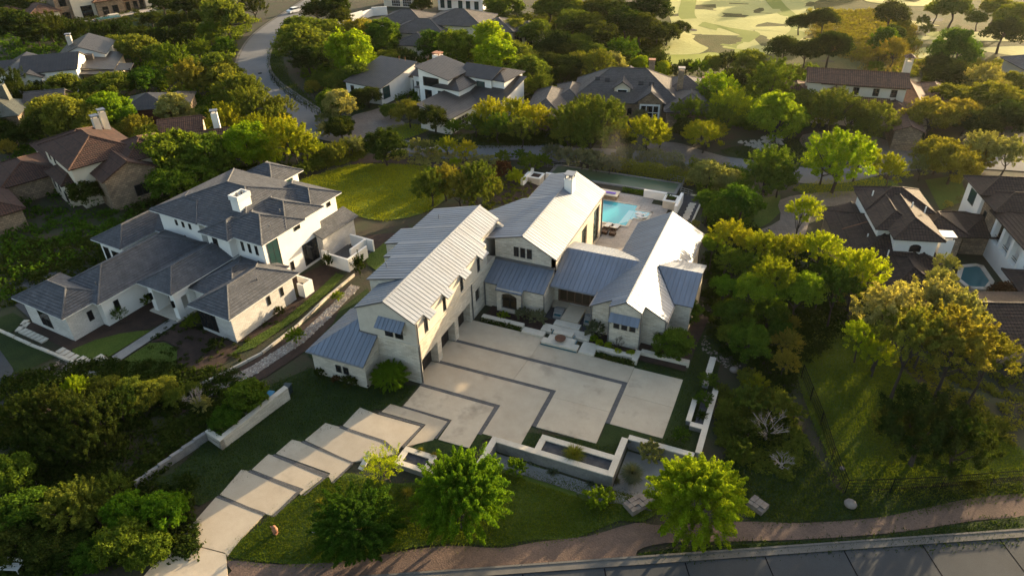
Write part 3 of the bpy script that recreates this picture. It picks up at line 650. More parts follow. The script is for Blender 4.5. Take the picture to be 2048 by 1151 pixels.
obj('wall', MB().prism([(-3.2, 20.0, -.2), (-.07, 20.0, -.2), (-.07, 20.0, 6.9), (-3.2, 20.0, 8.6)], (0, .45, 0)), 'stone', H)
zr = lambda x: 8.8 - .56 * (x + 3.2)
zl1 = lambda x: 8.8 + .44 * (x + 3.2)
zl2 = lambda x: 8.8 + .25 * (x + 3.2)
X0 = -.1; X1 = .62
R1 = [[(-3.2, -.08, 8.8), (X0, -.08, zr(X0)), (X0, 14.75, zr(X0)), (-3.2, 14.75, 8.8)]]
R1 += [[(-3.2, 14.75, 8.8), (-.1, 14.75, zr(-.1)), (-.1, 15.6, zr(-.1)), (-3.2, 15.6, 8.8)], [(-3.2, 15.6, 8.8), (-.8, 15.6, zr(-.8)), (-.8, 20.7, zr(-.8)), (-3.2, 20.7, 8.8)]]
R1 += [[(X0, a, zr(X0)), (X1, a, zr(X1)), (X1, b, zr(X1)), (X0, b, zr(X0))] for a, b in ((1.6, 2.95), (5.3, 6.6), (9.0, 10.5), (13.15, 14.72))]
metal_roof(H, R1, 'metal', 'metal', .5, fascia='gutter')
R2 = [[(-6.55, -.08, zl1(-6.55)), (-3.2, -.08, 8.8), (-3.2, 4.35, 8.8), (-6.55, 4.35, zl1(-6.55))]]
R3 = [[(x, a, zl2(x)), (-3.2, a, 8.8), (-3.2, b, 8.8), (x, b, zl2(x))] for x, a, b in ((-7.85, 4.15, 8.85), (-8.85, 8.85, 12.0), (-10.75, 12.0, 15.6), (-9.25, 15.6, 20.7))]
metal_roof(H, R2 + R3, 'metal', 'metal', .5, fascia='gutter')
obj('ridge_cap', MB().tube([(-3.2, -.1, 8.83), (-3.2, 20.72, 8.83)], .09, 6), 'metal', H)
for y, x in ((17.8, -7.0), (6.6, -7.0)): obj('vent_pipe', MB().tube([(x, y, zl2(x) - .1), (x, y, zl2(x) + .5)], .06, 6), 'metal', H)
# awnings
def awning(x0, x1, y, z0, z1, out, n):
    a = metal_roof(H, [[(x0, y - out, z0), (x1, y - out, z0), (x1, y, z1), (x0, y, z1)]], 'metal', 'metal', .42, .06, name='awning', fascia='gutter')
    for x in (x0 + .15, x1 - .15):
        obj('bracket', MB().tube([(x, y, z0 - .75), (x, y - out + .1, z0 - .03)], .035, 5), 'gutter', a)
awning(-4.0, -1.1, .02, 6.25, 6.95, .95, 6)
for x in (-3.05, -1.95): window(H, (x, .03, 4.85), (0, -1), .85, 1.35, 1, 1, dep=.05)
# front annex with hipped roof
w = MB().prism([(-10.55, -2.55, -.2), (-4.5, -2.55, -.2), (-4.5, -2.55, 2.75), (-10.55, -2.55, 2.75)], (0, 2.6, 0)); obj('wall', w, 'stone', H)
w = MB().prism([(-4.5, -2.5, 2.7), (-4.5, .1, 2.7), (-4.5, .1, 4.2)], (-.4, 0, 0)); obj('wall', w, 'stone', H)
obj('wall', MB().box(-10.55, -6.3, 0, 4.5, -.2, 2.75), 'stone', H)
A = .6; za = lambda d: 2.86 + A * d
An1 = [[(-10.95, -2.85, 2.86), (-4.4, -2.85, 2.86), (-4.4, -.03, za(2.82)), (-8.13, -.03, za(2.82))], [(-8.13, -.03, za(2.82)), (-6.47, -.03, za(2.82)), (-6.47, 1.63, za(4.48))]]
An2 = [[(-10.95, -2.85, 2.86), (-6.47, 1.63, za(4.48)), (-6.47, 4.75, za(4.48)), (-10.95, 4.75, 2.86)]]
metal_roof(H, An1 + An2, 'metal', 'metal', .5, fascia='gutter')
obj('flashing', MB().box(-6.5, -4.4, -.09, .0, 4.45, 4.62), 'gutter', H)
for x in (-7.6, -6.75): window(H, (x, -2.56, 1.05), (0, -1), .6, .85, 1, 1, dep=.06)
# mid house with the long ridge ---------------------------------
w = MB(); wallseg(w, (7.05, 17.6), (7.05, 35.3), -.9, 5.65, .4, [(9.3, 11.4, .2, 4.3), (14.0, 16.4, -.3, 4.6)]); obj('wall', w, 'stone', H)
obj('wall', MB().prism([(.0, 17.6, -.2), (7.05, 17.6, -.2), (7.05, 17.6, 5.65), (3.35, 17.6, 7.66), (0, 17.6, 6.7)], (0, .4, 0)), 'stone', H)
obj('wall', MB().prism([(.1, 34.9, -.9), (7.05, 34.9, -.9), (7.05, 34.9, 5.65), (3.35, 34.9, 7.66), (.1, 34.9, 6.75)], (0, .4, 0)), 'stone', H)
window(H, (6.8, 27.95, .2), (1, 0), 2.1, 4.1, 3, 5, dep=.08, pm='glass_teal'); window(H, (6.8, 32.8, -.3), (1, 0), 2.4, 4.9, 3, 6, dep=.08, pm='glass_teal')
zm = lambda x: 7.8 - .545 * (x - 3.35)
zn = lambda x: 7.8 + .25 * (x - 3.35)
M1 = [[(3.35, 17.42, 7.8), (7.28, 17.42, zm(7.28)), (7.28, 35.5, zm(7.28)), (3.35, 35.5, 7.8)]]
metal_roof(H, M1, 'metal', 'metal', .5, fascia='gutter')
M2 = [[(x, y, zn(x)) for x, y in p] for p in ([(-.2, 28.0), (3.35, 28.0), (3.35, 35.5), (-.2, 35.5)], [(-5, 17.42), (3.35, 17.42), (3.35, 28.0), (-.9, 28.0), (-4.6, 24.3), (-5, 23)])]
metal_roof(H, M2, 'metal', 'metal', .5, fascia='gutter')
obj('wall', MB().box(0, 3, 27.5, 35.2, -.9, zn(0) - .14).prism([(-4.6, 20.5, -.9), (3, 20.5, -.9), (3, 28, -.9), (-1, 27.8, -.9), (-4.5, 24.2, -.9)], (0, 0, 6.4)), 'stone', H)
obj('ridge_cap', MB().tube([(3.35, 17.4, 7.83), (3.35, 35.5, 7.83)], .09, 6), 'metal', H)
for x in (2.55, 3.32, 4.1): window(H, (x, 17.58, 5.05), (0, -1), .58, 1.2, 1, 1, dep=.06)
ch = obj('chimney', MB().box(3.55, 4.55, 30.3, 31.5, 6, 9.0).box(3.5, 4.6, 30.25, 31.55, 8.9, 9.05), 'stucco_white', H)
c = MB()
for x, y in ((3.6, 30.35), (4.4, 30.35), (3.6, 31.35), (4.4, 31.35)): c.box(x, x + .1, y, y + .1, 9.05, 9.55)
c.box(3.45, 4.65, 30.2, 31.6, 9.55, 9.65); obj('cap', c, 'metal', ch); obj('flue', MB().lathe((4.05, 30.9, 9.05), [(.16, 0), (.16, .4)], 10), 'gutter', ch)
# shed-roofed front rooms with the arched window
obj('wall', MB().box(0, 7.0, 14.4, 17.6, -.2, 2.9), 'stone', H)
pa = [(1.75, 13.75, -.2), (2.28, 13.75, -.2), (2.28, 13.75, 2.25), (2.55, 13.75, 2.45), (2.9, 13.75, 2.56), (3.2, 13.75, 2.6), (3.5, 13.75, 2.56), (3.85, 13.75, 2.45), (4.12, 13.75, 2.25), (4.12, 13.75, -.2), (4.65, 13.75, -.2), (4.65, 13.75, 3.0), (1.75, 13.75, 3.0)]
obj('wall', MB().prism(pa, (0, .65, 0)).box(2.28, 4.12, 13.75, 14.4, -.2, .5), 'stone', H)
wn = obj('window', MB().prism([(2.28, 14.0, .5), (4.12, 14.0, .5), (4.12, 14.0, .58), (2.28, 14.0, .58)], (0, .1, 0)).box(3.17, 3.23, 14.0, 14.1, .5, 2.6).box(2.28, 4.12, 14.0, 14.1, 1.6, 1.66), 'frame_dark', H)
obj('pane', MB().prism([(2.28, 14.12, .5), (4.12, 14.12, .5), (4.12, 14.12, 2.25), (3.85, 14.12, 2.45), (3.2, 14.12, 2.6), (2.55, 14.12, 2.45), (2.28, 14.12, 2.25)], (0, .05, 0)), 'glass_warm', wn)
obj('wall', MB().prism([(7.02, 14.42, 2.85), (7.02, 17.6, 2.85), (7.02, 17.6, 4.12), (7.02, 14.42, 3.0)], (-.4, 0, 0)), 'stone', H)
zs = lambda y: 3.1 + .36 * (y - 14.25)
S1 = [[(.02, 14.25, zs(14.25)), (7.05, 14.25, zs(14.25)), (7.05, 17.58, zs(17.58)), (.02, 17.58, zs(17.58))], [(1.65, 13.6, zs(13.6)), (4.75, 13.6, zs(13.6)), (4.75, 14.25, zs(14.25)), (1.65, 14.25, zs(14.25))]]
metal_roof(H, S1, 'metal', 'metal', .5, fascia='gutter')
obj('flashing', MB().box(.02, 7.08, 17.42, 17.6, 4.3, 4.55), 'gutter', H)
# entrance link
zc = lambda y: 3.25 + .38 * (y - 16.0)
C1 = [[(7.12, 16.0, zc(16)), (12.3, 16.0, zc(16)), (16.35, 21.15, zc(21.15)), (7.12, 21.15, zc(21.15))]]
metal_roof(H, C1, 'metal', 'metal', .5, fascia='gutter')
zd = lambda y: zc(21.15) - .25 * (y - 21.15)
C2 = [[(7.12, 21.15, zc(21.15)), (16.3, 21.15, zc(21.15)), (12.2, 24.0, zd(24.0)), (7.12, 24.0, zd(24.0))]]
metal_roof(H, C2, 'metal', 'metal', .5, fascia='gutter')
w = MB(); wallseg(w, (7.05, 17.6), (12.5, 17.6), -.2, 3.2, .3, [(.45, 4.9, .4, 2.9)]); obj('wall', w, 'stone', H)
ent = window(H, (9.75, 17.66, .45), (0, -1), 4.45, 2.45, 1, 1, dep=.08, pm='glass_warm', name='entrance', fm='wood')
for k in range(5):
    obj('door_leaf', MB().box(7.62 + k * .88, 7.66 + k * .88 + .1, 17.55, 17.63, .45, 2.85).box(7.62 + k * .88, 8.45 + k * .88, 17.57, 17.62, .45, .7), 'wood', ent)
obj('wall', MB().box(7.1, 12.5, 23.5, 23.9, -.9, 4.2), 'stone', H)
# right wing -------------------------------------------------------
zw = lambda x: 5.7 - .56 * abs(x - 16.4)
W1 = [[(16.4, 12.35, 5.7), (18.05, 12.35, zw(18.05)), (18.05, 13.65, zw(18.05)), (16.4, 13.65, 5.7)], [(16.4, 13.65, 5.7), (20.35, 13.65, zw(20.35)), (20.35, 33.0, zw(20.35)), (16.4, 33.0, 5.7)]]
metal_roof(H, W1, 'metal', 'metal', .5, fascia='gutter')
W2 = [[(14.7, 12.35, zw(14.7)), (16.4, 12.35, 5.7), (16.4, 13.65, 5.7), (14.7, 13.65, zw(14.7))], [(12.4, 13.65, zw(12.4)), (16.4, 13.65, 5.7), (16.4, 33, 5.7), (12.4, 33, zw(12.4))]]
metal_roof(H, W2, 'metal', 'metal', .5, fascia='gutter')
obj('ridge_cap', MB().tube([(16.4, 12.33, 5.73), (16.4, 33.02, 5.73)], .09, 6), 'metal', H)
obj('wall', MB().prism([(12.6, 13.85, -.2), (20.15, 13.85, -.2), (20.15, 13.85, 3.45), (16.4, 13.85, 5.55), (12.6, 13.85, 3.45)], (0, .4, 0)), 'stone', H)
obj('wall', MB().prism([(12.6, 32.4, -.9), (20.15, 32.4, -.9), (20.15, 32.4, 3.45), (16.4, 32.4, 5.55), (12.6, 32.4, 3.45)], (0, .4, 0)), 'stone', H)
obj('wall', MB().box(19.75, 20.15, 13.9, 32.8, -.9, 3.42).box(12.6, 13.0, 13.9, 32.8, -.9, 3.42), 'stone', H)
obj('wall', MB().prism([(14.83, 12.55, -.2), (17.92, 12.55, -.2), (17.92, 12.55, 4.72), (16.4, 12.55, 5.56), (14.83, 12.55, 4.72)], (0, 1.3, 0)), 'stone', H)
awning(14.85, 17.9, 12.55, 3.35, 4.0, .75, 6)
for x in (15.55, 16.37, 17.2): window(H, (x, 12.56, 2.2), (0, -1), .62, .95, 1, 1, dep=.06)
obj('sill', MB().box(15.1, 17.7, 12.47, 12.56, 2.1, 2.2), 'limestone', H)
# right stub
T1 = [[(17.55, 21.15, zc(21.15)), (22.2, 21.15, zc(21.15)), (22.2, 16.9, zc(16.9)), (20.3, 16.9, zc(16.9))], [(17.55, 21.15, zc(21.15)), (22.2, 21.15, zc(21.15)), (22.2, 24.2, zd(24.2)), (19.0, 24.2, zd(24.2))]]
metal_roof(H, T1, 'metal', 'metal', .5, fascia='gutter')
obj('wall', MB().prism([(21.95, 17.1, -.6), (21.95, 24.0, -.6), (21.95, 24.0, zd(24) - .12), (21.95, 21.15, zc(21.15) - .14), (21.95, 17.1, zc(17.1) - .12)], (-2.2, 0, 0)), 'stone', H)
# gutters and downspouts
for x, y, z0, z1 in ((.06, .12, 0, 7.0), (.08, 11.25, 0, 4.6), (.1, 14.3, .1, 3.0), (4.75, 13.7, .1, 2.95), (7.1, 14.2, .1, 3.0), (7.12, 35.1, -.6, 5.6), (12.5, 13.75, .1, 3.4), (14.75, 12.5, .1, 4.7), (18.0, 12.5, .1, 4.7), (20.22, 13.9, .1, 3.4), (20.22, 32.6, -.5, 3.4)):
    obj('downspout', MB().box(x - .05, x + .05, y - .05, y + .05, z0, z1), 'gutter', H)
for a, b in (((-.1, -.05, zr(-.1) - .1), (-.1, 14.7, zr(-.1) - .1)), ((7.33, 17.4, 5.58), (7.33, 35.5, 5.58)), ((12.33, 13.6, 3.38), (12.33, 33, 3.38)), ((20.42, 13.6, 3.4), (20.42, 33, 3.4)), ((-10.95, -2.9, 2.8), (-4.4, -2.9, 2.8)), ((7.1, 15.95, 3.18), (12.3, 15.95, 3.18))):
    obj('gutter', MB().tube([a, b], .07, 6), 'gutter', H)

# ------------------------------------------------------------------ walls, planters and steps round the forecourt
def capwall(parent, pts, w, z0, z1, mat='cast_concrete', cap='limestone', ch=.1, ov=.03):
    """wall along a polyline (left side = outer line), with a stone coping in separate lengths"""
    for i in range(len(pts) - 1):
        a, b = Vector((*pts[i], 0)), Vector((*pts[i + 1], 0)); d = (b - a); L = d.length; d.normalize(); n = Vector((d.y, -d.x, 0))
        e0 = w if i > 0 else 0
        obj('wall', MB().obox(a + d * 0 + Vector((0, 0, z0)), d, Vector((0, 0, 1)), n, L, z1 - ch - z0, w), mat, parent)
        k = max(1, round(L / 2.4)); s0 = 0
        for j in range(k):
            l0, l1 = L * j / k + .006, L * (j + 1) / k - .006
            obj('coping', MB().obox(a + d * l0 - n * ov + Vector((0, 0, z1 - ch + .002 * (i % 2))), d, Vector((0, 0, 1)), n, l1 - l0, ch, w + 2 * ov), cap, parent)
PW = thing('retaining_wall', 'zigzag pale capped retaining wall along the lower edge of the forecourt', 'wall')
capwall(PW, [(9.4, -9.6), (9.4, -4.12)], .5, -2.4, .32)
capwall(PW, [(9.9, -4.12), (19.85, -4.12)], .5, -2.6, .32)
capwall(PW, [(20.35, .0), (20.35, -4.62)], .5, -2.6, .32)
capwall(PW, [(20.35, .48), (26.0, .48)], .5, -2.6, .32)
PB = thing('planter', 'oblong capped planter holding a spiky grass clump beside the forecourt lawn', 'planter')
capwall(PB, [(13.3, -2.3), (19.85, -2.3)], .5, -.4, .3); capwall(PB, [(13.3, -4.1), (13.3, -2.8)], .5, -.4, .29)
obj('soil', MB().box(13.8, 19.85, -4.1, -2.8, -.3, .12), 'dark_gravel', PB)
PC = thing('planter', 'short capped planter beside the drive behind the bright round tree', 'planter')
capwall(PC, [(2.85, -7.95), (5.9, -7.95)], .45, -1.6, .22); capwall(PC, [(2.85, -9.6), (2.85, -8.4)], .5, -1.6, .21); capwall(PC, [(5.9, -8.0), (5.9, -9.5)], .45, -1.6, .215); capwall(PC, [(2.85, -9.55), (6.4, -9.55)], .42, -2.4, .23)
obj('soil', MB().box(3.3, 5.6, -9.55, -8.4, -1.2, .06), 'dark_gravel', PC)
PD = thing('retaining_wall', 'low sloping capped wall between drive lawn and wispy tree', 'wall')
obj('wall', MB().prism([(.03, -13.4, -2.6), (.03, -9.6, -2.0), (.03, -9.6, .0), (.03, -13.4, -1.2)], (.44, 0, 0)), 'cast_concrete', PD)
for k in range(2):
    ya, yb = -13.4 + k * 1.9 + .01, -13.4 + (k + 1) * 1.9 - .01; f = lambda y: -1.2 + (y + 13.4) / 3.8 * 1.2
    obj('coping', MB().prism([(0, ya, f(ya)), (0, yb, f(yb)), (0, yb, f(yb) + .1), (0, ya, f(ya) + .1)], (.5, 0, 0)), 'limestone', PD)
ER = thing('retaining_wall', 'narrow capped wall east of the forecourt broken by leafy shrubs', 'wall')
capwall(ER, [(25.5, 13.8), (25.5, 9.4)], .55, -1.5, .45); capwall(ER, [(26.5, 9.25), (26.5, .5)], .45, -1.6, .44)
EP = thing('planter', 'small capped planter box with a spiky plant on the east wall', 'planter')
capwall(EP, [(24.95, 7.0), (24.95, 3.9)], .4, -.4, .5); capwall(EP, [(26.05, 3.9), (24.95, 3.9)][::-1], .5, -.4, .49)
obj('soil', MB().box(25.3, 26.05, 3.9, 7.0, -.3, .3), 'dark_gravel', EP)
# gravel bed below the front wall
sheet('gravel_bed', [(9.9, -4.65), (20.4, -4.65), (20.4, -.1), (25.6, -.1), (25.6, -5), (22.4, -6.3), (18.8, -6.3), (15.9, -6.0), (10.9, -6.2), (10.4, -8)], 'concrete_grey', .03, .6)
ED = thing('edging', 'thin pale metal edging between gravel and the sunny front lawn', 'edging')
for a, b in (((10.6, -8), (10.7, -6.25)), ((10.7, -6.25), (15.9, -6.05)), ((15.9, -6.05), (18.8, -6.35)), ((20.6, -6.6), (21.6, -6.2)), ((21.6, -6.2), (24, -6.0)), ((6.2, -10.8), (9.6, -10.9))):
    obj('strip', MB().tube([(a[0], a[1], terr(*a) + .05), (b[0], b[1], terr(*b) + .05)], .035, 4), 'kerb', ED)
# left sloping planter wall
LP = thing('planter_wall', 'tall wedge of stone planter wall left of the drive', 'wall')
a, b = Vector((-10.5, -6.6, 0)), Vector((-12.15, -14.0, 0)); d = (b - a).normalized(); n = Vector((d.y, -d.x, 0)); L = (b - a).length
ta, tb = terr(a.x, a.y) + 1.35, terr(b.x, b.y) + 1.0
obj('wall', MB().prism([a + Vector((0, 0, -1.5)), b + Vector((0, 0, -2.6)), b + Vector((0, 0, tb)), a + Vector((0, 0, ta))], n * .45), 'stone', LP)
for k in range(5):
    p, q = a + d * (L * k / 5 + .01), a + d * (L * (k + 1) / 5 - .01); f = lambda t: ta + (tb - ta) * t + .005
    zp, zq = f(k / 5), f((k + 1) / 5)
    obj('coping', MB().prism([p + Vector((0, 0, zp)) - n * .04, q + Vector((0, 0, zq)) - n * .04, q + Vector((0, 0, zq + .1)) - n * .04, p + Vector((0, 0, zp + .1)) - n * .04], n * .53), 'limestone', LP)
e = b + n * 2.1
obj('wall', MB().obox(b + Vector((0, 0, -2.6)), n, Vector((0, 0, 1)), -d, 2.1, 2.6 + tb - .05, .4), 'stone', LP); obj('coping', MB().obox(b + Vector((0, 0, tb - .03)) + n * .5, n, Vector((0, 0, 1)), -d, 1.64, .1, .46), 'limestone', LP)
obj('wall', MB().obox(a + d * 4.0 + n * .45 + Vector((0, 0, -1.6)), n, Vector((0, 0, 1)), -d, 1.6, 1.6 + tb, .3), 'stone', LP)
obj('soil', MB().prism([a + d * 4 + n * .45 + Vector((0, 0, tb - .45)), b + n * .45 + Vector((0, 0, tb - .45)), e + Vector((0, 0, tb - .45)), a + d * 4 + n * 2 + Vector((0, 0, tb - .45))], (0, 0, .1)), 'mulch', LP)
LW = thing('retaining_wall', 'streaked grey concrete wall running down from the planter wedge', 'wall')
p = b + n * 2.0; q = Vector((-15.9, -20.0, 0))
dd = (q - p).normalized(); nn = Vector((dd.y, -dd.x, 0))
for k in range(6):
    l = (q - p).length / 6; a2 = p + dd * l * k; tz = terr(a2.x, a2.y) + .85 - .06 * k
    obj('panel', MB().obox(a2 + dd * .008 + Vector((0, 0, -3.2)), dd, Vector((0, 0, 1)), nn, l - .016, 3.2 + tz, .35), 'cast_concrete', LW)
for (nm, c, x, y, lid, lab) in (('waste_bin', 'dark_plastic', -11.1, -6.1, 'dark_plastic', 'dark wheeled bin with closed lid behind the stone wedge wall'), ('recycling_bin', 'blue_plastic', -11.9, -7.6, 'blue_plastic', 'blue recycling bin tucked behind the stone wedge wall')):
    t = thing(nm, lab, 'bin', (x, y, terr(x, y)), 12)
    m = MB(); m.add([(-.26, -.3, .1), (.26, -.3, .1), (.26, .3, .1), (-.26, .3, .1), (-.32, -.36, 1.0), (.32, -.36, 1.0), (.32, .38, 1.0), (-.32, .38, 1.0)], [(3, 2, 1, 0), (4, 5, 6, 7), (0, 1, 5, 4), (1, 2, 6, 5), (2, 3, 7, 6), (3, 0, 4, 7)])
    obj('body', m, c, t); obj('lid', MB().box(-.34, .34, -.39, .42, 1.0, 1.08), lid, t)
    for s_ in (-.24, .24): obj('wheel', MB().tube([(s_ - .04, .3, .12), (s_ + .04, .3, .12)], .12, 10), 'rubber', t)
# entrance court: plinths, steps, fountain
E1 = thing('entry_terrace', 'stepped pale stone terrace and walk leading to the front doors', 'steps')
for nm, x0, x1, y0, y1, z0, z1, mt in (('walk', 8.95, 10.95, 14.3, 17.3, -.1, .45, 'concrete'), ('step', 8.55, 11.4, 13.25, 14.2, -.1, .38, 'limestone'), ('step', 7.6, 12.9, 11.95, 13.2, -.1, .3, 'limestone'),
                                     ('step', 5.8, 8.25, 11.0, 11.9, -.1, .22, 'limestone'), ('step', 12.45, 14.1, 9.95, 11.8, -.1, .22, 'limestone'), ('landing', 7.6, 12.9, 16.2, 17.6, -.1, .42, 'concrete')):
    if nm == 'landing':
        for xa, xb in ((7.2, 8.9), (11.0, 12.6)): obj(nm, MB().box(xa, xb, 16.6, 17.6, -.1, .42), mt, E1)
    else: obj(nm, MB().box(x0, x1, y0, y1, z0, z1), mt, E1)
sheet('entry_bed', [(7.1, 13.2), (12.6, 13.2), (12.6, 17.5), (7.1, 17.5)], 'dark_gravel', .06, flat=.0)
sheet('entry_bed', [(.9, 12.0), (8.3, 12.0), (8.3, 14.4), (.9, 14.4)], 'mulch', .1, flat=0)
sheet('entry_bed', [(12.5, 11.0), (23, 11.0), (23, 14.0), (20.2, 14.0), (12.5, 14.0)], 'mulch', .12, flat=0)
sheet('entry_bed', [(20.2, 13.9), (23.2, 13.9), (23.6, 21), (20.2, 21)], 'mulch', .05, flat=0)
FW = thing('planter_wall', 'low pale stone wall edging the bed left of the fountain', 'wall')
capwall(FW, [(.9, 12.05), (5.75, 12.05)], .5, -.2, .5, 'limestone')
FR = thing('planter_wall', 'low stepped pale stone wall edging the bed right of the fountain', 'wall')
capwall(FR, [(14.1, 11.2), (18.4, 11.2)], .5, -.2, .55, 'limestone'); capwall(FR, [(18.4, 12.0), (18.4, 10.3)][::1], .5, -.2, .54, 'limestone'); capwall(FR, [(18.4, 12.3), (23.2, 12.3)], .45, -.4, .56, 'limestone')
FT = thing('fountain', 'stepped stone fountain with a rusty bowl and water slots at the entry', 'fountain')
obj('basin', MB().box(8.4, 12.3, 9.98, 10.8, -.1, .36).box(8.85, 11.7, 10.8, 11.6, -.1, .36), 'limestone', FT)
obj('basin', MB().box(9.1, 11.2, 11.65, 12.4, -.1, .55), 'limestone', FT)
obj('water', MB().box(8.4, 12.3, 9.88, 9.96, .0, .12).box(8.9, 9.05, 11.65, 12.3, .3, .42).box(11.3, 11.45, 11.65, 12.1, .3, .42).box(11.78, 11.9, 10.85, 11.5, .3, .4), 'pool_dark', FT)
obj('bowl', MB().lathe((10.2, 10.85, .36), [(.25, 0), (.3, .06), (.52, .2), (.58, .34), (.54, .35), (.48, .24), (.1, .16)], 20), 'rust', FT, True)
for x, lab in ((8.05, 'blue slab water trough left of the entry walk'), (11.55, 'blue slab water trough right of the entry walk')):
    t = thing('water_trough', lab, 'fountain', (x, 15.0, 0))
    for k in range(3): obj('slab', MB().box(-.1 - .1 * k, .8, -.1 + k * .5 - .25, .4 + k * .5 - .25, 0, .35 + .12 * k), 'concrete_grey', t)
    obj('water', MB().box(-.05, .7, -.2, .25, .35, .37), 'pool_dark', t)
# ------------------------------------------------------------------ pool court
sheet('pool_deck', [(7.0, 24.0), (12.6, 24.0), (12.6, 33), (20, 33), (16.5, 42.5), (16.5, 44.3), (13.6, 44.3), (13.6, 46.6), (11.0, 46.7), (11.0, 48.6), (4, 48.6), (4, 35.2), (7.0, 35.2)], 'deck_stone', .045, flat=-.65)
PL = thing('swimming_pool', 'turquoise swimming pool with tanning shelf and raised spa behind the house', 'pool', (0, 0, -.65))
def water(name, poly, mat, z, parent): obj(name, MB().prism([(x, y, z - .04) for x, y in poly], (0, 0, .04)), mat, parent)
water('water', [(3.5, 38.95), (9.4, 38.95), (9.4, 43.6), (9.35, 45.3), (3.5, 45.3)], 'pool_water', .09, PL)
water('tanning_shelf', [(9.42, 40.9), (11.5, 42.2), (11.5, 43.75), (9.42, 43.75)], 'pool_shallow', .1, PL)
water('step_shelf', [(8.3, 39.0), (9.38, 40.2), (9.38, 43.5), (8.6, 43.5)], 'pool_shallow', .105, PL)
water('deep_end', [(3.6, 43.6), (6.0, 43.6), (6.0, 45.2), (3.6, 45.2)], 'pool_deep', .1, PL)
cp = MB()
for x0, x1, y0, y1 in ((3.2, 9.75, 38.6, 38.93), (9.42, 9.75, 38.93, 40.85), (9.75, 11.85, 41.2, 41.5), (11.53, 11.85, 41.5, 44.1), (9.42, 11.85, 43.78, 44.1), (9.38, 9.7, 44.1, 45.6), (3.2, 9.38, 45.33, 45.6)): cp.box(x0, x1, y0, y1, -.05, .14)
obj('coping', cp, 'limestone', PL)
sp = obj('spa', MB().box(3.4, 6.1, 45.7, 47.3, -.1, .75), 'rubble', PL); obj('spa_coping', MB().box(3.3, 6.2, 45.6, 47.4, .75, .85), 'limestone', sp); obj('spa_flowers', MB().box(4.2, 5.8, 46.2, 46.6, .85, .95), 'purple_flower', sp)
for x, lab in ((7.25, 'white cushioned wicker lounger nearest the pool wall of the house'), (8.35, 'white cushioned wicker lounger on the open deck side')):
    t = thing('sun_lounger', lab, 'lounger', (x, 37.5, -.6), -8, 'pool loungers')
    obj('frame', MB().box(-.38, .38, -.9, 1.0, .15, .3).box(-.36, -.28, -.85, -.75, 0, .15).box(.28, .36, -.85, -.75, 0, .15).box(-.36, -.28, .85, .95, 0, .15).box(.28, .36, .85, .95, 0, .15), 'wicker', t)
    obj('cushion', MB().box(-.34, .34, -.1, .98, .3, .4), 'cushion', t); obj('back_cushion', MB().prism([(-.34, -.1, .32), (-.34, -.1, .42), (-.34, -.85, .8), (-.34, -.9, .7)], (.68, 0, 0)), 'cushion', t)
    o_ = thing('wicker_ottoman', lab.replace('white cushioned wicker lounger', 'dark wicker ottoman at the foot of the lounger'), 'ottoman', (x + .1, 35.9, -.6), -8, 'pool ottomans')
    obj('base', MB().box(-.4, .4, -.3, .3, .05, .35), 'wicker', o_); obj('pad', MB().box(-.38, .38, -.28, .28, .35, .43), 'wood', o_)
t = thing('side_table', 'small dark side table between the two pool loungers', 'table', (7.8, 37.3, -.6)); obj('top', MB().box(-.25, .25, -.25, .25, .38, .44), 'wood', t); obj('base', MB().box(-.12, .12, -.12, .12, 0, .38), 'wood', t)
for k, (x, y) in enumerate(((10.5, 42.7), (10.8, 41.9))):
    t = thing('pool_chaise', ('white moulded chaise on the tanning shelf, farther one', 'white moulded chaise on the tanning shelf, nearer one')[k], 'chaise', (x, y, -.55), -25, 'chaises in the pool')
    obj('body', MB().prism([(-.8, -.3, 0), (-.8, -.3, .12), (-.2, -.3, .2), (.1, -.3, .14), (.8, -.3, .5), (.85, -.3, .42), (.15, -.3, 0)], (0, .6, 0)), 'cushion', t)
# white planter walls by the long pond
for lab, x0, y0, sx in (('white block planter with clipped top at the right end of the pond', 12.7, 44.2, 1), ('white block planter with red soil left of the long roof', -7.9, 44.8, -1)):
    t = thing('planter', lab, 'planter', (0, 0, -.7))
    obj('wall', MB().box(x0, x0 + 1.9, y0 + 1.8, y0 + 3.8, -.2, 1.15), 'limestone', t); obj('rim', MB().box(x0 - .05, x0 + 1.95, y0 + 1.75, y0 + 2.05, 1.15, 1.3).box(x0 - .05, x0 + 1.95, y0 + 3.55, y0 + 3.85, 1.15, 1.3).box(x0 - .05, x0 + .25, y0 + 2.05, y0 + 3.55, 1.15, 1.3).box(x0 + 1.65, x0 + 1.95, y0 + 2.05, y0 + 3.55, 1.15, 1.3), 'stucco_white', t)
    obj('soil', MB().box(x0 + .25, x0 + 1.65, y0 + 2.05, y0 + 3.55, 1.0, 1.2), 'mulch', t)
    wx = x0 + 1.95 if sx > 0 else x0 - .45
    obj('fin_wall', MB().box(wx, wx + .4, y0, y0 + 4.4, -.2, 1.6), 'stucco_white', t)
    if sx > 0: obj('low_wall', MB().box(9.4, 12.7, 48.4, 48.75, -.2, 1.2), 'stucco_white', t)
    else: obj('low_wall', MB().box(-5.95, -3.0, 48.9, 49.3, -.2, 1.2), 'stucco_white', t)
PN = thing('pond', 'long narrow green reflecting pond behind the pool terrace', 'pond', (0, 0, -.7))
water('water', [(-6, 51.3), (13.3, 51.0), (13.3, 54.6), (-6, 54.9)], 'pond', .1, PN)
obj('rim', MB().box(-6.3, 13.6, 50.7, 51.1, -.4, .2).box(-6.3, 13.6, 54.7, 55.0, -.4, .18).box(-6.35, -5.95, 51.1, 54.7, -.4, .19).box(13.25, 13.65, 51.1, 54.7, -.4, .19), 'cast_concrete', PN)
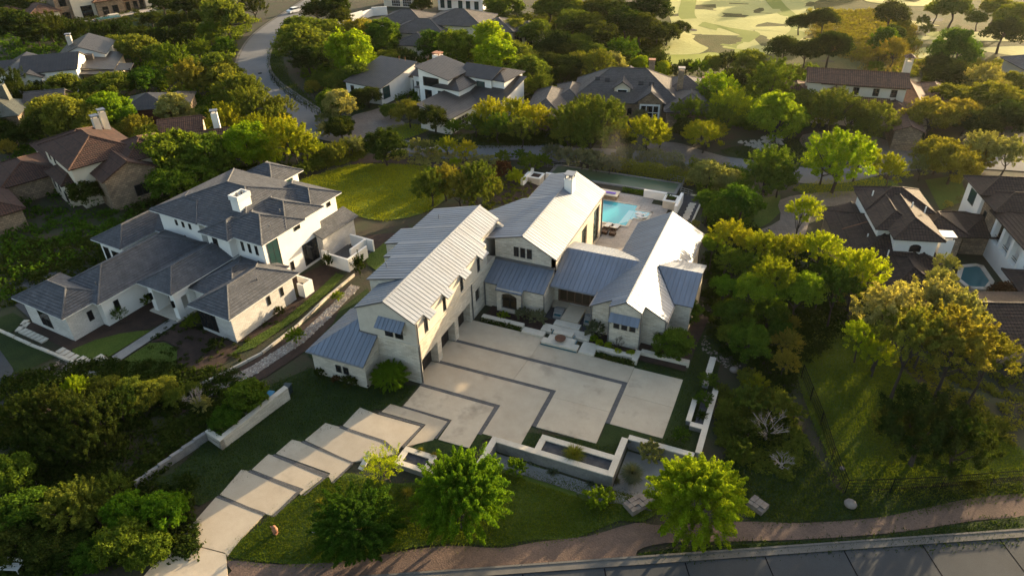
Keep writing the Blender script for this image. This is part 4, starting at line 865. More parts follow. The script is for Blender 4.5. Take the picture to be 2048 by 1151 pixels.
for lab, pts in (('dark metal railing at the left end of the pond', ((-9, 47.9), (-9.1, 52.6), (-6.3, 53.4), (-3.2, 55.3))), ('dark metal railing at the right end of the pond', ((10.8, 55.4), (13.9, 55.0), (14.0, 51.6), (15.9, 50.9)))):
    t = thing('railing', lab, 'railing')
    for i in range(len(pts) - 1):
        a, b = Vector((*pts[i], -.65)), Vector((*pts[i + 1], -.65))
        for h in (.35, .65, 1.0): obj('rail', MB().tube([a + Vector((0, 0, h)), b + Vector((0, 0, h))], .03, 5), 'gutter', t)
        for k in range(3): obj('post', MB().tube([a.lerp(b, k / 3), a.lerp(b, k / 3) + Vector((0, 0, 1.02))], .035, 5), 'gutter', t)
t = thing('hedge', 'long clipped rounded hedge behind the pond', 'hedge'); HEDGE = t
# side garden path right of the pool
SG = thing('stepping_path', 'pale stepping stones in dark gravel right of the pool', 'path')
for k in range(10):
    y = 43.6 + k * .55; obj('stone', MB().box(15.9 + .1 * (k % 2), 16.9 - .1 * ((k + 1) % 2), y, y + .4, -.7, -.56), 'limestone', SG)
sheet('gravel_bed', [(13.7, 42.5), (17.4, 42.5), (17.4, 51.4), (14.6, 51.4), (14.6, 44.5), (13.7, 44.5)], 'dark_gravel', .02, flat=-.65)
obj('kerb', MB().box(17.35, 17.55, 42, 51.5, -.8, -.45).box(15.6, 17.35, 51.3, 51.5, -.8, -.45), 'limestone', SG)
LG = thing('bed_edging', 'thin white kerb zigzag in the planting bed left of the long roof', 'edging')
for x0, x1, y0, y1 in ((-9.8, -9.6, 41.9, 45), (-9.6, -8.6, 41.8, 42.0), (-8.8, -8.6, 38.4, 41.8)): obj('kerb', MB().box(x0, x1, y0, y1, -.8, -.4), 'limestone', LG)
sheet('side_terrace', [(-7.1, 40), (-4.8, 40), (-4.8, 46.5), (-7.1, 46.5)], 'concrete', .05, flat=-.65)

# ------------------------------------------------------------------ the white house with grey tiles on the left
WH = thing('white_house', 'white rendered two-storey house with grey flat-tile hip roofs on the left', 'house', (-37.75, -7.65, -.4), -5.3)
def blk(x0, x1, y0, y1, ze, wall, pitch=.5, kind='hip', oh=.6, roof='tile_grey', z0=-.6):
    polys, z = roofpolys(x0, x1, y0, y1, ze + .4, pitch, kind)
    if wall: obj('wall', MB().box(x0 + oh, x1 - oh, y0 + oh, y1 - oh, z0, ze + .3), wall, WH)
    r = tile_roof(WH, polys, roof, .34, .065, .1)
    fb = MB()
    for (xa, ya, xb, yb) in ((x0, y0, x1, y0), (x1, y0, x1, y1), (x0, y0, x0, y1)):
        fb.tube([(xa, ya, ze + .36), (xb, yb, ze + .36)], .06, 4)
    obj('fascia', fb, 'frame_white', WH); return r
blk(-8.8, .05, -.45, 5.2, 3.0, 'white_brick')
blk(-6.6, .95, 3.0, 17.8, 3.0, 'stucco_white')
blk(1.7, 7.15, 7.45, 18.5, 3.4, None)
blk(6.0, 13.5, 10.0, 18.5, 2.7, 'stucco_white', .36)
blk(9.7, 15.85, 7.35, 17.6, 3.0, 'white_brick')
blk(-13.0, -7.4, 11.9, 24, 3.0, 'stucco_white')
blk(-13, -2, 17, 28, 3.1, 'stucco_white', .36)
blk(-6.5, .3, 30, 36, 5.2, 'stucco_white')
blk(-7.0, 9.5, 17.0, 30.5, 6.2, None, .32)
blk(-7.0, 1.3, 16.85, 23, 6.12, None, .34)
blk(3.0, 7.75, 15.6, 21.0, 6.1, None, .42)
blk(4.0, 12.2, 16.5, 23.5, 6.15, None, .42)
blk(3.5, 11.95, 20.6, 27.1, 6.18, None, .44)
blk(3.0, 11.3, 25.6, 31.2, 6.2, None, .42)
# upper walls
w = MB().box(-6.3, .7, 17.5, 29.8, -.5, 6.3).box(.7, 7.2, 18.2, 29.8, -.5, 6.3).box(3.6, 7.15, 16.2, 20, 2.5, 6.3)
w.box(6.8, 11.55, 17.1, 26.4, -.6, 6.35).box(6.8, 10.7, 26.4, 30.6, -.6, 6.35); obj('wall', w, 'stucco_white', WH)
# porch
obj('porch_floor', MB().box(1.9, 6.6, 7.6, 12, -.4, .15), 'limestone', WH)
p = MB(); p.box(2.3, 3.0, 8.0, 9.6, .15, 3.5); p.box(5.9, 6.6, 8.0, 8.8, .15, 3.5); p.box(5.95, 6.55, 9.9, 12, .15, 3.5); p.box(5.96, 6.54, 8.8, 9.9, .15, .7)
p.box(5.96, 6.54, 8.8, 9.9, 2.6, 3.5); p.box(3.0, 5.9, 8.05, 8.6, 3.0, 3.5); p.box(1.9, 7, 11.9, 18, -.5, 3.5); obj('wall', p, 'stucco_white', WH)
window(WH, (4.2, 11.9, .2), (0, -1), 1.9, 2.5, 2, 2, pm='glass_warm', name='front_door', fm='wood')
for x in (2.65, 6.25): obj('wall_lantern', MB().box(x - .12, x + .12, 7.78, 8.0, 1.7, 2.5), 'iron', WH)
# windows
def ww(x, y, z, n, w, h, nx=1, nz=1, **k): return window(WH, (x, y, z), n, w, h, nx, nz, dep=.05, **k)
ww(-4.9, .15, .5, (0, -1), 1.9, 2.0, 2, 1); ww(-.55, 2.6, 1.2, (1, 0), .6, 1.2); ww(.35, 5.2, 1.2, (1, 0), .6, 1.3); ww(.35, 9.9, 1.2, (1, 0), .7, 1.3)
ww(11.6, 7.95, .45, (0, -1), 2.5, 2.3, 3, 1); ww(15.25, 13.2, 1.6, (1, 0), .45, 1.1); ww(15.25, 15.2, 1.6, (1, 0), .45, 1.1)
for x in (-3.4, -2.2, -1.0): ww(x, 17.5, 5.0, (0, -1), .4, .75)
ww(4.8, 16.2, 4.3, (0, -1), .8, 1.6)
for x in (8.2, 9.3, 10.4): ww(x, 17.1, 4.6, (0, -1), .42, 1.2)
ww(11.55, 18.5, 2.2, (1, 0), 1.7, 3.9, 2, 3, pm='glass_teal'); ww(11.55, 22.6, 5.5, (1, 0), 1.0, .6); ww(11.55, 20.7, .9, (1, 0), .55, 1.2); ww(11.55, 24.0, .3, (1, 0), 2.5, 2.9, 3, 2)
ww(10.7, 29.2, 5.4, (1, 0), .7, .6); ww(-.3, 33.1, 3.2, (1, 0), 2.4, 1.9, 3, 1, pm='glass_teal')
ww(-11.5, 12.5, .4, (0, -1), 1.0, 2.0); ww(-9.5, 12.5, .6, (0, -1), 2.0, 1.6, 2, 1)
# lean-to roof on the right, chimney, walled yards
metal = tile_roof(WH, [[(13.0, 24.9, 3.35), (13.0, 31.8, 3.35), (10.6, 31.8, 4.2), (10.6, 24.9, 4.2)]], 'tile_grey', .34, .045, .12, caps=False)
obj('wall', MB().box(10.6, 12.4, 25.4, 31.4, -.6, 3.4), 'white_brick', WH)
ch = obj('chimney', MB().box(4.3, 5.6, 20.0, 21.9, 6, 9.0), 'stucco_white', WH)
c = MB(); c.box(4.2, 5.7, 19.9, 20.1, 9.0, 9.6).box(4.2, 5.7, 21.8, 22.0, 9.0, 9.6).box(4.2, 4.4, 20.1, 21.8, 9.0, 9.6).box(5.5, 5.7, 20.1, 21.8, 9.0, 9.6); obj('chimney_top', c, 'frame_white', ch)
obj('flue', MB().tube([(4.9, 20.6, 8.9), (4.9, 20.6, 9.75)], .13, 8).tube([(5.0, 21.3, 8.9), (5.0, 21.3, 9.7)], .13, 8), 'gutter', ch)
for x, y, z in ((9.6, 22.3, 7.6), (10.6, 19.5, 7.0), (9.9, 20.0, 7.1), (14.0, 13.4, 4.3), (-1.2, 4.7, 4.4)): obj('vent_pipe', MB().tube([(x, y, z - .3), (x, y, z + .35)], .07, 6), 'gutter', WH)
for xs in (((12.4, 13.2, 24.8, 25.05), (13.2, 16.9, 24.5, 24.75), (16.65, 16.9, 24.75, 28.2), (13.0, 16.65, 29.6, 29.85), (15.4, 15.65, 26.6, 29.6)), ((13.8, 16.0, 19.0, 19.2), (15.8, 16.0, 17.7, 19.0), (15.0, 15.8, 17.7, 17.85))):
    m = MB()
    for x0, x1, y0, y1 in xs: m.box(x0, x1, y0, y1, -.4, 1.7)
    obj('yard_wall', m, 'stucco_white', WH)
obj('yard_floor', MB().box(12.4, 16.6, 25.0, 29.6, -.4, .1), 'paver', WH)
AC = thing('condenser', 'round grey air-conditioning unit in the little white yard of the white house', 'condenser', (-37.75 + 16.3, -7.65 + 17.1, -.3))
obj('body', MB().lathe((0, 0, 0), [(.42, 0), (.42, .8), (.38, .85)], 14), 'gutter', AC); obj('fan_grille', MB().lathe((0, 0, .85), [(.34, 0), (.3, .05), (.1, .07)], 14), 'iron', AC)
def wl(x, y, rot=-5.3): c_, s_ = math.cos(rad(rot)), math.sin(rad(rot)); return (-37.75 + x * c_ - y * s_, -7.65 + x * s_ + y * c_)
WLp = lambda pts: [wl(*p) for p in pts]
sheet('white_house_bed', WLp([(-9, -1), (0.5, -1.2), (3, 2), (5, 6), (5.2, 8), (1, 11), (-.8, 4), (-1, .1), (-8.4, .1)]), 'mulch', .02, 1.5)
sheet('white_house_lawn', WLp([(.5, -1.0), (1.2, 1.2), (2.6, 3.2), (4.2, 4.6), (5.2, 5.2), (5.1, -1.6), (3, -1.9)]), 'lawn', .035, 1.5)
sheet('white_house_lawn', WLp([(7.0, -1), (7.0, 3.6), (8.4, 4.4), (10.5, 4.2), (13, 2), (15.5, 1), (15.5, -1.8), (10, -2.2)]), 'lawn', .03, 1.5)
sheet('white_house_bed', WLp([(7.0, 3.8), (7.0, 8), (11, 8), (16, 7.6), (17, 4), (15, 1.4), (12, 2.8), (10, 4.4), (8, 4.6)]), 'mulch', .025, 1.5)
sheet('white_house_lawn', WLp([(16.2, 6), (17.6, 8), (18.0, 14), (17.6, 20), (16.9, 23.5), (15.6, 23.5), (16.4, 18), (16.8, 13), (16.2, 9)]), 'lawn', .03, 1.5)
sheet('white_house_bed', WLp([(15.3, 8), (16.4, 9), (16.8, 13), (16.4, 18), (15.6, 24.4), (13, 24.6), (11.6, 20), (15, 18)]), 'mulch', .025, 1.5)
sheet('front_walk', WLp([(5.25, 7.8), (6.65, 7.8), (6.7, 2), (6.95, -3), (6.9, -5), (5.5, -5), (5.4, 0)]), 'concrete_grey', .05, 1.5)
sheet('left_lawn', WLp([(-16, -2.6), (.2, -2.6), (.2, -6), (-6, -9), (-18, -10)]), 'lawn_dark', .02, 2)
sheet('left_lawn', WLp([(-12, .2), (-8.6, 0), (-8.4, -2.3), (-13, -2.3)]), 'lawn_dark', .02, 2)
sheet('motor_court', WLp([(-20, 2.5), (-9, 0.4), (-8.9, 8), (-13.2, 11.5), (-14.5, 10.5)]), 'street', .03, 3)
sheet('motor_court', [(-46.47, -10.69), (-44.08, -11.77), (-39.87, -13.36), (-36.35, -15.24), (-35.02, -16.64), (-34.01, -18.39), (-34.11, -19.80)], 'street', .03, 3)
KB = thing('garden_kerb', 'pale stone kerb in lengths along the lawn of the white house', 'kerb')
pts = [wl(-14, -2.4), wl(-9.8, -2.4), wl(-4, -2.4), wl(.4, -2.2), wl(3.5, -2.2), wl(3.6, -4.2), wl(5.3, -4.4)]
for p, q in zip(pts, pts[1:]):
    k = max(1, round(math.dist(p, q) / 1.5))
    for j in range(k):
        a = Vector((*p, 0)).lerp(Vector((*q, 0)), j / k); b = Vector((*p, 0)).lerp(Vector((*q, 0)), (j + 1) / k - .02); d = (b - a); l = d.length; d.normalize()
        obj('kerb_stone', MB().obox(a + Vector((0, 0, terr(a.x, a.y) - .2)), d, Vector((0, 0, 1)), Vector((d.y, -d.x, 0)), l, .42 + .05 * (j % 2), .3), 'limestone', KB)
KB2 = thing('garden_kerb', 'long thin pale kerb beside the rock bed right of the white house', 'kerb')
pts = [wl(16.0, -2.0), wl(17.8, 3), wl(19.1, 7.7), wl(19.1, 13.0), wl(18.3, 18.6), wl(18.0, 24.0)]
for p, q in zip(pts, pts[1:]):
    k = max(1, round(math.dist(p, q) / 1.5))
    for j in range(k):
        a = Vector((*p, 0)).lerp(Vector((*q, 0)), j / k); b = Vector((*p, 0)).lerp(Vector((*q, 0)), (j + 1) / k - .01); d = (b - a); l = d.length; d.normalize()
        obj('kerb_stone', MB().obox(a + Vector((0, 0, terr(a.x, a.y) - .2)), d, Vector((0, 0, 1)), Vector((d.y, -d.x, 0)), l, .45, .2), 'limestone', KB2)
ST = thing('stepping_path', 'pale square stepping stones beside the kerb left of the white house', 'path')
spots = [(-8.9, -.3), (-8.3, -.55), (-8.2, -1.3)] + [(-7.4 + .72 * k, -1.35) for k in range(6)] + [(-.4, -1.6), (.4, -1.65), (1.2, -1.7), (2.0, -1.7), (2.9, -1.5), (3.7, -1.55), (4.3, -.45), (4.9, -.5), (4.35, -1.1)]
for x, y in spots:
    X, Y = wl(x, y); o = obj('stone', MB().box(-.3, .3, -.42, .42, -.1, .06), 'limestone', ST); o.location = (X, Y, terr(X, Y) + .02); o.rotation_euler.z = rad(-5 + 30 * (x < -7.9))
# rock bed between the houses
rbp = [wl(16.9, -1.5), wl(18.3, 1.5), wl(19.9, 6), wl(20.6, 11.5), wl(20.0, 17), wl(19.2, 22), wl(20.6, 22), wl(21.5, 16), wl(22.1, 11), wl(21.3, 5), wl(19.5, .5), wl(18.2, -2.5)]
sheet('rock_bed', rbp, 'rock', .03, 1.0); sheet('rock_bed_mulch', [wl(16.4, -2.6), wl(18.4, 2.5), wl(19.5, 8), wl(19.6, 14), wl(18.8, 22), wl(19.3, 22), wl(22.5, 15), wl(23.3, 10.6), wl(22.6, 5), wl(20.4, .5), wl(18.8, -3.4)], 'mulch', .01, 1)

# ------------------------------------------------------------------ the other houses of the hillside
def house(name, label, x, y, rz):
    t = thing(name, label, 'house', (x, y, terr(x, y)), rz); t['_o'] = 0; del t['_o']; return t
def bw(P, side, c, z, w, h, at, nx=2, nz=2, **k):
    """window on an axis-aligned face: at = coordinate of the face"""
    if side in 'EW': return window(P, (at, c, z), (1 if side == 'E' else -1, 0), w, h, nx, nz, dep=.06, **k)
    return window(P, (c, at, z), (0, 1 if side == 'N' else -1), w, h, nx, nz, dep=.06, **k)
def chimney(P, x, y, z0, z1, sx, sy, mat, cap='gutter', legs=True):
    c = obj('chimney', MB().box(x - sx, x + sx, y - sy, y + sy, z0, z1), mat, P)
    m = MB()
    if legs:
        for a in (-1, 1):
            for b in (-1, 1): m.box(x + a * sx * .8 - .06, x + a * sx * .8 + .06, y + b * sy * .8 - .06, y + b * sy * .8 + .06, z1, z1 + .35)
        m.box(x - sx - .1, x + sx + .1, y - sy - .1, y + sy + .1, z1 + .35, z1 + .48)
    else: m.box(x - sx - .08, x + sx + .08, y - sy - .08, y + sy + .08, z1, z1 + .15)
    obj('cap', m, cap, c); return c
MD = dict(metal=True)
# white modern house with dark metal roofs (centre back)
P = house('modern_house', 'white modern house with dark ribbed metal roofs beside the winding road', -46.97, 68.57, -8)
block(P, -9.0, -.2, 0, 11, 3.4, 'y+', .18, 'stucco_white', 'metal_dark', .4, **MD)
block(P, -5.5, 4.0, 9, 17, 3.2, 'gx', .3, 'stucco_white', 'metal_dark', .4, **MD)
block(P, 1.5, 10, 8.0, 15.5, 4.0, 'gx', .35, 'stucco_white', 'metal_dark', .4, **MD)
block(P, 7.6, 14.2, 2.2, 10, 6.4, 'x-', .2, 'stucco_white', 'metal_dark', .5, **MD)
block(P, 11.8, 17, 1.6, 9, 5.0, 'hip', .35, 'stucco_white', 'metal_dark', .5, **MD)
block(P, 13.5, 20.5, 7, 13.5, 6.0, 'gx', .35, 'stucco_white', 'metal_dark', .5, **MD)
block(P, 18.5, 23, 7.5, 14, 5.9, 'hip', .35, 'stucco_white', 'metal_dark', .5, **MD)
block(P, 14.2, 20.6, -6.5, 5, 3.0, 'x-', .2, 'stucco_white', 'metal_dark', .5, **MD)
block(P, 15.5, 24.5, 3, 12, 3.2, 'y+', .25, 'stucco_white', 'metal_dark', .4, **MD)
bw(P, 'S', -2.3, .9, 3.2, 2.3, -.01, 3, 2, pm='glass_teal'); bw(P, 'E', 1.6, .9, 2.0, 2.3, -.19, 2, 2, pm='glass_teal'); bw(P, 'S', -7.4, 1.4, .9, 1.4, -.01, 1, 1)
bw(P, 'S', 10.4, 4.5, 3.6, 1.7, 2.19, 1, 1); bw(P, 'S', 9.6, 1.6, 1.6, 2.2, 2.19, 1, 1); bw(P, 'S', 13.6, 2.4, 2.6, 1.8, 1.59, 3, 2, pm='glass_teal'); bw(P, 'S', 3.0, .6, 1.6, 2.2, 7.99, 2, 3, pm='glass_teal'); bw(P, 'S', 1.2, .2, 1.2, 2.4, 8.9, 1, 1)
bw(P, 'S', 18.2, 3.9, 1.8, 1.4, 6.99, 3, 2, pm='glass_teal'); bw(P, 'S', 15.3, 4.2, .8, .8, 6.99, 1, 1)
obj('entry_canopy', MB().box(4.0, 8.0, 5.0, 8.2, 2.6, 2.75), 'metal_dark', P); obj('entry_wall', MB().box(4.2, 4.6, 5.6, 8.2, -.3, 2.6), 'stucco_white', P); bw(P, 'S', 6.2, .2, 2.6, 2.3, 7.98, 2, 1, pm='glass_warm', fm='wood')
bw(P, 'E', -3.2, .2, 4.2, 2.1, 20.61, 4, 3, fm='frame_white', pm='door_dark', name='garage_door')
c = chimney(P, 4.9, 12.0, 4, 7.3, .8, .7, 'stucco_white', 'terracotta')
for x, y in ((-4, 10.8), (-2.5, 10.9), (2, 12.5), (11, 12), (15, 12)): obj('vent_pipe', MB().tube([(x, y, 4), (x, y, 6.2)], .05, 5), 'terracotta', P)
# grey slate house (right of it)
P = house('slate_house', 'wide stone house with dark slate roof, dormer and skylights', .44, 79.4, 12)
block(P, -12, 7, -.6, 12, 3.2, 'hip', .62, 'rubble', 'tile_slate', .6)
block(P, -.2, 4.1, -1.5, 6, 3.6, 'gy', .75, 'rubble', 'tile_slate', .6); block(P, -8.6, -6, -1.2, 4, 3.1, 'gy', .7, 'rubble', 'tile_slate', .5)
block(P, -4.6, -1.8, 1.0, 6, 5.2, 'gy', .7, 'stucco_cream', 'tile_slate', .45, z0=3)
block(P, -19, -13, -9, 4, 3.0, 'hip', .55, 'rubble', 'tile_slate', .6); block(P, -15.5, -10, -2, 8, 3.0, 'hip', .5, 'rubble', 'tile_slate', .6); block(P, -16.5, -13.4, -10.4, -4, 2.9, 'gy', .6, 'rubble', 'tile_slate', .5)
block(P, 4, 12.5, 4, 13, 3.4, 'hip', .45, 'rubble', 'tile_slate', .6); block(P, 5, 13, -4, 6, 3.1, 'hip', .45, 'rubble', 'tile_slate', .6); block(P, -5, 0, 10, 16, 3.6, 'gy', .4, 'rubble', 'tile_slate', .5)
bw(P, 'S', 1.95, .3, 3.6, 3.0, -1.51, 3, 2, fm='frame_white', fw=.3, bw=.14); bw(P, 'S', -3.2, 4.3, 1.9, .75, .99, 1, 1, fm='frame_white', fw=.14); bw(P, 'S', -1.6, .8, .8, 1.4, -.61, 1, 1); bw(P, 'S', -7.3, .6, 1.6, 2.0, -1.21, 2, 1, fm='frame_white'); bw(P, 'S', -4.2, .0, 1.6, 2.4, -.61, 2, 1, fm='wood', pm='glass_warm')
for x, y in ((-7.9, 3.0), (-6.1, 2.8), (.0, 2.4), (1.9, 2.3)):
    z = 3.2 + .62 * (y + 1.2); s = obj('skylight', MB().obox((x - .45, y, z + .05), (1, 0, 0), Vector((0, 1, .62)).normalized(), Vector((0, -.62, 1)).normalized(), .9, .7, .14), 'frame_dark', P)
    obj('pane', MB().obox((x - .38, y + .05, z + .2), (1, 0, 0), Vector((0, 1, .62)).normalized(), Vector((0, -.62, 1)).normalized(), .76, .58, .03), 'glass_sky', s)
chimney(P, 1.6, 9.0, 4, 8.2, .55, .55, 'rubble', 'terracotta', False); chimney(P, 7.0, 4.6, 4, 7.8, .5, .5, 'rubble', 'rock_pale'); chimney(P, 11.4, 6.3, 3, 6, .45, .4, 'rubble', 'terracotta', False)
# tiled villa upper right
P = house('tiled_villa', 'long cream villa with brown barrel tiles and a little bell chimney', 43.3, 86.6, 6)
block(P, -15, .6, 4.6, 11.5, 6.4, 'gx', .36, 'stucco_cream', 'tile_clay', .5); block(P, -19, -14, 6, 13, 3.4, 'hip', .4, 'stucco_cream', 'tile_clay', .5)
block(P, -12.6, -8.4, 2.5, 8, 4.6, 'gy', .55, 'stucco_cream', 'tile_clay', .4); block(P, -15, -2, 1.8, 6, 3.2, 'y+', .35, 'stucco_cream', 'tile_clay', .5)
block(P, -3, 1.5, 1.0, 12, 3.2, 'hip', .4, 'stucco_cream', 'tile_clay', .5); block(P, .2, 5.2, 2, 15, 3.4, 'gy', .5, 'stucco_cream', 'tile_clay', .6); block(P, 4, 10, 6, 18, 3.2, 'hip', .42, 'stucco_cream', 'tile_clay', .5); block(P, -1.8, 2.2, -7, 3, 3.0, 'gy', .4, 'rubble', 'tile_clay', .4)
for x in (-7.2, -4.0, -1.2): bw(P, 'S', x, 4.6, 1.0, 1.3, 4.59, 2, 2, fm='wood')
bw(P, 'S', -10.5, 3.3, 1.2, 1.3, 2.49, 2, 2); bw(P, 'S', 2.4, .5, 1.8, 2.0, 1.99, 2, 2); obj('beam', MB().box(-13, .4, 4.2, 4.6, 6.1, 6.25), 'wood', P)
c = obj('chimney', MB().box(.9, 2.1, 12.6, 13.8, 3, 8.6), 'stucco_cream', P); k = MB().box(.9, 1.15, 12.6, 12.85, 8.6, 9.3).box(1.85, 2.1, 12.6, 12.85, 8.6, 9.3).box(.9, 1.15, 13.55, 13.8, 8.6, 9.3).box(1.85, 2.1, 13.55, 13.8, 8.6, 9.3); obj('arcade', k, 'stucco_cream', c)
obj('cap', MB().add([(.6, 12.3, 9.3), (2.4, 12.3, 9.3), (2.4, 14.1, 9.3), (.6, 14.1, 9.3), (1.5, 13.2, 9.95)], [(0, 1, 4), (1, 2, 4), (2, 3, 4), (3, 0, 4), (3, 2, 1, 0)]), 'tile_clay', c)
# brown tiled house right
P = house('tiled_house', 'white and stone house with dark brown tiled roofs right of the thicket', 33.2, 46.97, 14)
block(P, .4, 9.4, -13.6, -.4, 2.9, 'hip', .42, 'rubble', 'tile_brown', .5); block(P, .3, 6, -7, -.3, 2.95, 'gy', .4, 'rubble', 'tile_brown', .4)
block(P, 4.0, 10.6, -4.6, .8, 5.8, 'hip', .5, 'stucco_white', 'tile_brown', .6); block(P, 5.2, 9.6, -11.6, -1, 5.75, 'hip', .5, 'stucco_white', 'tile_brown', .55); block(P, 3.8, 8, -9.4, 0, 5.72, 'hip', .45, 'stucco_white', 'tile_brown', .5)
block(P, 10, 14.4, -6.6, -1.2, 3.9, 'hip', .45, 'rubble', 'tile_brown', .6); block(P, 6, 11, -14.5, -9, 2.7, 'hip', .4, 'stucco_white', 'tile_brown', .5); block(P, 3.8, 8.6, -18, -11, 2.8, 'hip', .5, 'rubble', 'tile_brown', .5)
m = MB()
pts = [(-.6, 0), (.6, 0), (.6, .6)] + [(.6 * math.cos(a), .6 + .35 * math.sin(a)) for a in (.5, 1.1, 1.57, 2.04, 2.64)] + [(-.6, .6)]
f = obj('window', MB().prism([(7.4 + x * 1.12, -11.66, 4.0 + z * 1.12 - .05) for x, z in pts], (0, .06, 0)), 'frame_white', P); obj('pane', MB().prism([(7.4 + x, -11.69, 4.02 + z) for x, z in pts], (0, .05, 0)), 'glass', f)
bw(P, 'W', -2.2, 3.6, 1.0, 1.3, 3.99, 2, 2)
chimney(P, 11.2, -9.6, 0, 5.0, .7, .7, 'stucco_white', 'metal')
for x, y, z in ((4.6, -2.4, 6.8), (8, -6, 7.2), (9.4, -6.4, 6.9), (3.0, -9, 4.3), (4.4, -12.5, 4.2)): obj('vent_pipe', MB().tube([(x, y, z - .5), (x, y, z + .3)], .08, 5), 'stucco_white', P)
obj('gutter', MB().tube([(.5, -7.4, 4.2), (3.2, -7.4, 5.4)], .06, 5), 'rust', P)
# far right house with loggia
P = house('loggia_house', 'white and stone house with brown tiles and an open loggia at the right edge', 50.5, 50.5, 14)
block(P, .5, 9, .6, 5.2, 6.4, 'hip', .45, 'stucco_white', 'tile_brown', .6); block(P, .9, 9, -3, 1.5, 6.0, 'hip', .45, 'rubble', 'tile_brown', .6)
polys, z = roofpolys(.4, 9.5, -11.6, -2.2, 5.5, .4, 'hip'); tile_roof(P, polys, 'tile_brown', .4)
m = MB().box(2.8, 9, -10.8, -2.8, -.5, 5.3).box(1.0, 9, -10.8, -2.8, -.5, 2.3)
for y in (-10.8, -8.4, -5.9, -3.6): m.box(1.0, 1.6, y, y + .55, 2.3, 5.2)
m.box(1.0, 1.5, -10.8, -2.8, 5.0, 5.3); obj('wall', m, 'stucco_white', P)
for y in (-9.4, -6.9, -4.5): obj('railing', MB().tube([(1.2, y - .7, 3.1), (1.2, y + .7, 3.1)], .03, 5).tube([(1.2, y - .7, 2.8), (1.2, y + .7, 2.8)], .03, 5), 'iron', P)
bw(P, 'W', 3.0, 3.9, 1.7, 1.8, .49, 1, 1, pm='glass_teal'); bw(P, 'W', -.6, 3.6, .7, 1.0, .89, 1, 1); bw(P, 'E', -6, 3, 1, 1, 9.01); 
block(P, -.2, 6, -20, -11.5, 2.6, 'hip', .3, 'stucco_white', 'tile_brown', .5)
f = obj('arch_opening', MB().prism([(x * .9 + 1.6, -20.06, z) for x, z in [(-1, -.3), (1, -.3), (1, 1.1), (.8, 1.6), (.4, 1.95), (0, 2.05), (-.4, 1.95), (-.8, 1.6), (-1, 1.1)]], (0, .08, 0)), 'door_dark', P)
PL2 = thing('swimming_pool', 'dim teal pool between the tiled house and the loggia house', 'pool', (0, 0, 0))
pp = [(49.33, 43.38), (51.12, 44.44), (51.94, 44.27), (52.70, 40.77), (51.87, 38.65), (49.77, 38.05), (48.64, 39.88)]
zt_ = min(terr(*p) for p in pp) + .16
obj('water', MB().prism([(x, y, zt_ - .05) for x, y in pp], (0, 0, .05)), 'pool_dim', PL2)
for i in range(len(pp)):
    a, b = Vector((*pp[i], zt_ - .5)), Vector((*pp[(i + 1) % len(pp)], zt_ - .5)); d = (b - a); l = d.length; d.normalize(); obj('coping', MB().obox(a, d, Vector((0, 0, 1)), Vector((d.y, -d.x, 0)), l, .6, .5), 'limestone', PL2)
# white farmhouse-like house upper left
P = house('gabled_house', 'white rendered house with black metal gables and a patio pergola', -114.5, 58.7, 40)
block(P, -14.5, -10, -4, 9, 4.6, 'gy', .42, 'stucco_white', 'metal_dark', .4, **MD); block(P, -22, -13, 0, 6, 4.4, 'gx', .4, 'stucco_white', 'metal_dark', .4, **MD)
block(P, -10, .2, -6.4, 4, 5.0, 'gx', .4, 'stucco_white', 'metal_dark', .35, **MD); block(P, -10.5, -6, -8, 2, 4.4, 'gy', .42, 'stucco_white', 'metal_dark', .4, **MD)
block(P, -6, 3.5, 6, 18, 4.6, 'gy', .4, 'stucco_white', 'metal_dark', .4, **MD); block(P, 0, 6, -3, 11, 3.4, 'x-', .15, 'stucco_cream', 'metal_dark', .4, **MD)
polys, z = roofpolys(.4, 7, -6, 1, 3.1, .1, 'x-'); metal_roof(P, polys, 'metal_dark', 'metal_dark', .55, panels=False)
polys, z = roofpolys(6.4, 9.4, -3, 2.6, 2.9, .08, 'x-'); metal_roof(P, polys, 'metal_dark', 'metal_dark', .55, panels=False)
for x, y in ((.8, -5.7), (6.6, -5.7), (6.7, .6), (9.2, -2.6), (9.2, 2.3)): obj('post', MB().box(x - .1, x + .1, y - .1, y + .1, -.3, 3.1), 'iron', P)
bw(P, 'E', -1.2, 2.6, 1.2, 2.0, .21, 1, 2); bw(P, 'E', -4.6, .1, 1.6, 2.2, .21, 2, 2, pm='glass_warm')
for x in (-4.6, -2.2): bw(P, 'S', x, 3.4, .9, .5, -6.41, 1, 1)
for x in (-9.1, -7.4): bw(P, 'S', x, 2.4, .9, .5, -8.01, 1, 1)
bw(P, 'E', 0, .6, 1.4, 1.8, 6.01, 2, 2); bw(P, 'S', -12.2, 1.8, 1.0, 1.2, -4.01)
chimney(P, -4.6, 14.5, 4, 7.2, .5, .45, 'stucco_grey', 'metal')
obj('dormer', MB().prism([(-1, 3.4, 4.2), (1.6, 3.4, 4.2), (1.6, 3.4, 5.3), (-1, 3.4, 5.3)], (0, 1.2, 0)), 'metal_dark', P)
PT = thing('picnic_table', 'small patio table with white chairs by the pergola of the gabled house', 'table', (-114.5 + 4.5, 58.7 + 3.5, terr(-110, 62)), 40)
obj('top', MB().lathe((0, 0, .7), [(.6, 0), (.6, .05)], 12), 'frame_white', PT); obj('pedestal', MB().tube([(0, 0, 0), (0, 0, .7)], .06, 6), 'iron', PT)
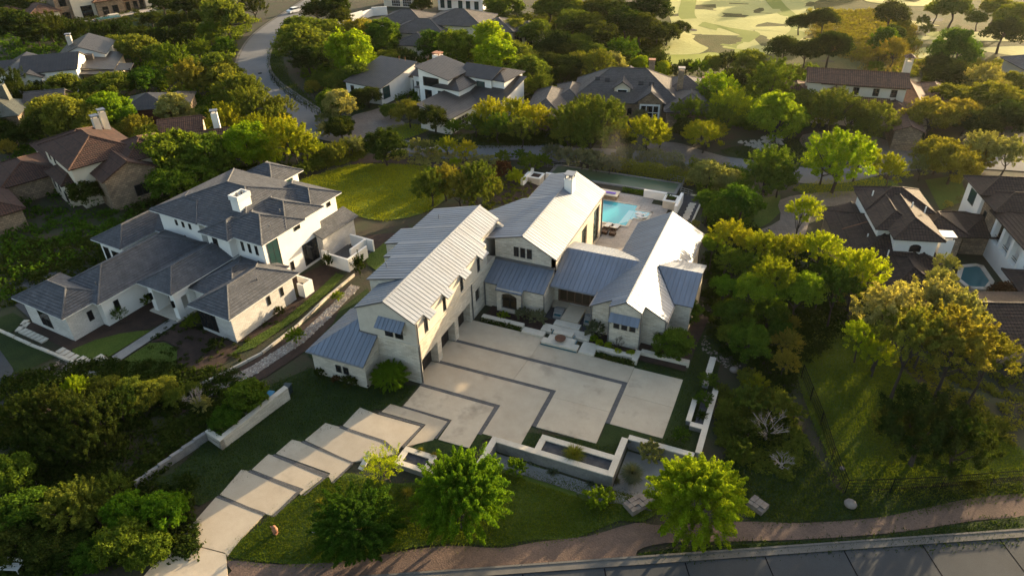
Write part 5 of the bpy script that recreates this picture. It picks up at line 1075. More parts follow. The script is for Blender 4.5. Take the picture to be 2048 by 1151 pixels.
# terracotta house at the top left corner
P = house('terracotta_house', 'stone and cream house with red clay roofs and a small pool at the top left', -170.7, 103, 66)
block(P, -1, 5, .2, 10, 8.5, 'hip', .4, 'stucco_cream', 'tile_clay', .5); block(P, -5, .4, .6, 9, 7.0, 'hip', .4, 'rubble', 'tile_clay', .5); block(P, -12, -5, -2, 9, 3.6, 'hip', .4, 'stucco_cream', 'tile_clay', .6)
block(P, 5, 12.5, -1, 8, 4.2, 'hip', .35, 'rubble', 'tile_clay', .6); block(P, 12, 20, .5, 9, 3.4, 'hip', .35, 'rubble', 'tile_clay', .6); block(P, 19, 24, 0, 8, 3.6, 'gx', .35, 'stucco_cream', 'tile_clay', .5); block(P, -20, -11, 2, 14, 3.4, 'hip', .4, 'stucco_cream', 'tile_clay', .6)
for x, z, w, h in ((-2.9, .4, 2, 2.0), (-2.9, 4, 1.8, 1.8)): bw(P, 'S', x, z, w, h, .59, 2, 2)
bw(P, 'S', 2.6, .2, 3.0, 3.2, .19, 3, 2); bw(P, 'S', -8.4, .2, 2.4, 2.2, -2.01, 2, 2); bw(P, 'S', 7.2, .4, 1.6, 2.2, -1.01, 2, 2); bw(P, 'S', 10, .4, 1.6, 2.2, -1.01, 2, 2)
for x in (14, 16.2, 18): bw(P, 'S', x, .2, 1.2, 2.4, .49, 1, 2)
bw(P, 'S', 21.5, .5, 1.6, 2.0, -.01, 2, 2, pm='glass_teal')
obj('terrace', MB().box(-3, 20, -5, 0, -.4, .1), 'deck_stone', P)
sp = obj('pool_wall', MB().box(2.6, 9.4, -8.4, -4.4, -.6, .55), 'rubble', P); obj('pool_water', MB().box(2.9, 9.1, -8.1, -4.7, .55, .6), 'pool_dim', sp); obj('spa_rim', MB().box(6.6, 9.3, -5.4, -3.6, .5, .9), 'limestone', sp)
# brown tiled house far left
P = house('clay_tile_house', 'large brown clay-tiled stone house in deep shade at the left edge', -63.8, 25.9, -22)
block(P, -10, 3, -9.5, 0, 6.2, 'hip', .42, 'stucco_cream', 'tile_clay_shade', .5); block(P, 1.6, 7.4, -7, 0, 4.8, 'gx', .5, 'rubble', 'tile_clay_shade', .5); block(P, -6, 1.2, -10.8, -4, 3.6, 'hip', .5, 'stucco_cream', 'tile_clay_shade', .5)
block(P, -2, 6, -3, 4, 6.0, 'hip', .4, 'stucco_cream', 'tile_clay_shade', .5); block(P, -16, -6, -17, -9, 3.0, 'hip', .35, 'rubble', 'tile_clay_shade', .5); block(P, -12, 3, -24, -17, 2.8, 'hip', .4, 'rubble', 'tile_clay_shade', .5); block(P, -20, -9, -9, 2, 3.4, 'hip', .4, 'stucco_cream', 'tile_clay_shade', .5)
bw(P, 'E', -2.6, 1.2, 1.9, 1.7, 7.41, 2, 1); bw(P, 'S', .2, .6, 1.2, 1.5, -10.81, 1, 2)
for x in (-8, -5.6): bw(P, 'S', x, 4.4, .7, .9, -9.51, 1, 1)
for x in (-4.6, -2.4): bw(P, 'S', x, 1.4, .6, 1.1, -10.81, 1, 1)
chimney(P, -7.4, -2.0, 6, 9.0, .5, .45, 'stucco_grey', 'metal'); chimney(P, -8.2, -.6, 6, 9.4, .45, .45, 'stucco_grey', 'metal')
# dark tiled house above the modern house
P = house('dark_tile_house', 'pale house with layered dark grey hip roofs behind tall trees at the top', -58, 98.3, 8)
block(P, -3.2, 4.2, 0, 8, 3.2, 'hip', .42, 'stucco_cream', 'tile_slate', .6); block(P, -7, 6, 6, 16, 4.4, 'hip', .38, 'stucco_cream', 'tile_slate', .6); block(P, -14, -2, 14, 24, 4.6, 'hip', .38, 'stucco_cream', 'tile_slate', .6)
block(P, 0, 14, 10, 22, 5.6, 'hip', .36, 'stucco_cream', 'tile_slate', .6); block(P, 12, 21, 12, 22, 4.2, 'hip', .36, 'stucco_cream', 'tile_slate', .6); block(P, 20, 27, 14, 22, 3.8, 'hip', .35, 'stucco_cream', 'tile_slate', .6)
for x in (14, 17, 22, 24.5): bw(P, 'S', x, .6, 1.8, 2.2, 11.99 if x < 20 else 13.99, 2, 1)
WW = thing('garden_wall', 'long stepped white garden wall left of the dark tiled house', 'wall')
gw = [(-93.91, 120.12), (-92.54, 124.79), (-91.54, 129.47), (-91.21, 134.09), (-87.73, 136.53)]
for k, (p, q) in enumerate(zip(gw, gw[1:])):
    a, b = Vector((*p, 0)), Vector((*q, 0)); d = (b - a); l = d.length; d.normalize(); obj('wall', MB().obox(a + Vector((0, 0, -.5)), d, Vector((0, 0, 1)), Vector((d.y, -d.x, 0)), l, 2.4 + .3 * (k % 2), .4), 'stucco_white', WW)
# dark roof with a red door, green copper house, little tile roofs
P = house('cottage', 'low dark-roofed cottage with dark red walls between tree crowns', -82, 45, 35)
block(P, -4.5, 3.5, 0, 8, 2.9, 'hip', .4, 'door_red', 'metal_dark', .5, **MD); block(P, 2, 6.5, 2, 9, 2.6, 'hip', .4, 'rubble', 'metal_dark', .5, **MD); bw(P, 'S', 0, .2, 2.6, 2.0, -.01, 3, 3, fm='door_red', pm='door_red', name='garage_door')
P = house('copper_house', 'house with a weathered green copper roof and broad pale chimney at the left edge', -107.5, 35.5, 38)
block(P, -8, 4, -6, 2, 3.6, 'hip', .5, 'rubble', 'copper', .5, **MD); block(P, 4, 10, -2, 6, 3.2, 'gx', .45, 'rubble', 'tile_slate', .5)
c = obj('chimney', MB().add([(-2.2, -1.4, 2), (2.2, -1.4, 2), (2.2, .6, 2), (-2.2, .6, 2), (-1.7, -1, 7.6), (1.7, -1, 7.6), (1.7, .3, 7.6), (-1.7, .3, 7.6)], [(3, 2, 1, 0), (4, 5, 6, 7), (0, 1, 5, 4), (1, 2, 6, 5), (2, 3, 7, 6), (3, 0, 4, 7)]), 'copper', P)
for x in (-1, .6): obj('flue', MB().tube([(x, -.4, 7.5), (x, -.4, 8.2)], .22, 8), 'gutter', c)
P = house('tile_pavilion', 'small brown-tiled pavilion with a tall white chimney among yellow trees', -68, 41, 40)
block(P, -4.5, 2, -3.5, 2.5, 2.9, 'gx', .5, 'stucco_cream', 'tile_clay', .4); block(P, -1, 7, -9.5, -4, 2.6, 'gx', .45, 'stucco_cream', 'tile_clay', .4); chimney(P, 5, -6.3, 2, 6.6, .5, .45, 'stucco_white', 'metal')
# houses on the top edge
P = house('garage_house', 'pale house with two dark garage doors cut by the top edge', -88.68, 146.54, 6)
block(P, -6, 6, 0, 8, 3.4, 'hip', .4, 'stucco_cream', 'tile_slate', .5)
for x in (-2, 1.6): bw(P, 'S', x, .1, 2.8, 2.3, -.01, 4, 3, pm='door_dark', name='garage_door', fm='frame_white')
P = house('tall_white_house', 'white two-storey house with tall windows at the top edge', -70.47, 146.73, 4)
block(P, -6, 8, 0, 9, 6.4, 'hip', .35, 'stucco_white', 'tile_slate', .5)
for x in (-4.6, -2.4, 1, 3.4, 6): bw(P, 'S', x, .6, 1.3, 2.2, -.01, 2, 2, pm='glass_teal'); bw(P, 'S', x, 3.8, 1.3, 1.8, -.01, 2, 1)
bal = obj('balcony', MB().box(-5, 7, -1.4, 0, 3.2, 3.35), 'stucco_white', P); obj('railing', MB().box(-5, 7, -1.4, -1.36, 3.95, 4.0).box(-5, 7, -1.4, -1.36, 3.6, 3.63), 'iron', bal)
P = house('end_house', 'house with blue-grey roof showing at the right edge below the golf course', 67.99, 123.69, 20)
block(P, -3, 8, -3, 6, 3.4, 'hip', .4, 'stucco_cream', 'tile_grey', .6)
P = house('low_tile_house', 'low dark tiled wing in shadow at the lower right edge', 55.76, 29.46, 20)
block(P, -8, 6, -3, 5, 2.8, 'gx', .35, 'rubble', 'tile_brown', .6)
P = house('shadow_house', 'tile roof and stone terrace lost in shade between the right-hand houses', 51.21, 48.32, 14)
block(P, -2, 5, -1, 5, 2.6, 'hip', .35, 'rubble', 'tile_brown', .5)
# ------------------------------------------------------------------ car on the winding road
CX, CY = -115.02, 129.82
V = thing('parked_car', 'white car with dark windows on the winding road near the top', 'car', (CX, CY, terr(CX, CY) + .03), 75)
prof = [(-2.2, .35), (-2.25, .75), (-2.1, .98), (-1.45, 1.05), (-.75, 1.5), (.7, 1.55), (1.5, 1.1), (2.15, .95), (2.25, .6), (2.2, .35)]
obj('body', MB().prism([(x, -.86, z) for x, z in [(-2.2, .35), (-2.25, .75), (-2.1, .98), (-1.45, 1.05), (1.5, 1.08), (2.15, .95), (2.25, .6), (2.2, .35)]], (0, 1.72, 0)), 'car_paint', V)
obj('cabin', MB().add([(-1.5, -.8, 1.04), (1.6, -.8, 1.04), (1.6, .8, 1.04), (-1.5, .8, 1.04), (-.85, -.66, 1.5), (.8, -.66, 1.52), (.8, .66, 1.52), (-.85, .66, 1.5)], [(0, 1, 5, 4), (1, 2, 6, 5), (2, 3, 7, 6), (3, 0, 4, 7)]), 'glass', V)
obj('car_roof', MB().box(-.9, .85, -.68, .68, 1.5, 1.56), 'car_paint', V)
for x in (-1.4, 1.4):
    for y in (-.86, .7):
        wv = obj('wheel', MB().tube([(x, y, .33), (x, y + .18, .33)], .33, 14), 'rubber', V); obj('rim', MB().tube([(x, y - .01, .33), (x, y + .19, .33)], .2, 10), 'gutter', wv)
for y in (-.6, .6): obj('headlight', MB().box(-2.27, -2.2, y - .18, y + .18, .68, .82), 'cushion', V); obj('tail_light', MB().box(2.2, 2.27, y - .18, y + .18, .7, .86), 'door_red', V)

# ------------------------------------------------------------------ trees and shrubs
def crown_quads(seed, nc, nl, leaf, rz, cr, up=0.0, aspect=1.0, low=-.45, spike=0, inner=.25, lw=.55, holes=.15, la=.3):
    """leaf-sized faces gathered in clumps through the volume of the crown; unit radius, base of the crown at z=0"""
    R = np.random.RandomState(seed); Q = []
    lob = R.normal(size=(5, 3)); lob /= np.linalg.norm(lob, axis=1)[:, None]
    cen = []
    for i in range(nc):
        d = R.normal(size=3); d /= np.linalg.norm(d); d[2] = abs(d[2]) if d[2] < low else d[2]
        k = .66 + la * np.max(lob @ d) + R.uniform(-.16, .13)
        f = R.uniform(.2, .6) if R.rand() < inner else k - cr * .55
        if R.rand() < holes: f *= .8
        cen.append(d * f)
    cen = np.array(cen)
    for c in cen:
        k = int(nl / nc * R.uniform(.6, 1.4)); r = cr * R.uniform(.65, 1.25)
        p = R.normal(size=(k, 3)); p /= np.linalg.norm(p, axis=1)[:, None]; p *= (R.rand(k, 1) ** .45) * r
        if spike:
            p *= np.array([.6, .6, 1.0]); t = R.rand(k, 1); ax = c / (np.linalg.norm(c) + 1e-6) + np.array([0, 0, spike]); ax /= np.linalg.norm(ax)
            p = p * (1.1 - .8 * t) + ax * t * r * 1.7
        pos = c + p
        nrm = p / (np.linalg.norm(p, axis=1)[:, None] + 1e-6) * .6 + R.normal(size=(k, 3)) * .75 + np.array([0, 0, .3]) + c * .6
        nrm /= np.linalg.norm(nrm, axis=1)[:, None]
        a = np.cross(nrm, R.normal(size=(k, 3))); a /= np.linalg.norm(a, axis=1)[:, None] + 1e-9; b = np.cross(nrm, a)
        s = leaf * R.uniform(.6, 1.35, (k, 1)); pos = pos * np.array([1, 1, rz]) + np.array([0, 0, rz])
        Q.append(np.stack([pos - a * s, pos + b * s * lw, pos + a * s, pos - b * s * lw], 1))
    q = np.concatenate(Q); sc = 1 / np.percentile(np.hypot(q[:, 0, 0], q[:, 0, 1]), 97); q[:, :, :2] *= sc; cen = cen * np.array([sc, sc, 1])
    return q, cen * np.array([1, 1, rz]) + np.array([0, 0, rz])
def trunk_mb(seed, cen, h, r, nb=7, lean=.1):
    """tapering trunk from z=-h to the crown, with limbs reaching to some clumps"""
    rr = random.Random(seed); m = MB()
    top = Vector((rr.uniform(-lean, lean), rr.uniform(-lean, lean), .45)); b = Vector((0, 0, -h))
    mid = (b + top) / 2 + Vector((rr.uniform(-lean, lean), rr.uniform(-lean, lean), 0))
    m.tube([b, b + Vector((0, 0, h * .15)), mid, top], r * 1.25, 6, r * .5)
    idx = list(range(len(cen))); rr.shuffle(idx)
    for i in idx[:nb]:
        c = Vector(cen[i]); s = mid.lerp(top, rr.random()); q = s.lerp(c, .55) + Vector((0, 0, -.06)); m.tube([s, q, c], r * .5, 5, r * .12)
    return m
KIND = {}
def proto(kind, seeds, h, tr, **k):
    KIND[kind] = [(crown_quads(s, **k), h, tr, s) for s in seeds]
proto('oak', (1, 2, 3, 4), .22, .06, nc=130, nl=8500, leaf=.05, rz=.68, cr=.2, inner=.22)
proto('elm', (11, 12, 13, 14), .25, .05, nc=150, nl=9000, leaf=.045, rz=.78, cr=.18, spike=.55, inner=.3, lw=.45)
proto('mpl', (21, 22, 23), .2, .05, nc=150, nl=10000, leaf=.046, rz=.85, cr=.18, inner=.2, lw=.75, low=-.7)
proto('big', (25, 26), .1, .05, nc=420, nl=100000, leaf=.0165, rz=.85, cr=.15, inner=.35, lw=.7, low=-.75, spike=.1, la=.17)
proto('jun', (31, 32, 33), .05, .06, nc=130, nl=9000, leaf=.045, rz=.8, cr=.17, spike=1.6, inner=.3, lw=.3, low=-.6)
proto('glf', (41, 42), .5, .06, nc=110, nl=8000, leaf=.05, rz=.6, cr=.24, inner=.2)
proto('shr', (51, 52, 53), .02, .03, nc=70, nl=4200, leaf=.065, rz=.72, cr=.22, spike=.4, inner=.3, low=-.3)
proto('bal', (61,), .02, .03, nc=60, nl=3000, leaf=.07, rz=.8, cr=.2, inner=.1, holes=0)
proto('wsp', (71,), .5, .04, nc=90, nl=4200, leaf=.04, rz=.9, cr=.22, spike=.6, inner=.4, lw=.35)
proto('con', (81,), .02, .05, nc=60, nl=3000, leaf=.08, rz=1.7, cr=.24, spike=1, inner=.4)
proto('mag', (91,), .2, .06, nc=60, nl=3000, leaf=.08, rz=.95, cr=.24)
KNAME = dict(oak='oak_tree', elm='elm_tree', mpl='leafy_tree', big='leafy_tree', jun='juniper_tree', glf='golf_course_oak', shr='shrub', bal='clipped_shrub', wsp='slender_tree', con='conical_shrub', mag='magnolia_tree')
MESH = {}
LAND = ('the white house', 'the garage wing', 'the pool court', 'the modern house', 'the slate house', 'the tiled villa', 'the arched-window tiled house', 'the loggia house', 'the clay tile house', 'the gabled house', 'the terracotta house', 'the cottage', 'the copper-roofed house', 'the tile pavilion', 'the dark tile house', 'the winding road bend', 'the lower winding road', 'the golf fairway', 'the putting green', 'the small golf greens', 'the back lawn', 'the cross street', 'the cross street right end', 'the forecourt', 'the driveway foot', 'the stone wedge wall', 'the dark left ravine', 'the east lawn fence', 'the east lawn', 'the zigzag wall', 'the stone house right wing', 'the bottom right corner', 'the white house front walk', 'the rock bed', 'the entry steps', 'the gravel path')
DIRS = ('right of', 'left of', 'behind', 'in front of')
ORD = ('nearest', 'second nearest', 'third nearest', 'fourth nearest', 'fifth nearest', 'sixth nearest', 'seventh nearest', 'eighth nearest', 'ninth nearest', 'tenth nearest', 'eleventh nearest', 'twelfth nearest')
CN = dict(dark='dark green', olive='olive green', green='mid green', gold='golden brown', yellow='sunlit yellow', lime='bright lime', bright='bright green', pale='pale green', grey='grey green', red='dark reddish')
KN = dict(oak='rounded oak', elm='feathery elm', mpl='broad-leaved tree', big='full-crowned tree', jun='bushy juniper', glf='long-trunked oak', shr='loose shrub', bal='clipped ball shrub', wsp='wispy tree', con='conical shrub', mag='glossy magnolia')
def plant(i, kind, mat, x, y, R, rz, ex, land, dr, od):
    '''kind of crown, leaf colour, place, radius, stretch, extra trunk; the label names the landmark beside it'''
    (q, cen), h, tr, seed = KIND[kind][i % len(KIND[kind])]
    h = h + round(ex / (R * rz), 1)
    key = (kind, mat, i % len(KIND[kind])); kt = key + (h,)
    if key not in MESH: MESH[key] = fastmesh('crown', q, 'leaf_' + mat)
    if kt not in MESH: MESH[kt] = me_from('trunk', trunk_mb(seed, cen, h, tr, 8 if kind not in ('shr', 'bal', 'con') else 4), 'bark')
    sh = kind in ('shr', 'bal', 'con'); lab = '%s %s %s %s' % (CN[mat], KN[kind], DIRS[dr], LAND[land]) + (', ' + ORD[min(od, 11)] if od >= 0 else '')
    t = thing(KNAME[kind], lab, 'shrub' if sh else 'tree', (x, y, terr(x, y) - .05), (i * 77) % 360, ('shrubs' if sh else 'trees') + ' around ' + LAND[land])
    t.scale = (R, R, R * rz)
    obj('crown', MESH[key], None, t).location = (0, 0, h); obj('trunk', MESH[kt], None, t).location = (0, 0, h)
TREES = [('oak', 'dark', -157.96, 76.20, 5.49, 1.04, 0.0, 9, 2, 1),
 ('oak', 'dark', -174.03, 84.52, 4.11, 1.06, 0.0, 9, 2, 2),
 ('oak', 'dark', -151.38, 75.76, 3.80, 1.07, 0.0, 9, 2, 0),
 ('oak', 'dark', -93.04, 31.71, 3.41, 1.11, 0.0, 12, 0, -1),
 ('oak', 'dark', -104.28, 32.51, 2.76, 1.06, 0.0, 12, 1, -1),
 ('oak', 'dark', -64.56, 16.85, 2.52, 1.10, 0.0, 8, 3, -1),
 ('oak', 'dark', -72.07, 79.65, 4.69, 0.91, 0.0, 15, 0, -1),
 ('oak', 'dark', -142.19, 115.08, 3.76, 1.00, 0.0, 10, 0, 3),
 ('oak', 'dark', -149.56, 114.68, 3.49, 1.11, 0.0, 10, 0, 1),
 ('oak', 'dark', -139.20, 117.92, 3.47, 1.04, 0.0, 15, 2, 0),
 ('jun', 'dark', -152.70, 80.69, 4.17, 1.10, 0.0, 10, 1, -1),
 ('jun', 'dark', -142.40, 81.55, 4.39, 0.92, 0.0, 10, 3, 0),
 ('jun', 'dark', -134.96, 81.28, 4.05, 1.00, 0.0, 10, 3, 1),
 ('jun', 'dark', -133.55, 85.03, 3.83, 0.95, 0.0, 10, 0, 0),
 ('jun', 'dark', -126.67, 84.97, 3.24, 1.02, 0.0, 10, 0, 1),
 ('jun', 'dark', -121.52, 85.44, 3.22, 1.03, 0.0, 10, 0, 2),
 ('jun', 'dark', -118.59, 87.37, 3.23, 0.90, 0.0, 11, 2, -1),
 ('jun', 'dark', -114.24, 87.47, 3.20, 0.95, 0.0, 15, 1, -1),
 ('jun', 'dark', -120.24, 119.05, 4.29, 0.96, 0.0, 15, 2, 0),
 ('jun', 'dark', -114.84, 42.47, 4.05, 1.10, 0.0, 12, 2, 2),
 ('jun', 'dark', -110.03, 41.11, 3.35, 1.07, 0.0, 12, 2, 1),
 ('jun', 'dark', -113.86, 47.27, 2.64, 0.94, 0.0, 9, 3, -1),
 ('jun', 'dark', -111.66, 38.63, 2.91, 1.08, 0.0, 12, 2, 0),
 ('jun', 'dark', -146.21, 79.38, 3.29, 0.93, 0.0, 10, 3, 2),
 ('jun', 'dark', -127.68, 103.70, 2.93, 1.04, 0.0, 15, 2, 1),
 ('jun', 'dark', -131.29, 101.76, 2.93, 0.93, 0.0, 10, 0, 3),
 ('jun', 'dark', -61.41, 21.62, 2.27, 0.90, 0.0, 8, 0, 0),
 ('jun', 'dark', -60.25, 23.78, 1.97, 1.09, 0.0, 8, 0, 1),
 ('oak', 'olive', -124.21, 76.18, 3.62, 0.95, 0.0, 10, 3, -1),
 ('oak', 'olive', -115.82, 74.27, 4.52, 0.95, 0.0, 10, 0, -1),
 ('oak', 'olive', -110.15, 73.53, 2.98, 1.12, 0.0, 11, 2, 1),
 ('oak', 'olive', -84.96, 65.17, 4.47, 1.09, 0.0, 15, 1, 1),
 ('oak', 'olive', -81.54, 64.09, 4.20, 0.96, 0.0, 15, 1, 0),
 ('oak', 'olive', -110.36, 98.00, 6.04, 1.11, 0.0, 15, 2, 0),
 ('oak', 'olive', -124.78, 108.87, 4.74, 1.02, 0.0, 15, 2, 1),
 ('oak', 'olive', -106.69, 48.03, 3.88, 1.05, 0.0, 9, 3, -1),
 ('oak', 'olive', -101.52, 50.51, 3.46, 0.95, 0.0, 9, 0, -1),
 ('oak', 'olive', -98.54, 52.18, 3.46, 1.11, 0.0, 11, 1, 2),
 ('oak', 'olive', -94.87, 35.84, 4.28, 1.05, 0.0, 12, 0, 0),
 ('oak', 'olive', -88.71, 35.22, 4.57, 1.11, 0.0, 12, 0, 1),
 ('oak', 'olive', -85.63, 35.64, 3.42, 1.10, 0.0, 8, 2, -1),
 ('oak', 'olive', -71.45, 35.47, 2.93, 0.97, 0.0, 11, 3, -1),
 ('oak', 'olive', -81.03, 39.82, 2.32, 0.98, 0.0, 11, 1, 0),
 ('oak', 'olive', -75.15, 84.31, 6.72, 0.94, 0.0, 15, 0, 1),
 ('oak', 'olive', -87.53, 97.16, 5.26, 0.93, 0.0, 15, 0, 0),
 ('oak', 'olive', -81.92, 99.55, 4.74, 0.91, 0.0, 15, 0, 2),
 ('oak', 'olive', -64.45, 73.48, 2.25, 0.97, 0.0, 16, 2, 0),
 ('oak', 'olive', -59.40, 71.20, 2.63, 1.03, 0.0, 16, 2, 1),
 ('oak', 'olive', -101.28, 57.37, 2.25, 0.90, 0.0, 11, 1, 1),
 ('oak', 'olive', -93.64, 67.02, 3.24, 1.05, 0.0, 11, 2, 0),
 ('oak', 'green', -96.39, 57.72, 3.55, 0.97, 0.0, 11, 2, 1),
 ('oak', 'green', -95.39, 60.04, 2.70, 0.97, 0.0, 11, 2, 0),
 ('oak', 'green', -58.07, 27.45, 4.95, 1.08, 0.0, 13, 1, 1),
 ('oak', 'green', -55.51, 29.84, 4.67, 1.01, 0.0, 13, 3, 0),
 ('oak', 'green', -52.58, 30.10, 3.01, 0.97, 0.0, 13, 3, 1),
 ('oak', 'green', -58.04, 24.51, 3.58, 1.01, 0.0, 13, 3, 3),
 ('oak', 'green', -53.12, 21.86, 3.15, 1.06, 0.0, 0, 1, -1),
 ('oak', 'green', -53.18, 25.79, 3.25, 0.91, 0.0, 13, 3, 2),
 ('oak', 'green', -63.44, 28.03, 2.39, 1.11, 0.0, 8, 0, -1),
 ('oak', 'green', -67.60, 36.38, 2.56, 0.91, 0.0, 13, 1, 0),
 ('elm', 'green', -96.69, 65.84, 4.15, 1.06, 0.0, 11, 2, -1),
 ('elm', 'green', -110.44, 91.28, 3.22, 1.09, 0.0, 15, 2, 1),
 ('elm', 'green', -103.57, 80.33, 3.03, 0.90, 0.0, 15, 1, 1),
 ('elm', 'green', -98.59, 83.31, 2.79, 1.07, 0.0, 15, 2, 0),
 ('elm', 'green', -109.68, 91.02, 1.89, 0.98, 0.0, 15, 1, 0),
 ('elm', 'green', -74.30, 53.72, 1.98, 1.03, 0.0, 13, 2, -1),
 ('elm', 'gold', -85.91, 59.88, 4.37, 0.90, 0.0, 11, 0, 0),
 ('elm', 'gold', -83.76, 59.99, 3.06, 0.91, 0.0, 11, 0, 1),
 ('elm', 'gold', -75.90, 36.89, 2.99, 0.94, 0.0, 11, 3, -1),
 ('elm', 'gold', -62.60, 68.09, 1.74, 1.11, 0.0, 16, 2, -1),
 ('elm', 'gold', -92.50, 24.36, 2.00, 0.94, 0.0, 12, 3, -1),
 ('elm', 'olive', -70.89, 55.27, 3.89, 1.07, 0.0, 15, 3, 1),
 ('elm', 'olive', -67.72, 55.76, 3.67, 1.10, 0.0, 15, 3, 0),
 ('elm', 'olive', -61.01, 49.33, 3.85, 1.11, 0.0, 15, 3, 2),
 ('elm', 'olive', -58.10, 52.29, 3.13, 0.98, 0.0, 16, 1, 0),
 ('elm', 'olive', -56.53, 48.45, 3.04, 0.98, 0.0, 16, 1, 1),
 ('elm', 'olive', -67.58, 52.73, 2.42, 1.02, 0.0, 15, 3, 3),
 ('elm', 'yellow', -62.25, 43.62, 3.36, 1.07, 0.0, 13, 0, 0),
 ('elm', 'yellow', -69.44, 44.80, 1.55, 0.92, 0.0, 13, 2, -1),
 ('elm', 'yellow', -55.97, 43.83, 2.95, 1.06, 0.0, 16, 1, 1),
 ('elm', 'yellow', -43.79, 37.65, 4.07, 1.08, 0.0, 16, 3, 0),
 ('elm', 'yellow', -48.52, 40.91, 3.35, 1.09, 0.0, 16, 3, 1),
 ('elm', 'yellow', -42.98, 39.90, 2.77, 0.91, 0.0, 16, 3, 2),
 ('elm', 'yellow', -60.94, 44.70, 2.26, 1.11, 0.0, 13, 0, 1),
 ('elm', 'yellow', -55.41, 45.43, 2.24, 0.92, 0.0, 16, 1, 0),
 ('mpl', 'lime', -51.20, 36.02, 4.12, 0.97, 0.0, 13, 0, 1),
 ('mpl', 'lime', -48.36, 36.84, 2.07, 1.03, 0.0, 16, 3, -1),
 ('mpl', 'lime', -54.88, 36.90, 2.11, 1.10, 0.0, 13, 0, 0),
 ('mpl', 'bright', -85.07, 40.12, 3.89, 0.97, 0.0, 11, 1, 1),
 ('mpl', 'bright', -93.14, 43.68, 2.45, 1.10, 0.0, 11, 1, 2),
 ('mpl', 'bright', -83.18, 40.46, 2.34, 1.02, 0.0, 11, 1, 0),
 ('mpl', 'pale', -77.32, 46.12, 3.17, 0.97, 0.0, 11, 0, -1),
 ('mpl', 'pale', -75.45, 47.51, 2.00, 0.97, 0.0, 13, 2, -1),
 ('mpl', 'green', -50.66, 58.90, 3.19, 0.94, 0.0, 16, 0, -1),
 ('shr', 'pale', -50.91, 55.06, 1.77, 0.92, 0.0, 16, 0, 0),
 ('shr', 'pale', -47.09, 50.77, 1.89, 0.93, 0.0, 16, 0, 1),
 ('oak', 'dark', -44.09, 50.79, 2.43, 1.05, 0.0, 16, 0, 0),
 ('shr', 'olive', -39.14, 42.06, 2.10, 1.12, 0.0, 20, 2, 1),
 ('shr', 'olive', -40.19, 38.33, 1.54, 0.94, 0.0, 20, 1, -1),
 ('shr', 'olive', -40.96, 41.69, 1.76, 0.91, 0.0, 16, 3, 0),
 ('shr', 'olive', -40.55, 36.23, 1.52, 1.12, 0.0, 16, 3, 1),
 ('shr', 'olive', -39.70, 45.15, 1.79, 1.02, 0.0, 20, 2, 0),
 ('shr', 'olive', -41.70, 35.52, 1.35, 0.99, 0.0, 16, 3, 2),
 ('shr', 'red', -58.46, 22.34, 1.14, 0.95, 0.0, 8, 0, -1),
 ('oak', 'dark', -99.07, 119.57, 4.14, 1.03, 0.0, 15, 2, 1),
 ('oak', 'dark', -94.99, 121.79, 4.44, 1.08, 0.0, 14, 1, 1),
 ('oak', 'dark', -90.01, 117.46, 3.47, 1.00, 0.0, 14, 1, 0),
 ('oak', 'dark', -185.29, 93.89, 4.97, 0.99, 0.0, 10, 1, 2),
 ('oak', 'dark', -181.83, 97.07, 3.76, 0.91, 0.0, 10, 1, 1),
 ('oak', 'dark', -155.78, 84.88, 3.42, 1.10, 0.0, 10, 1, 0),
 ('oak', 'dark', -141.36, 102.05, 2.99, 0.91, 0.0, 10, 0, 0),
 ('oak', 'dark', -132.76, 99.75, 2.91, 1.01, 0.0, 10, 0, 2),
 ('oak', 'dark', -120.00, 94.00, 2.78, 1.08, 0.0, 15, 1, -1),
 ('oak', 'dark', -109.04, 37.48, 2.47, 0.93, 0.0, 12, 2, -1),
 ('oak', 'dark', -100.45, 29.88, 2.31, 1.06, 0.0, 12, 3, 0),
 ('oak', 'dark', -95.41, 28.15, 2.25, 1.11, 0.0, 12, 3, 1),
 ('oak', 'dark', -104.96, 46.11, 2.56, 1.04, 0.0, 9, 3, -1),
 ('oak', 'dark', -121.70, 50.17, 2.27, 1.07, 0.0, 9, 1, -1),
 ('oak', 'dark', -98.94, 50.23, 2.16, 0.92, 0.0, 11, 1, -1),
 ('elm', 'olive', -98.88, 43.49, 2.48, 1.00, 0.0, 9, 3, -1),
 ('elm', 'olive', -95.59, 45.22, 2.49, 0.93, 0.0, 11, 1, -1),
 ('elm', 'olive', -88.89, 31.40, 2.25, 1.09, 0.0, 12, 0, -1),
 ('elm', 'olive', -80.02, 35.85, 1.89, 0.96, 0.0, 8, 2, -1),
 ('oak', 'gold', -83.11, 103.12, 3.76, 1.00, 0.0, 15, 0, -1),
 ('oak', 'gold', -73.58, 100.92, 4.16, 1.12, 0.0, 14, 1, -1),
 ('oak', 'gold', -35.88, 59.84, 2.89, 1.09, 0.0, 3, 1, -1),
 ('mpl', 'lime', -61.69, 80.84, 5.03, 1.11, 0.0, 14, 1, 1),
 ('mpl', 'lime', -61.30, 83.51, 3.27, 1.00, 0.0, 14, 1, 0),
 ('mpl', 'lime', -39.10, 100.10, 5.04, 1.01, 0.0, 14, 0, 1),
 ('mpl', 'lime', -32.87, 90.78, 4.30, 1.06, 0.0, 14, 0, 3),
 ('mpl', 'lime', -40.79, 99.04, 2.90, 1.01, 0.0, 14, 0, 0),
 ('mpl', 'lime', -39.11, 105.49, 3.47, 0.96, 0.0, 14, 0, 2),
 ('mpl', 'green', -66.44, 100.20, 4.34, 0.99, 0.0, 14, 1, 1),
 ('mpl', 'green', -63.69, 96.95, 3.27, 0.93, 0.0, 14, 1, 0),
 ('mpl', 'green', -51.77, 98.92, 3.94, 0.98, 0.0, 14, 3, 0),
 ('mpl', 'green', -44.37, 95.49, 4.05, 1.12, 0.0, 14, 3, 1),
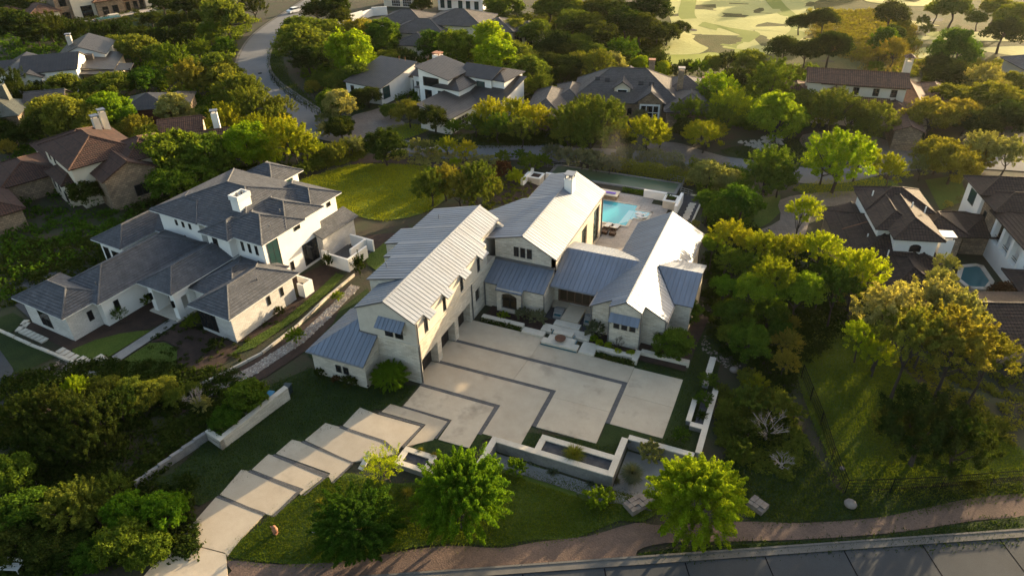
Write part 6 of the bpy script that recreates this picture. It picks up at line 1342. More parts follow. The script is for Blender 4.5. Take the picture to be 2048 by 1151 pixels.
 ('mpl', 'pale', -49.25, 57.96, 2.96, 1.11, 0.0, 16, 0, -1),
 ('oak', 'olive', -57.95, 88.26, 2.86, 1.04, 0.0, 14, 1, -1),
 ('oak', 'olive', -56.52, 74.32, 3.53, 1.01, 0.0, 16, 0, -1),
 ('oak', 'olive', -59.91, 71.93, 3.08, 0.97, 0.0, 16, 2, 2),
 ('oak', 'olive', -64.30, 81.23, 2.80, 0.92, 0.0, 16, 2, 3),
 ('oak', 'olive', -50.33, 133.93, 5.45, 0.96, 0.0, 14, 0, 0),
 ('oak', 'olive', -41.08, 117.96, 3.69, 1.07, 0.0, 14, 0, 1),
 ('oak', 'olive', -34.32, 115.46, 4.11, 1.09, 0.0, 14, 0, 3),
 ('oak', 'olive', -30.60, 97.22, 3.98, 0.98, 0.0, 14, 0, 2),
 ('oak', 'olive', -28.04, 92.90, 2.29, 1.07, 0.0, 3, 0, -1),
 ('jun', 'dark', -52.46, 89.11, 2.84, 1.07, 0.0, 14, 3, -1),
 ('jun', 'dark', -18.31, 90.07, 2.64, 1.05, 0.0, 4, 1, 1),
 ('jun', 'dark', -2.05, 104.99, 2.52, 1.05, 0.0, 18, 1, -1),
 ('jun', 'dark', -57.14, 93.29, 2.20, 1.07, 0.0, 14, 1, -1),
 ('jun', 'dark', -17.09, 92.87, 2.23, 0.98, 0.0, 4, 1, 0),
 ('shr', 'pale', -60.61, 98.31, 2.02, 1.05, 0.0, 14, 1, -1),
 ('shr', 'pale', -38.55, 45.89, 2.15, 0.96, 0.0, 20, 2, 1),
 ('shr', 'pale', -36.96, 46.88, 1.44, 1.01, 0.0, 20, 2, 0),
 ('shr', 'pale', -27.15, 50.00, 1.60, 1.07, 0.0, 3, 3, 0),
 ('shr', 'pale', -29.03, 50.48, 1.44, 1.05, 0.0, 3, 3, 1),
 ('oak', 'dark', -77.91, 138.95, 3.09, 0.96, 0.0, 14, 2, -1),
 ('oak', 'dark', -43.23, 49.52, 2.40, 1.11, 0.0, 16, 0, 1),
 ('oak', 'dark', -30.58, 59.50, 2.85, 1.04, 0.0, 3, 3, -1),
 ('oak', 'dark', -30.90, 43.93, 3.59, 1.03, 0.0, 20, 2, -1),
 ('oak', 'dark', -24.35, 124.82, 4.99, 0.90, 0.0, 4, 2, 1),
 ('oak', 'dark', -18.60, 115.97, 4.49, 1.02, 0.0, 4, 2, 0),
 ('oak', 'dark', -15.74, 127.07, 5.47, 0.96, 0.0, 18, 1, 2),
 ('oak', 'dark', -11.19, 125.67, 4.62, 1.05, 0.0, 18, 1, 1),
 ('oak', 'dark', -20.79, 137.29, 4.96, 1.00, 0.0, 18, 1, 3),
 ('oak', 'dark', -13.36, 142.31, 5.26, 1.08, 0.0, 18, 2, 2),
 ('oak', 'dark', -26.00, 139.65, 4.77, 1.04, 0.0, 4, 2, 2),
 ('oak', 'dark', -25.99, 107.91, 3.90, 1.08, 0.0, 4, 1, 3),
 ('oak', 'dark', -18.89, 95.82, 3.17, 0.98, 0.0, 4, 1, 0),
 ('oak', 'dark', -23.57, 98.25, 2.79, 1.04, 0.0, 4, 1, 2),
 ('oak', 'dark', -48.59, 66.23, 2.49, 1.06, 0.0, 3, 1, -1),
 ('oak', 'dark', -51.40, 66.33, 2.09, 1.08, 0.0, 16, 0, 2),
 ('oak', 'dark', -28.36, 106.69, 2.94, 0.98, 0.0, 4, 1, 4),
 ('oak', 'dark', -27.76, 102.00, 2.39, 1.09, 0.0, 4, 1, 5),
 ('oak', 'dark', -23.25, 105.95, 2.89, 1.09, 0.0, 4, 1, 1),
 ('oak', 'olive', -39.74, 140.07, 4.62, 1.05, 0.0, 14, 0, 4),
 ('oak', 'olive', -34.81, 138.27, 4.82, 1.11, 0.0, 4, 2, 4),
 ('oak', 'olive', -28.64, 127.22, 4.02, 1.11, 0.0, 4, 2, 2),
 ('oak', 'olive', -21.63, 110.46, 3.67, 1.01, 0.0, 4, 2, 1),
 ('oak', 'olive', -23.91, 88.36, 4.17, 1.02, 0.0, 4, 1, -1),
 ('oak', 'olive', -41.49, 62.46, 1.92, 0.94, 0.0, 3, 1, -1),
 ('oak', 'olive', -17.96, 107.84, 2.88, 1.08, 0.0, 4, 2, 0),
 ('oak', 'olive', -31.65, 142.88, 3.46, 1.11, 0.0, 4, 2, 3),
 ('elm', 'olive', -19.49, 80.81, 3.13, 1.00, 0.0, 4, 1, 1),
 ('elm', 'olive', -12.22, 95.53, 3.55, 1.05, 0.0, 4, 2, 0),
 ('elm', 'olive', -16.80, 98.44, 2.74, 1.06, 0.0, 4, 2, 1),
 ('elm', 'olive', -13.59, 58.03, 2.69, 1.06, 0.0, 21, 1, 0),
 ('elm', 'olive', -6.88, 64.18, 4.19, 0.94, 0.0, 21, 2, 3),
 ('elm', 'olive', -1.80, 63.89, 4.47, 1.07, 0.0, 4, 3, -1),
 ('elm', 'olive', -6.31, 60.05, 3.02, 1.03, 0.0, 21, 2, 1),
 ('elm', 'olive', -2.21, 59.01, 3.31, 1.05, 0.0, 21, 2, 0),
 ('elm', 'olive', 0.22, 65.35, 2.72, 0.99, 0.0, 21, 2, 2),
 ('elm', 'olive', -6.72, 72.06, 3.08, 1.04, 0.0, 4, 1, 0),
 ('shr', 'grey', -23.17, 80.27, 2.11, 1.07, 0.0, 3, 0, 1),
 ('shr', 'grey', -23.38, 74.13, 2.04, 1.04, 0.0, 3, 0, 0),
 ('shr', 'grey', 1.59, 75.98, 1.94, 1.06, 0.0, 4, 3, -1),
 ('mpl', 'pale', -10.72, 100.35, 3.19, 0.91, 0.0, 4, 2, -1),
 ('elm', 'green', -10.95, 106.09, 3.97, 0.94, 0.0, 4, 2, -1),
 ('elm', 'green', -18.05, 58.40, 2.73, 1.00, 0.0, 3, 0, 2),
 ('elm', 'green', -22.74, 59.59, 2.23, 1.04, 0.0, 3, 0, 0),
 ('elm', 'green', -26.39, 58.34, 1.80, 0.95, 0.0, 3, 3, -1),
 ('elm', 'green', -19.78, 58.01, 1.83, 1.05, 0.0, 3, 0, 1),
 ('elm', 'yellow', -21.25, 62.01, 3.19, 1.04, 0.0, 3, 0, 0),
 ('elm', 'yellow', -18.49, 65.96, 3.25, 0.91, 0.0, 3, 0, 1),
 ('elm', 'yellow', -13.41, 63.67, 2.97, 1.00, 0.0, 21, 1, 1),
 ('elm', 'yellow', 5.80, 64.58, 3.71, 0.95, 0.0, 4, 3, 0),
 ('elm', 'yellow', -23.66, 50.60, 1.94, 0.91, 0.0, 3, 3, 0),
 ('elm', 'yellow', -20.14, 50.33, 1.92, 0.93, 0.0, 3, 3, 1),
 ('elm', 'yellow', -17.09, 68.85, 1.95, 0.97, 0.0, 21, 1, 2),
 ('elm', 'yellow', -11.69, 65.70, 1.88, 0.94, 0.0, 21, 1, 0),
 ('elm', 'yellow', 7.25, 67.40, 1.99, 0.94, 0.0, 4, 3, 1),
 ('mpl', 'lime', -6.26, 105.81, 2.09, 0.91, 0.0, 4, 2, -1),
 ('mpl', 'lime', -0.59, 102.66, 2.03, 1.00, 0.0, 18, 1, -1),
 ('oak', 'dark', -7.57, 126.27, 3.59, 0.98, 0.0, 18, 1, 0),
 ('oak', 'dark', -5.67, 128.56, 3.36, 1.03, 0.0, 18, 2, 1),
 ('shr', 'lime', -31.83, 44.34, 0.98, 1.03, 0.0, 20, 2, -1),
 ('shr', 'lime', -20.60, 47.48, 1.03, 0.95, 0.0, 3, 3, -1),
 ('shr', 'lime', -8.82, 44.48, 1.55, 1.10, 0.0, 21, 1, -1),
 ('shr', 'grey', -7.78, 56.12, 1.75, 0.90, 0.0, 21, 1, 2),
 ('shr', 'grey', -4.37, 54.67, 2.23, 0.99, 0.0, 21, 1, 1),
 ('shr', 'grey', -2.11, 54.64, 2.39, 0.96, 0.0, 21, 1, 0),
 ('shr', 'grey', 0.47, 54.40, 2.20, 0.99, 0.0, 21, 3, -1),
 ('shr', 'grey', 2.43, 54.28, 2.02, 0.93, 0.0, 21, 0, 0),
 ('shr', 'grey', 3.28, 58.90, 1.90, 1.08, 0.0, 21, 0, 1),
 ('shr', 'green', -13.95, 51.07, 1.38, 0.98, 0.0, 21, 1, 3),
 ('shr', 'green', -11.87, 53.11, 1.39, 0.91, 0.0, 21, 1, 2),
 ('shr', 'green', -8.59, 49.34, 2.01, 1.03, 0.0, 21, 1, 1),
 ('shr', 'green', -7.83, 51.71, 1.70, 0.92, 0.0, 21, 1, 0),
 ('shr', 'red', -11.38, 45.27, 1.97, 1.02, 0.0, 21, 1, 0),
 ('shr', 'red', -12.71, 44.46, 1.48, 0.97, 0.0, 21, 1, 1),
 ('elm', 'gold', -16.33, 36.23, 2.78, 1.03, 0.0, 20, 0, 0),
 ('elm', 'gold', -13.08, 34.62, 2.72, 1.11, 0.0, 20, 0, 1),
 ('elm', 'olive', -11.88, 37.06, 3.06, 1.08, 0.0, 20, 0, 1),
 ('elm', 'olive', -10.47, 37.90, 2.31, 0.99, 0.0, 21, 1, 1),
 ('elm', 'olive', -17.34, 34.05, 2.75, 1.08, 0.0, 20, 0, 0),
 ('elm', 'olive', -11.33, 34.72, 2.41, 1.04, 0.0, 1, 2, -1),
 ('oak', 'green', -20.50, 40.64, 1.63, 0.98, 0.0, 20, 0, -1),
 ('glf', 'dark', 22.54, 147.96, 3.20, 0.93, 0.0, 17, 0, 1),
 ('glf', 'dark', 27.80, 147.42, 3.93, 1.03, 0.0, 17, 0, 2),
 ('glf', 'dark', 41.87, 155.22, 4.48, 1.02, 0.0, 19, 1, 1),
 ('glf', 'dark', 30.26, 120.21, 4.32, 1.11, 0.0, 5, 2, -1),
 ('glf', 'dark', 21.57, 117.69, 3.68, 1.11, 0.0, 17, 0, 0),
 ('glf', 'dark', 25.71, 117.47, 3.64, 1.03, 0.0, 5, 1, -1),
 ('glf', 'dark', 64.41, 144.56, 4.77, 0.98, 0.0, 19, 0, -1),
 ('glf', 'dark', 43.01, 141.24, 2.96, 1.10, 0.0, 19, 1, 0),
 ('glf', 'olive', 56.40, 166.04, 5.09, 0.90, 0.0, 19, 2, 0),
 ('glf', 'olive', 65.69, 170.27, 4.56, 0.92, 0.0, 19, 0, 1),
 ('glf', 'olive', 68.08, 161.52, 4.36, 1.02, 0.0, 19, 0, 2),
 ('glf', 'olive', 62.26, 164.93, 2.65, 1.04, 0.0, 19, 0, 0),
 ('glf', 'olive', 53.40, 171.05, 3.32, 0.93, 0.0, 19, 2, 1),
 ('mpl', 'green', 40.93, 134.90, 3.13, 1.04, 0.0, 19, 1, -1),
 ('mpl', 'green', 53.82, 124.42, 4.84, 1.10, 0.0, 19, 3, -1),
 ('elm', 'gold', 42.79, 126.20, 3.31, 0.98, 0.0, 19, 1, -1),
 ('oak', 'dark', -4.34, 137.78, 2.42, 0.99, 0.0, 18, 2, 0),
 ('oak', 'dark', 15.61, 100.02, 2.99, 0.95, 0.0, 18, 0, -1),
 ('oak', 'dark', 52.35, 112.81, 3.97, 0.96, 0.0, 19, 3, 1),
 ('oak', 'dark', 50.96, 117.38, 3.23, 1.11, 0.0, 19, 3, 0),
 ('jun', 'dark', 3.67, 105.05, 2.27, 0.98, 0.0, 18, 3, 0),
 ('jun', 'dark', 11.49, 109.69, 2.73, 1.11, 0.0, 18, 0, -1),
 ('jun', 'dark', 2.40, 102.79, 1.80, 1.10, 0.0, 18, 3, 1),
 ('shr', 'bright', 6.09, 105.23, 2.48, 1.03, 0.0, 18, 3, -1),
 ('oak', 'olive', 8.95, 108.42, 2.73, 0.96, 0.0, 18, 0, -1),
 ('oak', 'olive', 15.69, 107.92, 3.55, 1.12, 0.0, 17, 3, 0),
 ('oak', 'olive', 18.85, 108.28, 2.66, 1.01, 0.0, 17, 3, 1),
 ('oak', 'olive', 27.24, 87.60, 3.47, 0.99, 0.0, 5, 1, 0),
 ('oak', 'olive', 23.91, 107.58, 2.41, 0.97, 0.0, 5, 1, 1),
 ('elm', 'green', 21.76, 92.61, 4.20, 1.12, 0.0, 17, 3, -1),
 ('elm', 'green', 9.87, 77.15, 3.22, 1.01, 0.0, 18, 3, 1),
 ('elm', 'green', 15.02, 76.12, 3.16, 0.96, 0.0, 18, 3, 2),
 ('elm', 'green', 11.98, 83.56, 2.75, 1.00, 0.0, 18, 3, 0),
 ('elm', 'lime', 12.78, 86.69, 4.17, 0.93, 0.0, 18, 3, 0),
 ('elm', 'lime', 16.16, 80.64, 3.79, 1.04, 0.0, 18, 3, 1),
 ('elm', 'lime', 34.33, 59.31, 5.08, 1.00, 0.0, 22, 0, 0),
 ('elm', 'lime', 32.60, 61.87, 3.19, 0.96, 0.0, 22, 2, -1),
 ('elm', 'lime', 37.06, 64.60, 3.21, 1.07, 0.0, 22, 0, 1),
 ('oak', 'dark', 10.11, 72.37, 2.22, 1.08, 0.0, 4, 0, -1),
 ('elm', 'yellow', 14.31, 67.60, 3.17, 0.90, 0.0, 18, 3, 1),
 ('elm', 'yellow', 12.15, 70.64, 2.18, 1.02, 0.0, 4, 0, -1),
 ('elm', 'yellow', 15.13, 72.90, 2.19, 0.96, 0.0, 18, 3, 0),
 ('elm', 'yellow', 35.91, 93.25, 2.92, 1.11, 0.0, 5, 1, -1),
 ('elm', 'yellow', 41.29, 63.37, 2.67, 1.07, 0.0, 22, 0, -1),
 ('shr', 'grey', 7.99, 88.86, 2.26, 0.95, 0.0, 18, 3, -1),
 ('shr', 'grey', 12.27, 57.43, 1.67, 0.96, 0.0, 2, 2, -1),
 ('shr', 'grey', 13.47, 56.84, 1.33, 0.93, 0.0, 2, 0, -1),
 ('mpl', 'bright', 24.64, 75.89, 4.47, 1.12, 0.0, 22, 2, 1),
 ('mpl', 'bright', 22.05, 82.75, 3.04, 0.96, 0.0, 22, 2, 2),
 ('mpl', 'bright', 26.84, 80.19, 2.58, 1.03, 0.0, 22, 2, 0),
 ('mpl', 'bright', 24.05, 91.78, 2.40, 1.00, 0.0, 5, 1, -1),
 ('elm', 'olive', 32.55, 82.22, 4.20, 1.04, 0.0, 5, 1, 0),
 ('elm', 'olive', 39.20, 81.83, 3.76, 1.03, 0.0, 5, 3, 0),
 ('elm', 'olive', 31.01, 81.25, 2.93, 1.06, 0.0, 5, 1, 1),
 ('elm', 'olive', 35.97, 83.71, 3.30, 0.93, 0.0, 5, 3, 1),
 ('elm', 'olive', 37.99, 79.41, 2.49, 1.07, 0.0, 5, 3, 2),
 ('oak', 'gold', 47.66, 85.87, 4.30, 0.97, 0.0, 5, 0, -1),
 ('oak', 'gold', 51.28, 97.66, 3.64, 1.02, 0.0, 19, 3, 0),
 ('oak', 'gold', 53.17, 89.15, 3.97, 0.97, 0.0, 19, 3, 2),
 ('oak', 'gold', 57.38, 97.50, 4.32, 0.97, 0.0, 19, 3, 1),
 ('oak', 'gold', 48.07, 71.72, 3.43, 1.02, 0.0, 7, 2, 2),
 ('oak', 'gold', 49.77, 68.30, 3.79, 1.00, 0.0, 7, 2, 1),
 ('oak', 'gold', 53.26, 74.36, 2.63, 0.98, 0.0, 7, 2, 0),
 ('oak', 'dark', 58.65, 88.74, 3.89, 1.06, 0.0, 19, 3, 4),
 ('oak', 'dark', 54.96, 86.47, 3.53, 1.03, 0.0, 19, 3, 2),
 ('oak', 'dark', 62.26, 99.53, 3.39, 0.91, 0.0, 19, 3, 3),
 ('elm', 'pale', 57.67, 110.12, 3.85, 0.96, 0.0, 19, 3, -1),
 ('elm', 'pale', 54.48, 74.52, 3.42, 1.00, 0.0, 7, 2, 1),
 ('elm', 'pale', 57.44, 74.80, 2.91, 1.10, 0.0, 7, 2, 0),
 ('elm', 'pale', 45.89, 68.21, 1.93, 1.10, 0.0, 6, 2, -1),
 ('oak', 'olive', 62.78, 116.36, 2.50, 1.02, 0.0, 19, 0, -1),
 ('mpl', 'pale', 17.21, 54.59, 2.87, 0.90, 0.0, 2, 0, -1),
 ('mpl', 'pale', 20.54, 54.05, 1.89, 1.07, 0.0, 22, 1, -1),
 ('elm', 'green', 25.52, 55.35, 3.88, 0.99, 0.0, 22, 1, 1),
 ('elm', 'green', 25.05, 52.21, 3.19, 1.03, 0.0, 22, 1, 2),
 ('elm', 'green', 27.11, 55.01, 2.78, 1.06, 0.0, 22, 1, 0),
 ('shr', 'olive', 39.57, 119.17, 1.79, 1.04, 0.0, 5, 2, 0),
 ('shr', 'olive', 47.38, 140.79, 1.97, 1.01, 0.0, 19, 1, 2),
 ('shr', 'olive', 50.27, 165.33, 1.92, 1.10, 0.0, 19, 1, 1),
 ('shr', 'olive', 45.54, 160.56, 2.17, 0.98, 0.0, 19, 1, 3),
 ('shr', 'olive', 42.15, 133.28, 1.68, 0.99, 0.0, 5, 2, 1),
 ('shr', 'olive', 51.03, 156.82, 1.84, 1.09, 0.0, 19, 1, 0),
 ('elm', 'lime', 30.84, 40.61, 2.28, 0.94, 3.5, 22, 3, -1),
 ('elm', 'lime', 33.30, 30.44, 2.47, 0.97, 3.5, 6, 1, -1),
 ('elm', 'yellow', 29.38, 23.06, 2.33, 1.08, 3.5, 30, 0, 2),
 ('elm', 'yellow', 23.58, 30.89, 2.37, 0.91, 3.5, 30, 2, -1),
 ('oak', 'green', 23.46, 42.24, 2.89, 1.08, 2.0, 22, 1, -1),
 ('oak', 'green', 21.36, 40.05, 2.12, 1.05, 2.0, 30, 2, -1),
 ('oak', 'green', 19.14, 43.15, 1.81, 1.00, 2.0, 2, 0, -1),
 ('elm', 'yellow', 27.54, 28.51, 2.27, 0.96, 4.0, 30, 0, 1),
 ('elm', 'yellow', 29.79, 29.77, 1.84, 1.07, 4.0, 30, 0, 4),
 ('elm', 'yellow', 31.14, 32.10, 1.33, 1.10, 4.0, 6, 1, -1),
 ('elm', 'yellow', 28.84, 27.71, 1.50, 0.93, 4.0, 30, 0, 3),
 ('elm', 'yellow', 25.95, 30.30, 1.56, 1.01, 4.0, 30, 0, 0),
 ('elm', 'green', 26.49, 25.26, 2.12, 1.02, 3.0, 30, 0, 1),
 ('elm', 'green', 24.78, 26.11, 1.94, 1.01, 3.0, 30, 0, 0),
 ('elm', 'green', 34.02, 27.65, 1.89, 0.97, 3.0, 6, 1, -1),
 ('elm', 'green', 35.42, 24.61, 2.32, 0.93, 3.0, 6, 3, -1),
 ('oak', 'bright', 31.89, 23.02, 2.42, 1.03, 3.0, 30, 0, 2),
 ('oak', 'bright', 27.72, 21.46, 2.03, 1.08, 3.0, 30, 0, 1),
 ('oak', 'bright', 21.83, 31.06, 1.38, 0.92, 3.0, 30, 2, -1),
 ('oak', 'bright', 24.62, 21.88, 1.66, 0.95, 3.0, 30, 0, 0),
 ('oak', 'green', 26.00, 20.20, 2.15, 1.08, 0.5, 30, 3, 0),
 ('oak', 'green', 29.44, 22.16, 1.96, 1.07, 0.5, 30, 0, 0),
 ('oak', 'green', 28.35, 14.87, 2.20, 1.05, 0.5, 30, 3, 2),
 ('oak', 'green', 30.81, 19.09, 1.59, 0.91, 0.5, 30, 0, 1),
 ('oak', 'green', 26.25, 16.60, 1.38, 1.06, 0.5, 30, 3, 1),
 ('elm', 'lime', 37.27, 28.13, 2.90, 1.12, 2.0, 6, 3, -1),
 ('elm', 'lime', 38.11, 18.93, 1.99, 1.12, 1.0, 28, 2, 1),
 ('elm', 'lime', 39.68, 17.09, 1.75, 1.05, 1.0, 28, 2, 0),
 ('elm', 'gold', 31.58, 16.90, 1.64, 0.91, 0.5, 28, 1, -1),
 ('elm', 'gold', 31.74, 13.63, 1.40, 1.09, 0.5, 27, 2, -1),
 ('elm', 'gold', 31.83, 22.11, 1.03, 0.95, 0.5, 30, 0, -1),
 ('elm', 'pale', 39.73, 17.98, 3.16, 1.04, 3.5, 28, 2, 0),
 ('elm', 'pale', 43.27, 22.04, 3.07, 1.11, 3.5, 6, 3, 1),
 ('elm', 'pale', 45.46, 21.33, 2.93, 1.06, 3.5, 28, 2, 1),
 ('elm', 'pale', 46.17, 34.37, 1.39, 0.93, 3.5, 6, 0, -1),
 ('elm', 'pale', 45.16, 30.16, 1.64, 0.96, 3.5, 6, 3, 0),
 ('elm', 'olive', 41.38, 14.68, 3.26, 1.10, 3.5, 28, 2, 0),
 ('elm', 'olive', 43.51, 20.18, 2.21, 0.93, 3.5, 28, 2, 1),
 ('elm', 'gold', 44.71, 14.81, 3.46, 1.03, 3.5, 28, 0, 0),
 ('elm', 'gold', 47.78, 16.31, 2.48, 0.99, 3.5, 28, 0, 1),
 ('mag', 'red', 52.65, 35.96, 1.51, 0.94, 0.0, 7, 3, -1),
 ('shr', 'grey', 51.24, 61.40, 1.09, 1.04, 0.0, 7, 1, -1),
 ('shr', 'olive', 28.94, 11.39, 1.30, 0.91, 0.0, 27, 1, 3),
 ('shr', 'green', 25.41, 9.79, 1.02, 0.92, 0.0, 27, 1, 1),
 ('shr', 'pale', 18.00, 41.71, 0.79, 0.98, 0.0, 2, 0, -1),
 ('shr', 'pale', 49.17, 60.29, 0.68, 0.92, 0.0, 7, 1, -1),
 ('shr', 'olive', 29.50, 8.04, 1.78, 0.91, 0.0, 27, 1, 2),
 ('shr', 'olive', 31.65, 8.58, 1.68, 1.03, 0.0, 27, 1, 1),
 ('shr', 'olive', 27.82, 6.52, 1.15, 1.06, 0.0, 27, 1, 5),
 ('shr', 'olive', 29.40, 1.89, 1.24, 1.09, 0.0, 27, 1, 4),
 ('shr', 'olive', 26.93, 9.47, 0.74, 0.93, 0.0, 27, 1, 6),
 ('shr', 'olive', 33.23, 8.41, 1.05, 0.99, 0.0, 27, 1, 0),
 ('oak', 'dark', 29.69, 4.38, 1.53, 0.97, 0.0, 27, 1, -1),
 ('shr', 'yellow', 29.63, 10.84, 1.20, 1.03, 0.0, 27, 1, -1),
 ('jun', 'dark', 42.78, 6.70, 3.99, 1.01, 0.0, 31, 2, 0),
 ('jun', 'dark', 45.35, 7.05, 3.32, 1.11, 0.0, 31, 2, 1),
 ('jun', 'dark', 41.68, 9.03, 2.35, 0.98, 0.0, 28, 3, -1),
 ('jun', 'dark', 48.04, 11.41, 2.01, 0.91, 0.0, 31, 2, 2),
 ('shr', 'green', 24.52, 1.75, 0.81, 1.05, 0.0, 29, 0, -1),
 ('shr', 'green', 25.59, 7.03, 0.99, 0.93, 0.0, 27, 1, 0),
 ('shr', 'dark', 31.58, 4.87, 1.02, 1.04, 0.0, 27, 1, 1),
 ('shr', 'dark', 32.23, 7.01, 0.87, 1.01, 0.0, 27, 1, 0),
 ('shr', 'dark', 47.16, 5.30, 0.78, 1.10, 0.0, 31, 0, -1),
 ('jun', 'dark', -30.54, -18.52, 1.95, 1.02, 0.0, 26, 1, 4),
 ('jun', 'dark', -29.26, -16.90, 1.97, 1.04, 0.0, 26, 1, 2),
 ('jun', 'dark', -26.30, -16.77, 2.29, 0.96, 0.0, 26, 2, 3),
 ('jun', 'dark', -23.13, -16.80, 2.59, 1.02, 0.0, 26, 2, 1),
 ('jun', 'dark', -22.60, -14.82, 2.30, 0.96, 0.0, 26, 2, 2),
 ('jun', 'dark', -22.03, -19.33, 2.01, 1.07, 0.0, 26, 1, 0),
 ('jun', 'dark', -23.60, -20.27, 2.00, 1.01, 0.0, 26, 1, 1),
 ('jun', 'dark', -27.17, -20.03, 1.88, 0.93, 0.0, 26, 1, 3),
 ('jun', 'dark', -29.92, -19.91, 1.40, 0.95, 0.0, 26, 1, 5),
 ('jun', 'dark', -26.31, -13.67, 1.47, 0.98, 0.0, 32, 3, -1),
 ('jun', 'dark', -21.09, -17.87, 1.53, 1.06, 0.0, 26, 2, 0),
 ('jun', 'dark', -11.37, -18.88, 1.28, 0.94, 0.0, 24, 2, -1),
 ('oak', 'olive', -24.52, -12.29, 1.48, 1.06, 0.0, 32, 3, 1),
 ('oak', 'olive', -22.84, -11.48, 1.48, 1.04, 0.0, 32, 3, 2),
 ('oak', 'olive', -22.15, -10.42, 1.31, 0.92, 0.0, 32, 3, 4),
 ('oak', 'olive', -20.11, -11.17, 1.10, 1.05, 0.0, 32, 3, 5),
 ('oak', 'olive', -22.36, -12.97, 1.45, 0.92, 0.0, 26, 2, -1),
 ('oak', 'olive', -27.67, -11.87, 1.14, 0.93, 0.0, 32, 3, 0),
 ('oak', 'olive', -29.00, -12.69, 0.95, 1.03, 0.0, 32, 3, 3),
 ('oak', 'olive', -19.90, -9.35, 0.94, 0.95, 0.0, 25, 1, -1),
 ('elm', 'lime', -29.79, -13.77, 1.08, 1.09, 0.0, 32, 1, 0),
 ('mpl', 'green', -12.97, -9.21, 1.89, 1.01, 0.0, 25, 2, -1),
 ('oak', 'green', -13.23, -11.87, 1.49, 0.97, 0.0, 25, 1, -1),
 ('oak', 'green', -24.73, -23.90, 2.00, 1.08, 0.0, 26, 1, 0),
 ('elm', 'olive', -16.88, -24.28, 2.50, 0.91, 0.0, 26, 3, 2),
 ('elm', 'olive', -16.05, -21.69, 1.65, 1.06, 0.0, 26, 3, 0),
 ('elm', 'olive', -19.32, -24.73, 1.39, 0.91, 0.0, 26, 3, 3),
 ('elm', 'olive', -15.22, -23.98, 1.67, 0.93, 0.0, 26, 3, 1),
 ('mpl', 'bright', -10.31, -21.72, 1.81, 1.11, 0.0, 24, 1, -1),
 ('mpl', 'bright', -13.15, -22.82, 1.67, 1.05, 0.0, 26, 3, -1),
 ('mpl', 'bright', -11.20, -19.84, 0.95, 0.95, 0.0, 24, 2, -1),
 ('oak', 'green', -20.83, -25.99, 2.21, 0.93, 0.0, 26, 1, 1),
 ('oak', 'green', -11.20, -25.21, 1.96, 1.11, 0.0, 24, 1, 1),
 ('oak', 'green', -9.37, -24.73, 1.60, 1.05, 0.0, 24, 1, 0),
 ('oak', 'green', -12.64, -26.46, 1.45, 1.08, 0.0, 24, 1, 2),
 ('oak', 'dark', -19.29, -28.11, 1.91, 0.93, 0.0, 26, 3, 3),
 ('oak', 'dark', -16.34, -27.70, 1.74, 1.04, 0.0, 26, 3, 2),
 ('oak', 'dark', -15.02, -26.68, 1.61, 0.98, 0.0, 26, 3, 0),
 ('oak', 'dark', -19.51, -26.72, 1.36, 0.95, 0.0, 26, 3, 1),
 ('shr', 'pale', -17.45, -10.78, 1.01, 0.97, 0.0, 25, 1, -1),
 ('big', 'bright', 10.76, -13.03, 3.55, 1.15, 0.0, 35, 2, -1),
 ('big', 'green', 4.20, -17.30, 3.36, 0.72, 0.0, 35, 1, -1),
 ('wsp', 'lime', 3.52, -12.13, 1.84, 1.04, 0.0, 35, 2, -1),
 ('big', 'lime', 27.28, -6.03, 3.67, 1.00, 0.0, 27, 1, -1),
 ('big', 'bright', -2.58, -1.54, 1.80, 0.90, 0.0, 33, 3, -1),
 ('shr', 'dark', -9.74, -2.71, 0.73, 0.98, 0.0, 33, 3, 0),
 ('shr', 'dark', -6.31, -3.01, 0.91, 0.98, 0.0, 33, 3, 1),
 ('shr', 'dark', -22.73, -3.04, 1.04, 0.93, 0.0, 32, 0, -1),
 ('shr', 'dark', -20.82, 4.51, 0.72, 1.08, 0.0, 33, 1, -1),
 ('shr', 'red', -7.89, -2.89, 0.48, 1.04, 0.0, 33, 3, -1),
 ('shr', 'bright', 12.45, -6.43, 1.00, 1.25, 0.0, 29, 1, -1),
 ('shr', 'bright', 19.89, -6.56, 1.28, 0.95, 0.0, 29, 3, -1),
 ('shr', 'pale', 22.50, -0.76, 1.15, 1.20, 0.0, 29, 0, -1),
 ('shr', 'lime', 2.91, 12.90, 0.76, 0.60, 0.0, 34, 1, -1),
 ('shr', 'grey', 5.01, 13.23, 0.92, 1.08, 0.0, 34, 1, 1),
 ('shr', 'grey', 6.65, 13.20, 1.07, 1.00, 0.0, 34, 1, 0),
 ('shr', 'grey', 13.23, 13.00, 1.24, 1.09, 0.0, 34, 0, -1),
 ('bal', 'lime', 14.05, 12.01, 0.46, 1.01, 0.0, 34, 0, 1),
 ('bal', 'lime', 15.09, 11.73, 0.51, 1.03, 0.0, 34, 0, 2),
 ('bal', 'lime', 16.25, 11.15, 0.50, 1.03, 0.0, 23, 0, 0),
 ('bal', 'lime', 17.48, 11.36, 0.50, 1.06, 0.0, 23, 0, 1),
 ('bal', 'lime', 13.30, 12.53, 0.47, 0.99, 0.0, 34, 0, 0),
 ('mpl', 'green', 21.16, 19.30, 1.70, 1.05, 0.0, 30, 3, 0),
 ('mpl', 'green', 21.22, 12.87, 2.03, 0.85, 0.0, 30, 3, 1),
 ('wsp', 'green', -36.16, -3.21, 0.99, 0.92, 0.0, 32, 2, -1),
 ('shr', 'green', -36.39, 0.60, 0.97, 0.91, 0.0, 32, 2, -1),
 ('shr', 'green', -28.35, -0.57, 1.09, 0.94, 0.0, 32, 0, 1),
 ('shr', 'green', -28.69, -1.22, 0.65, 0.91, 0.0, 32, 0, 0),
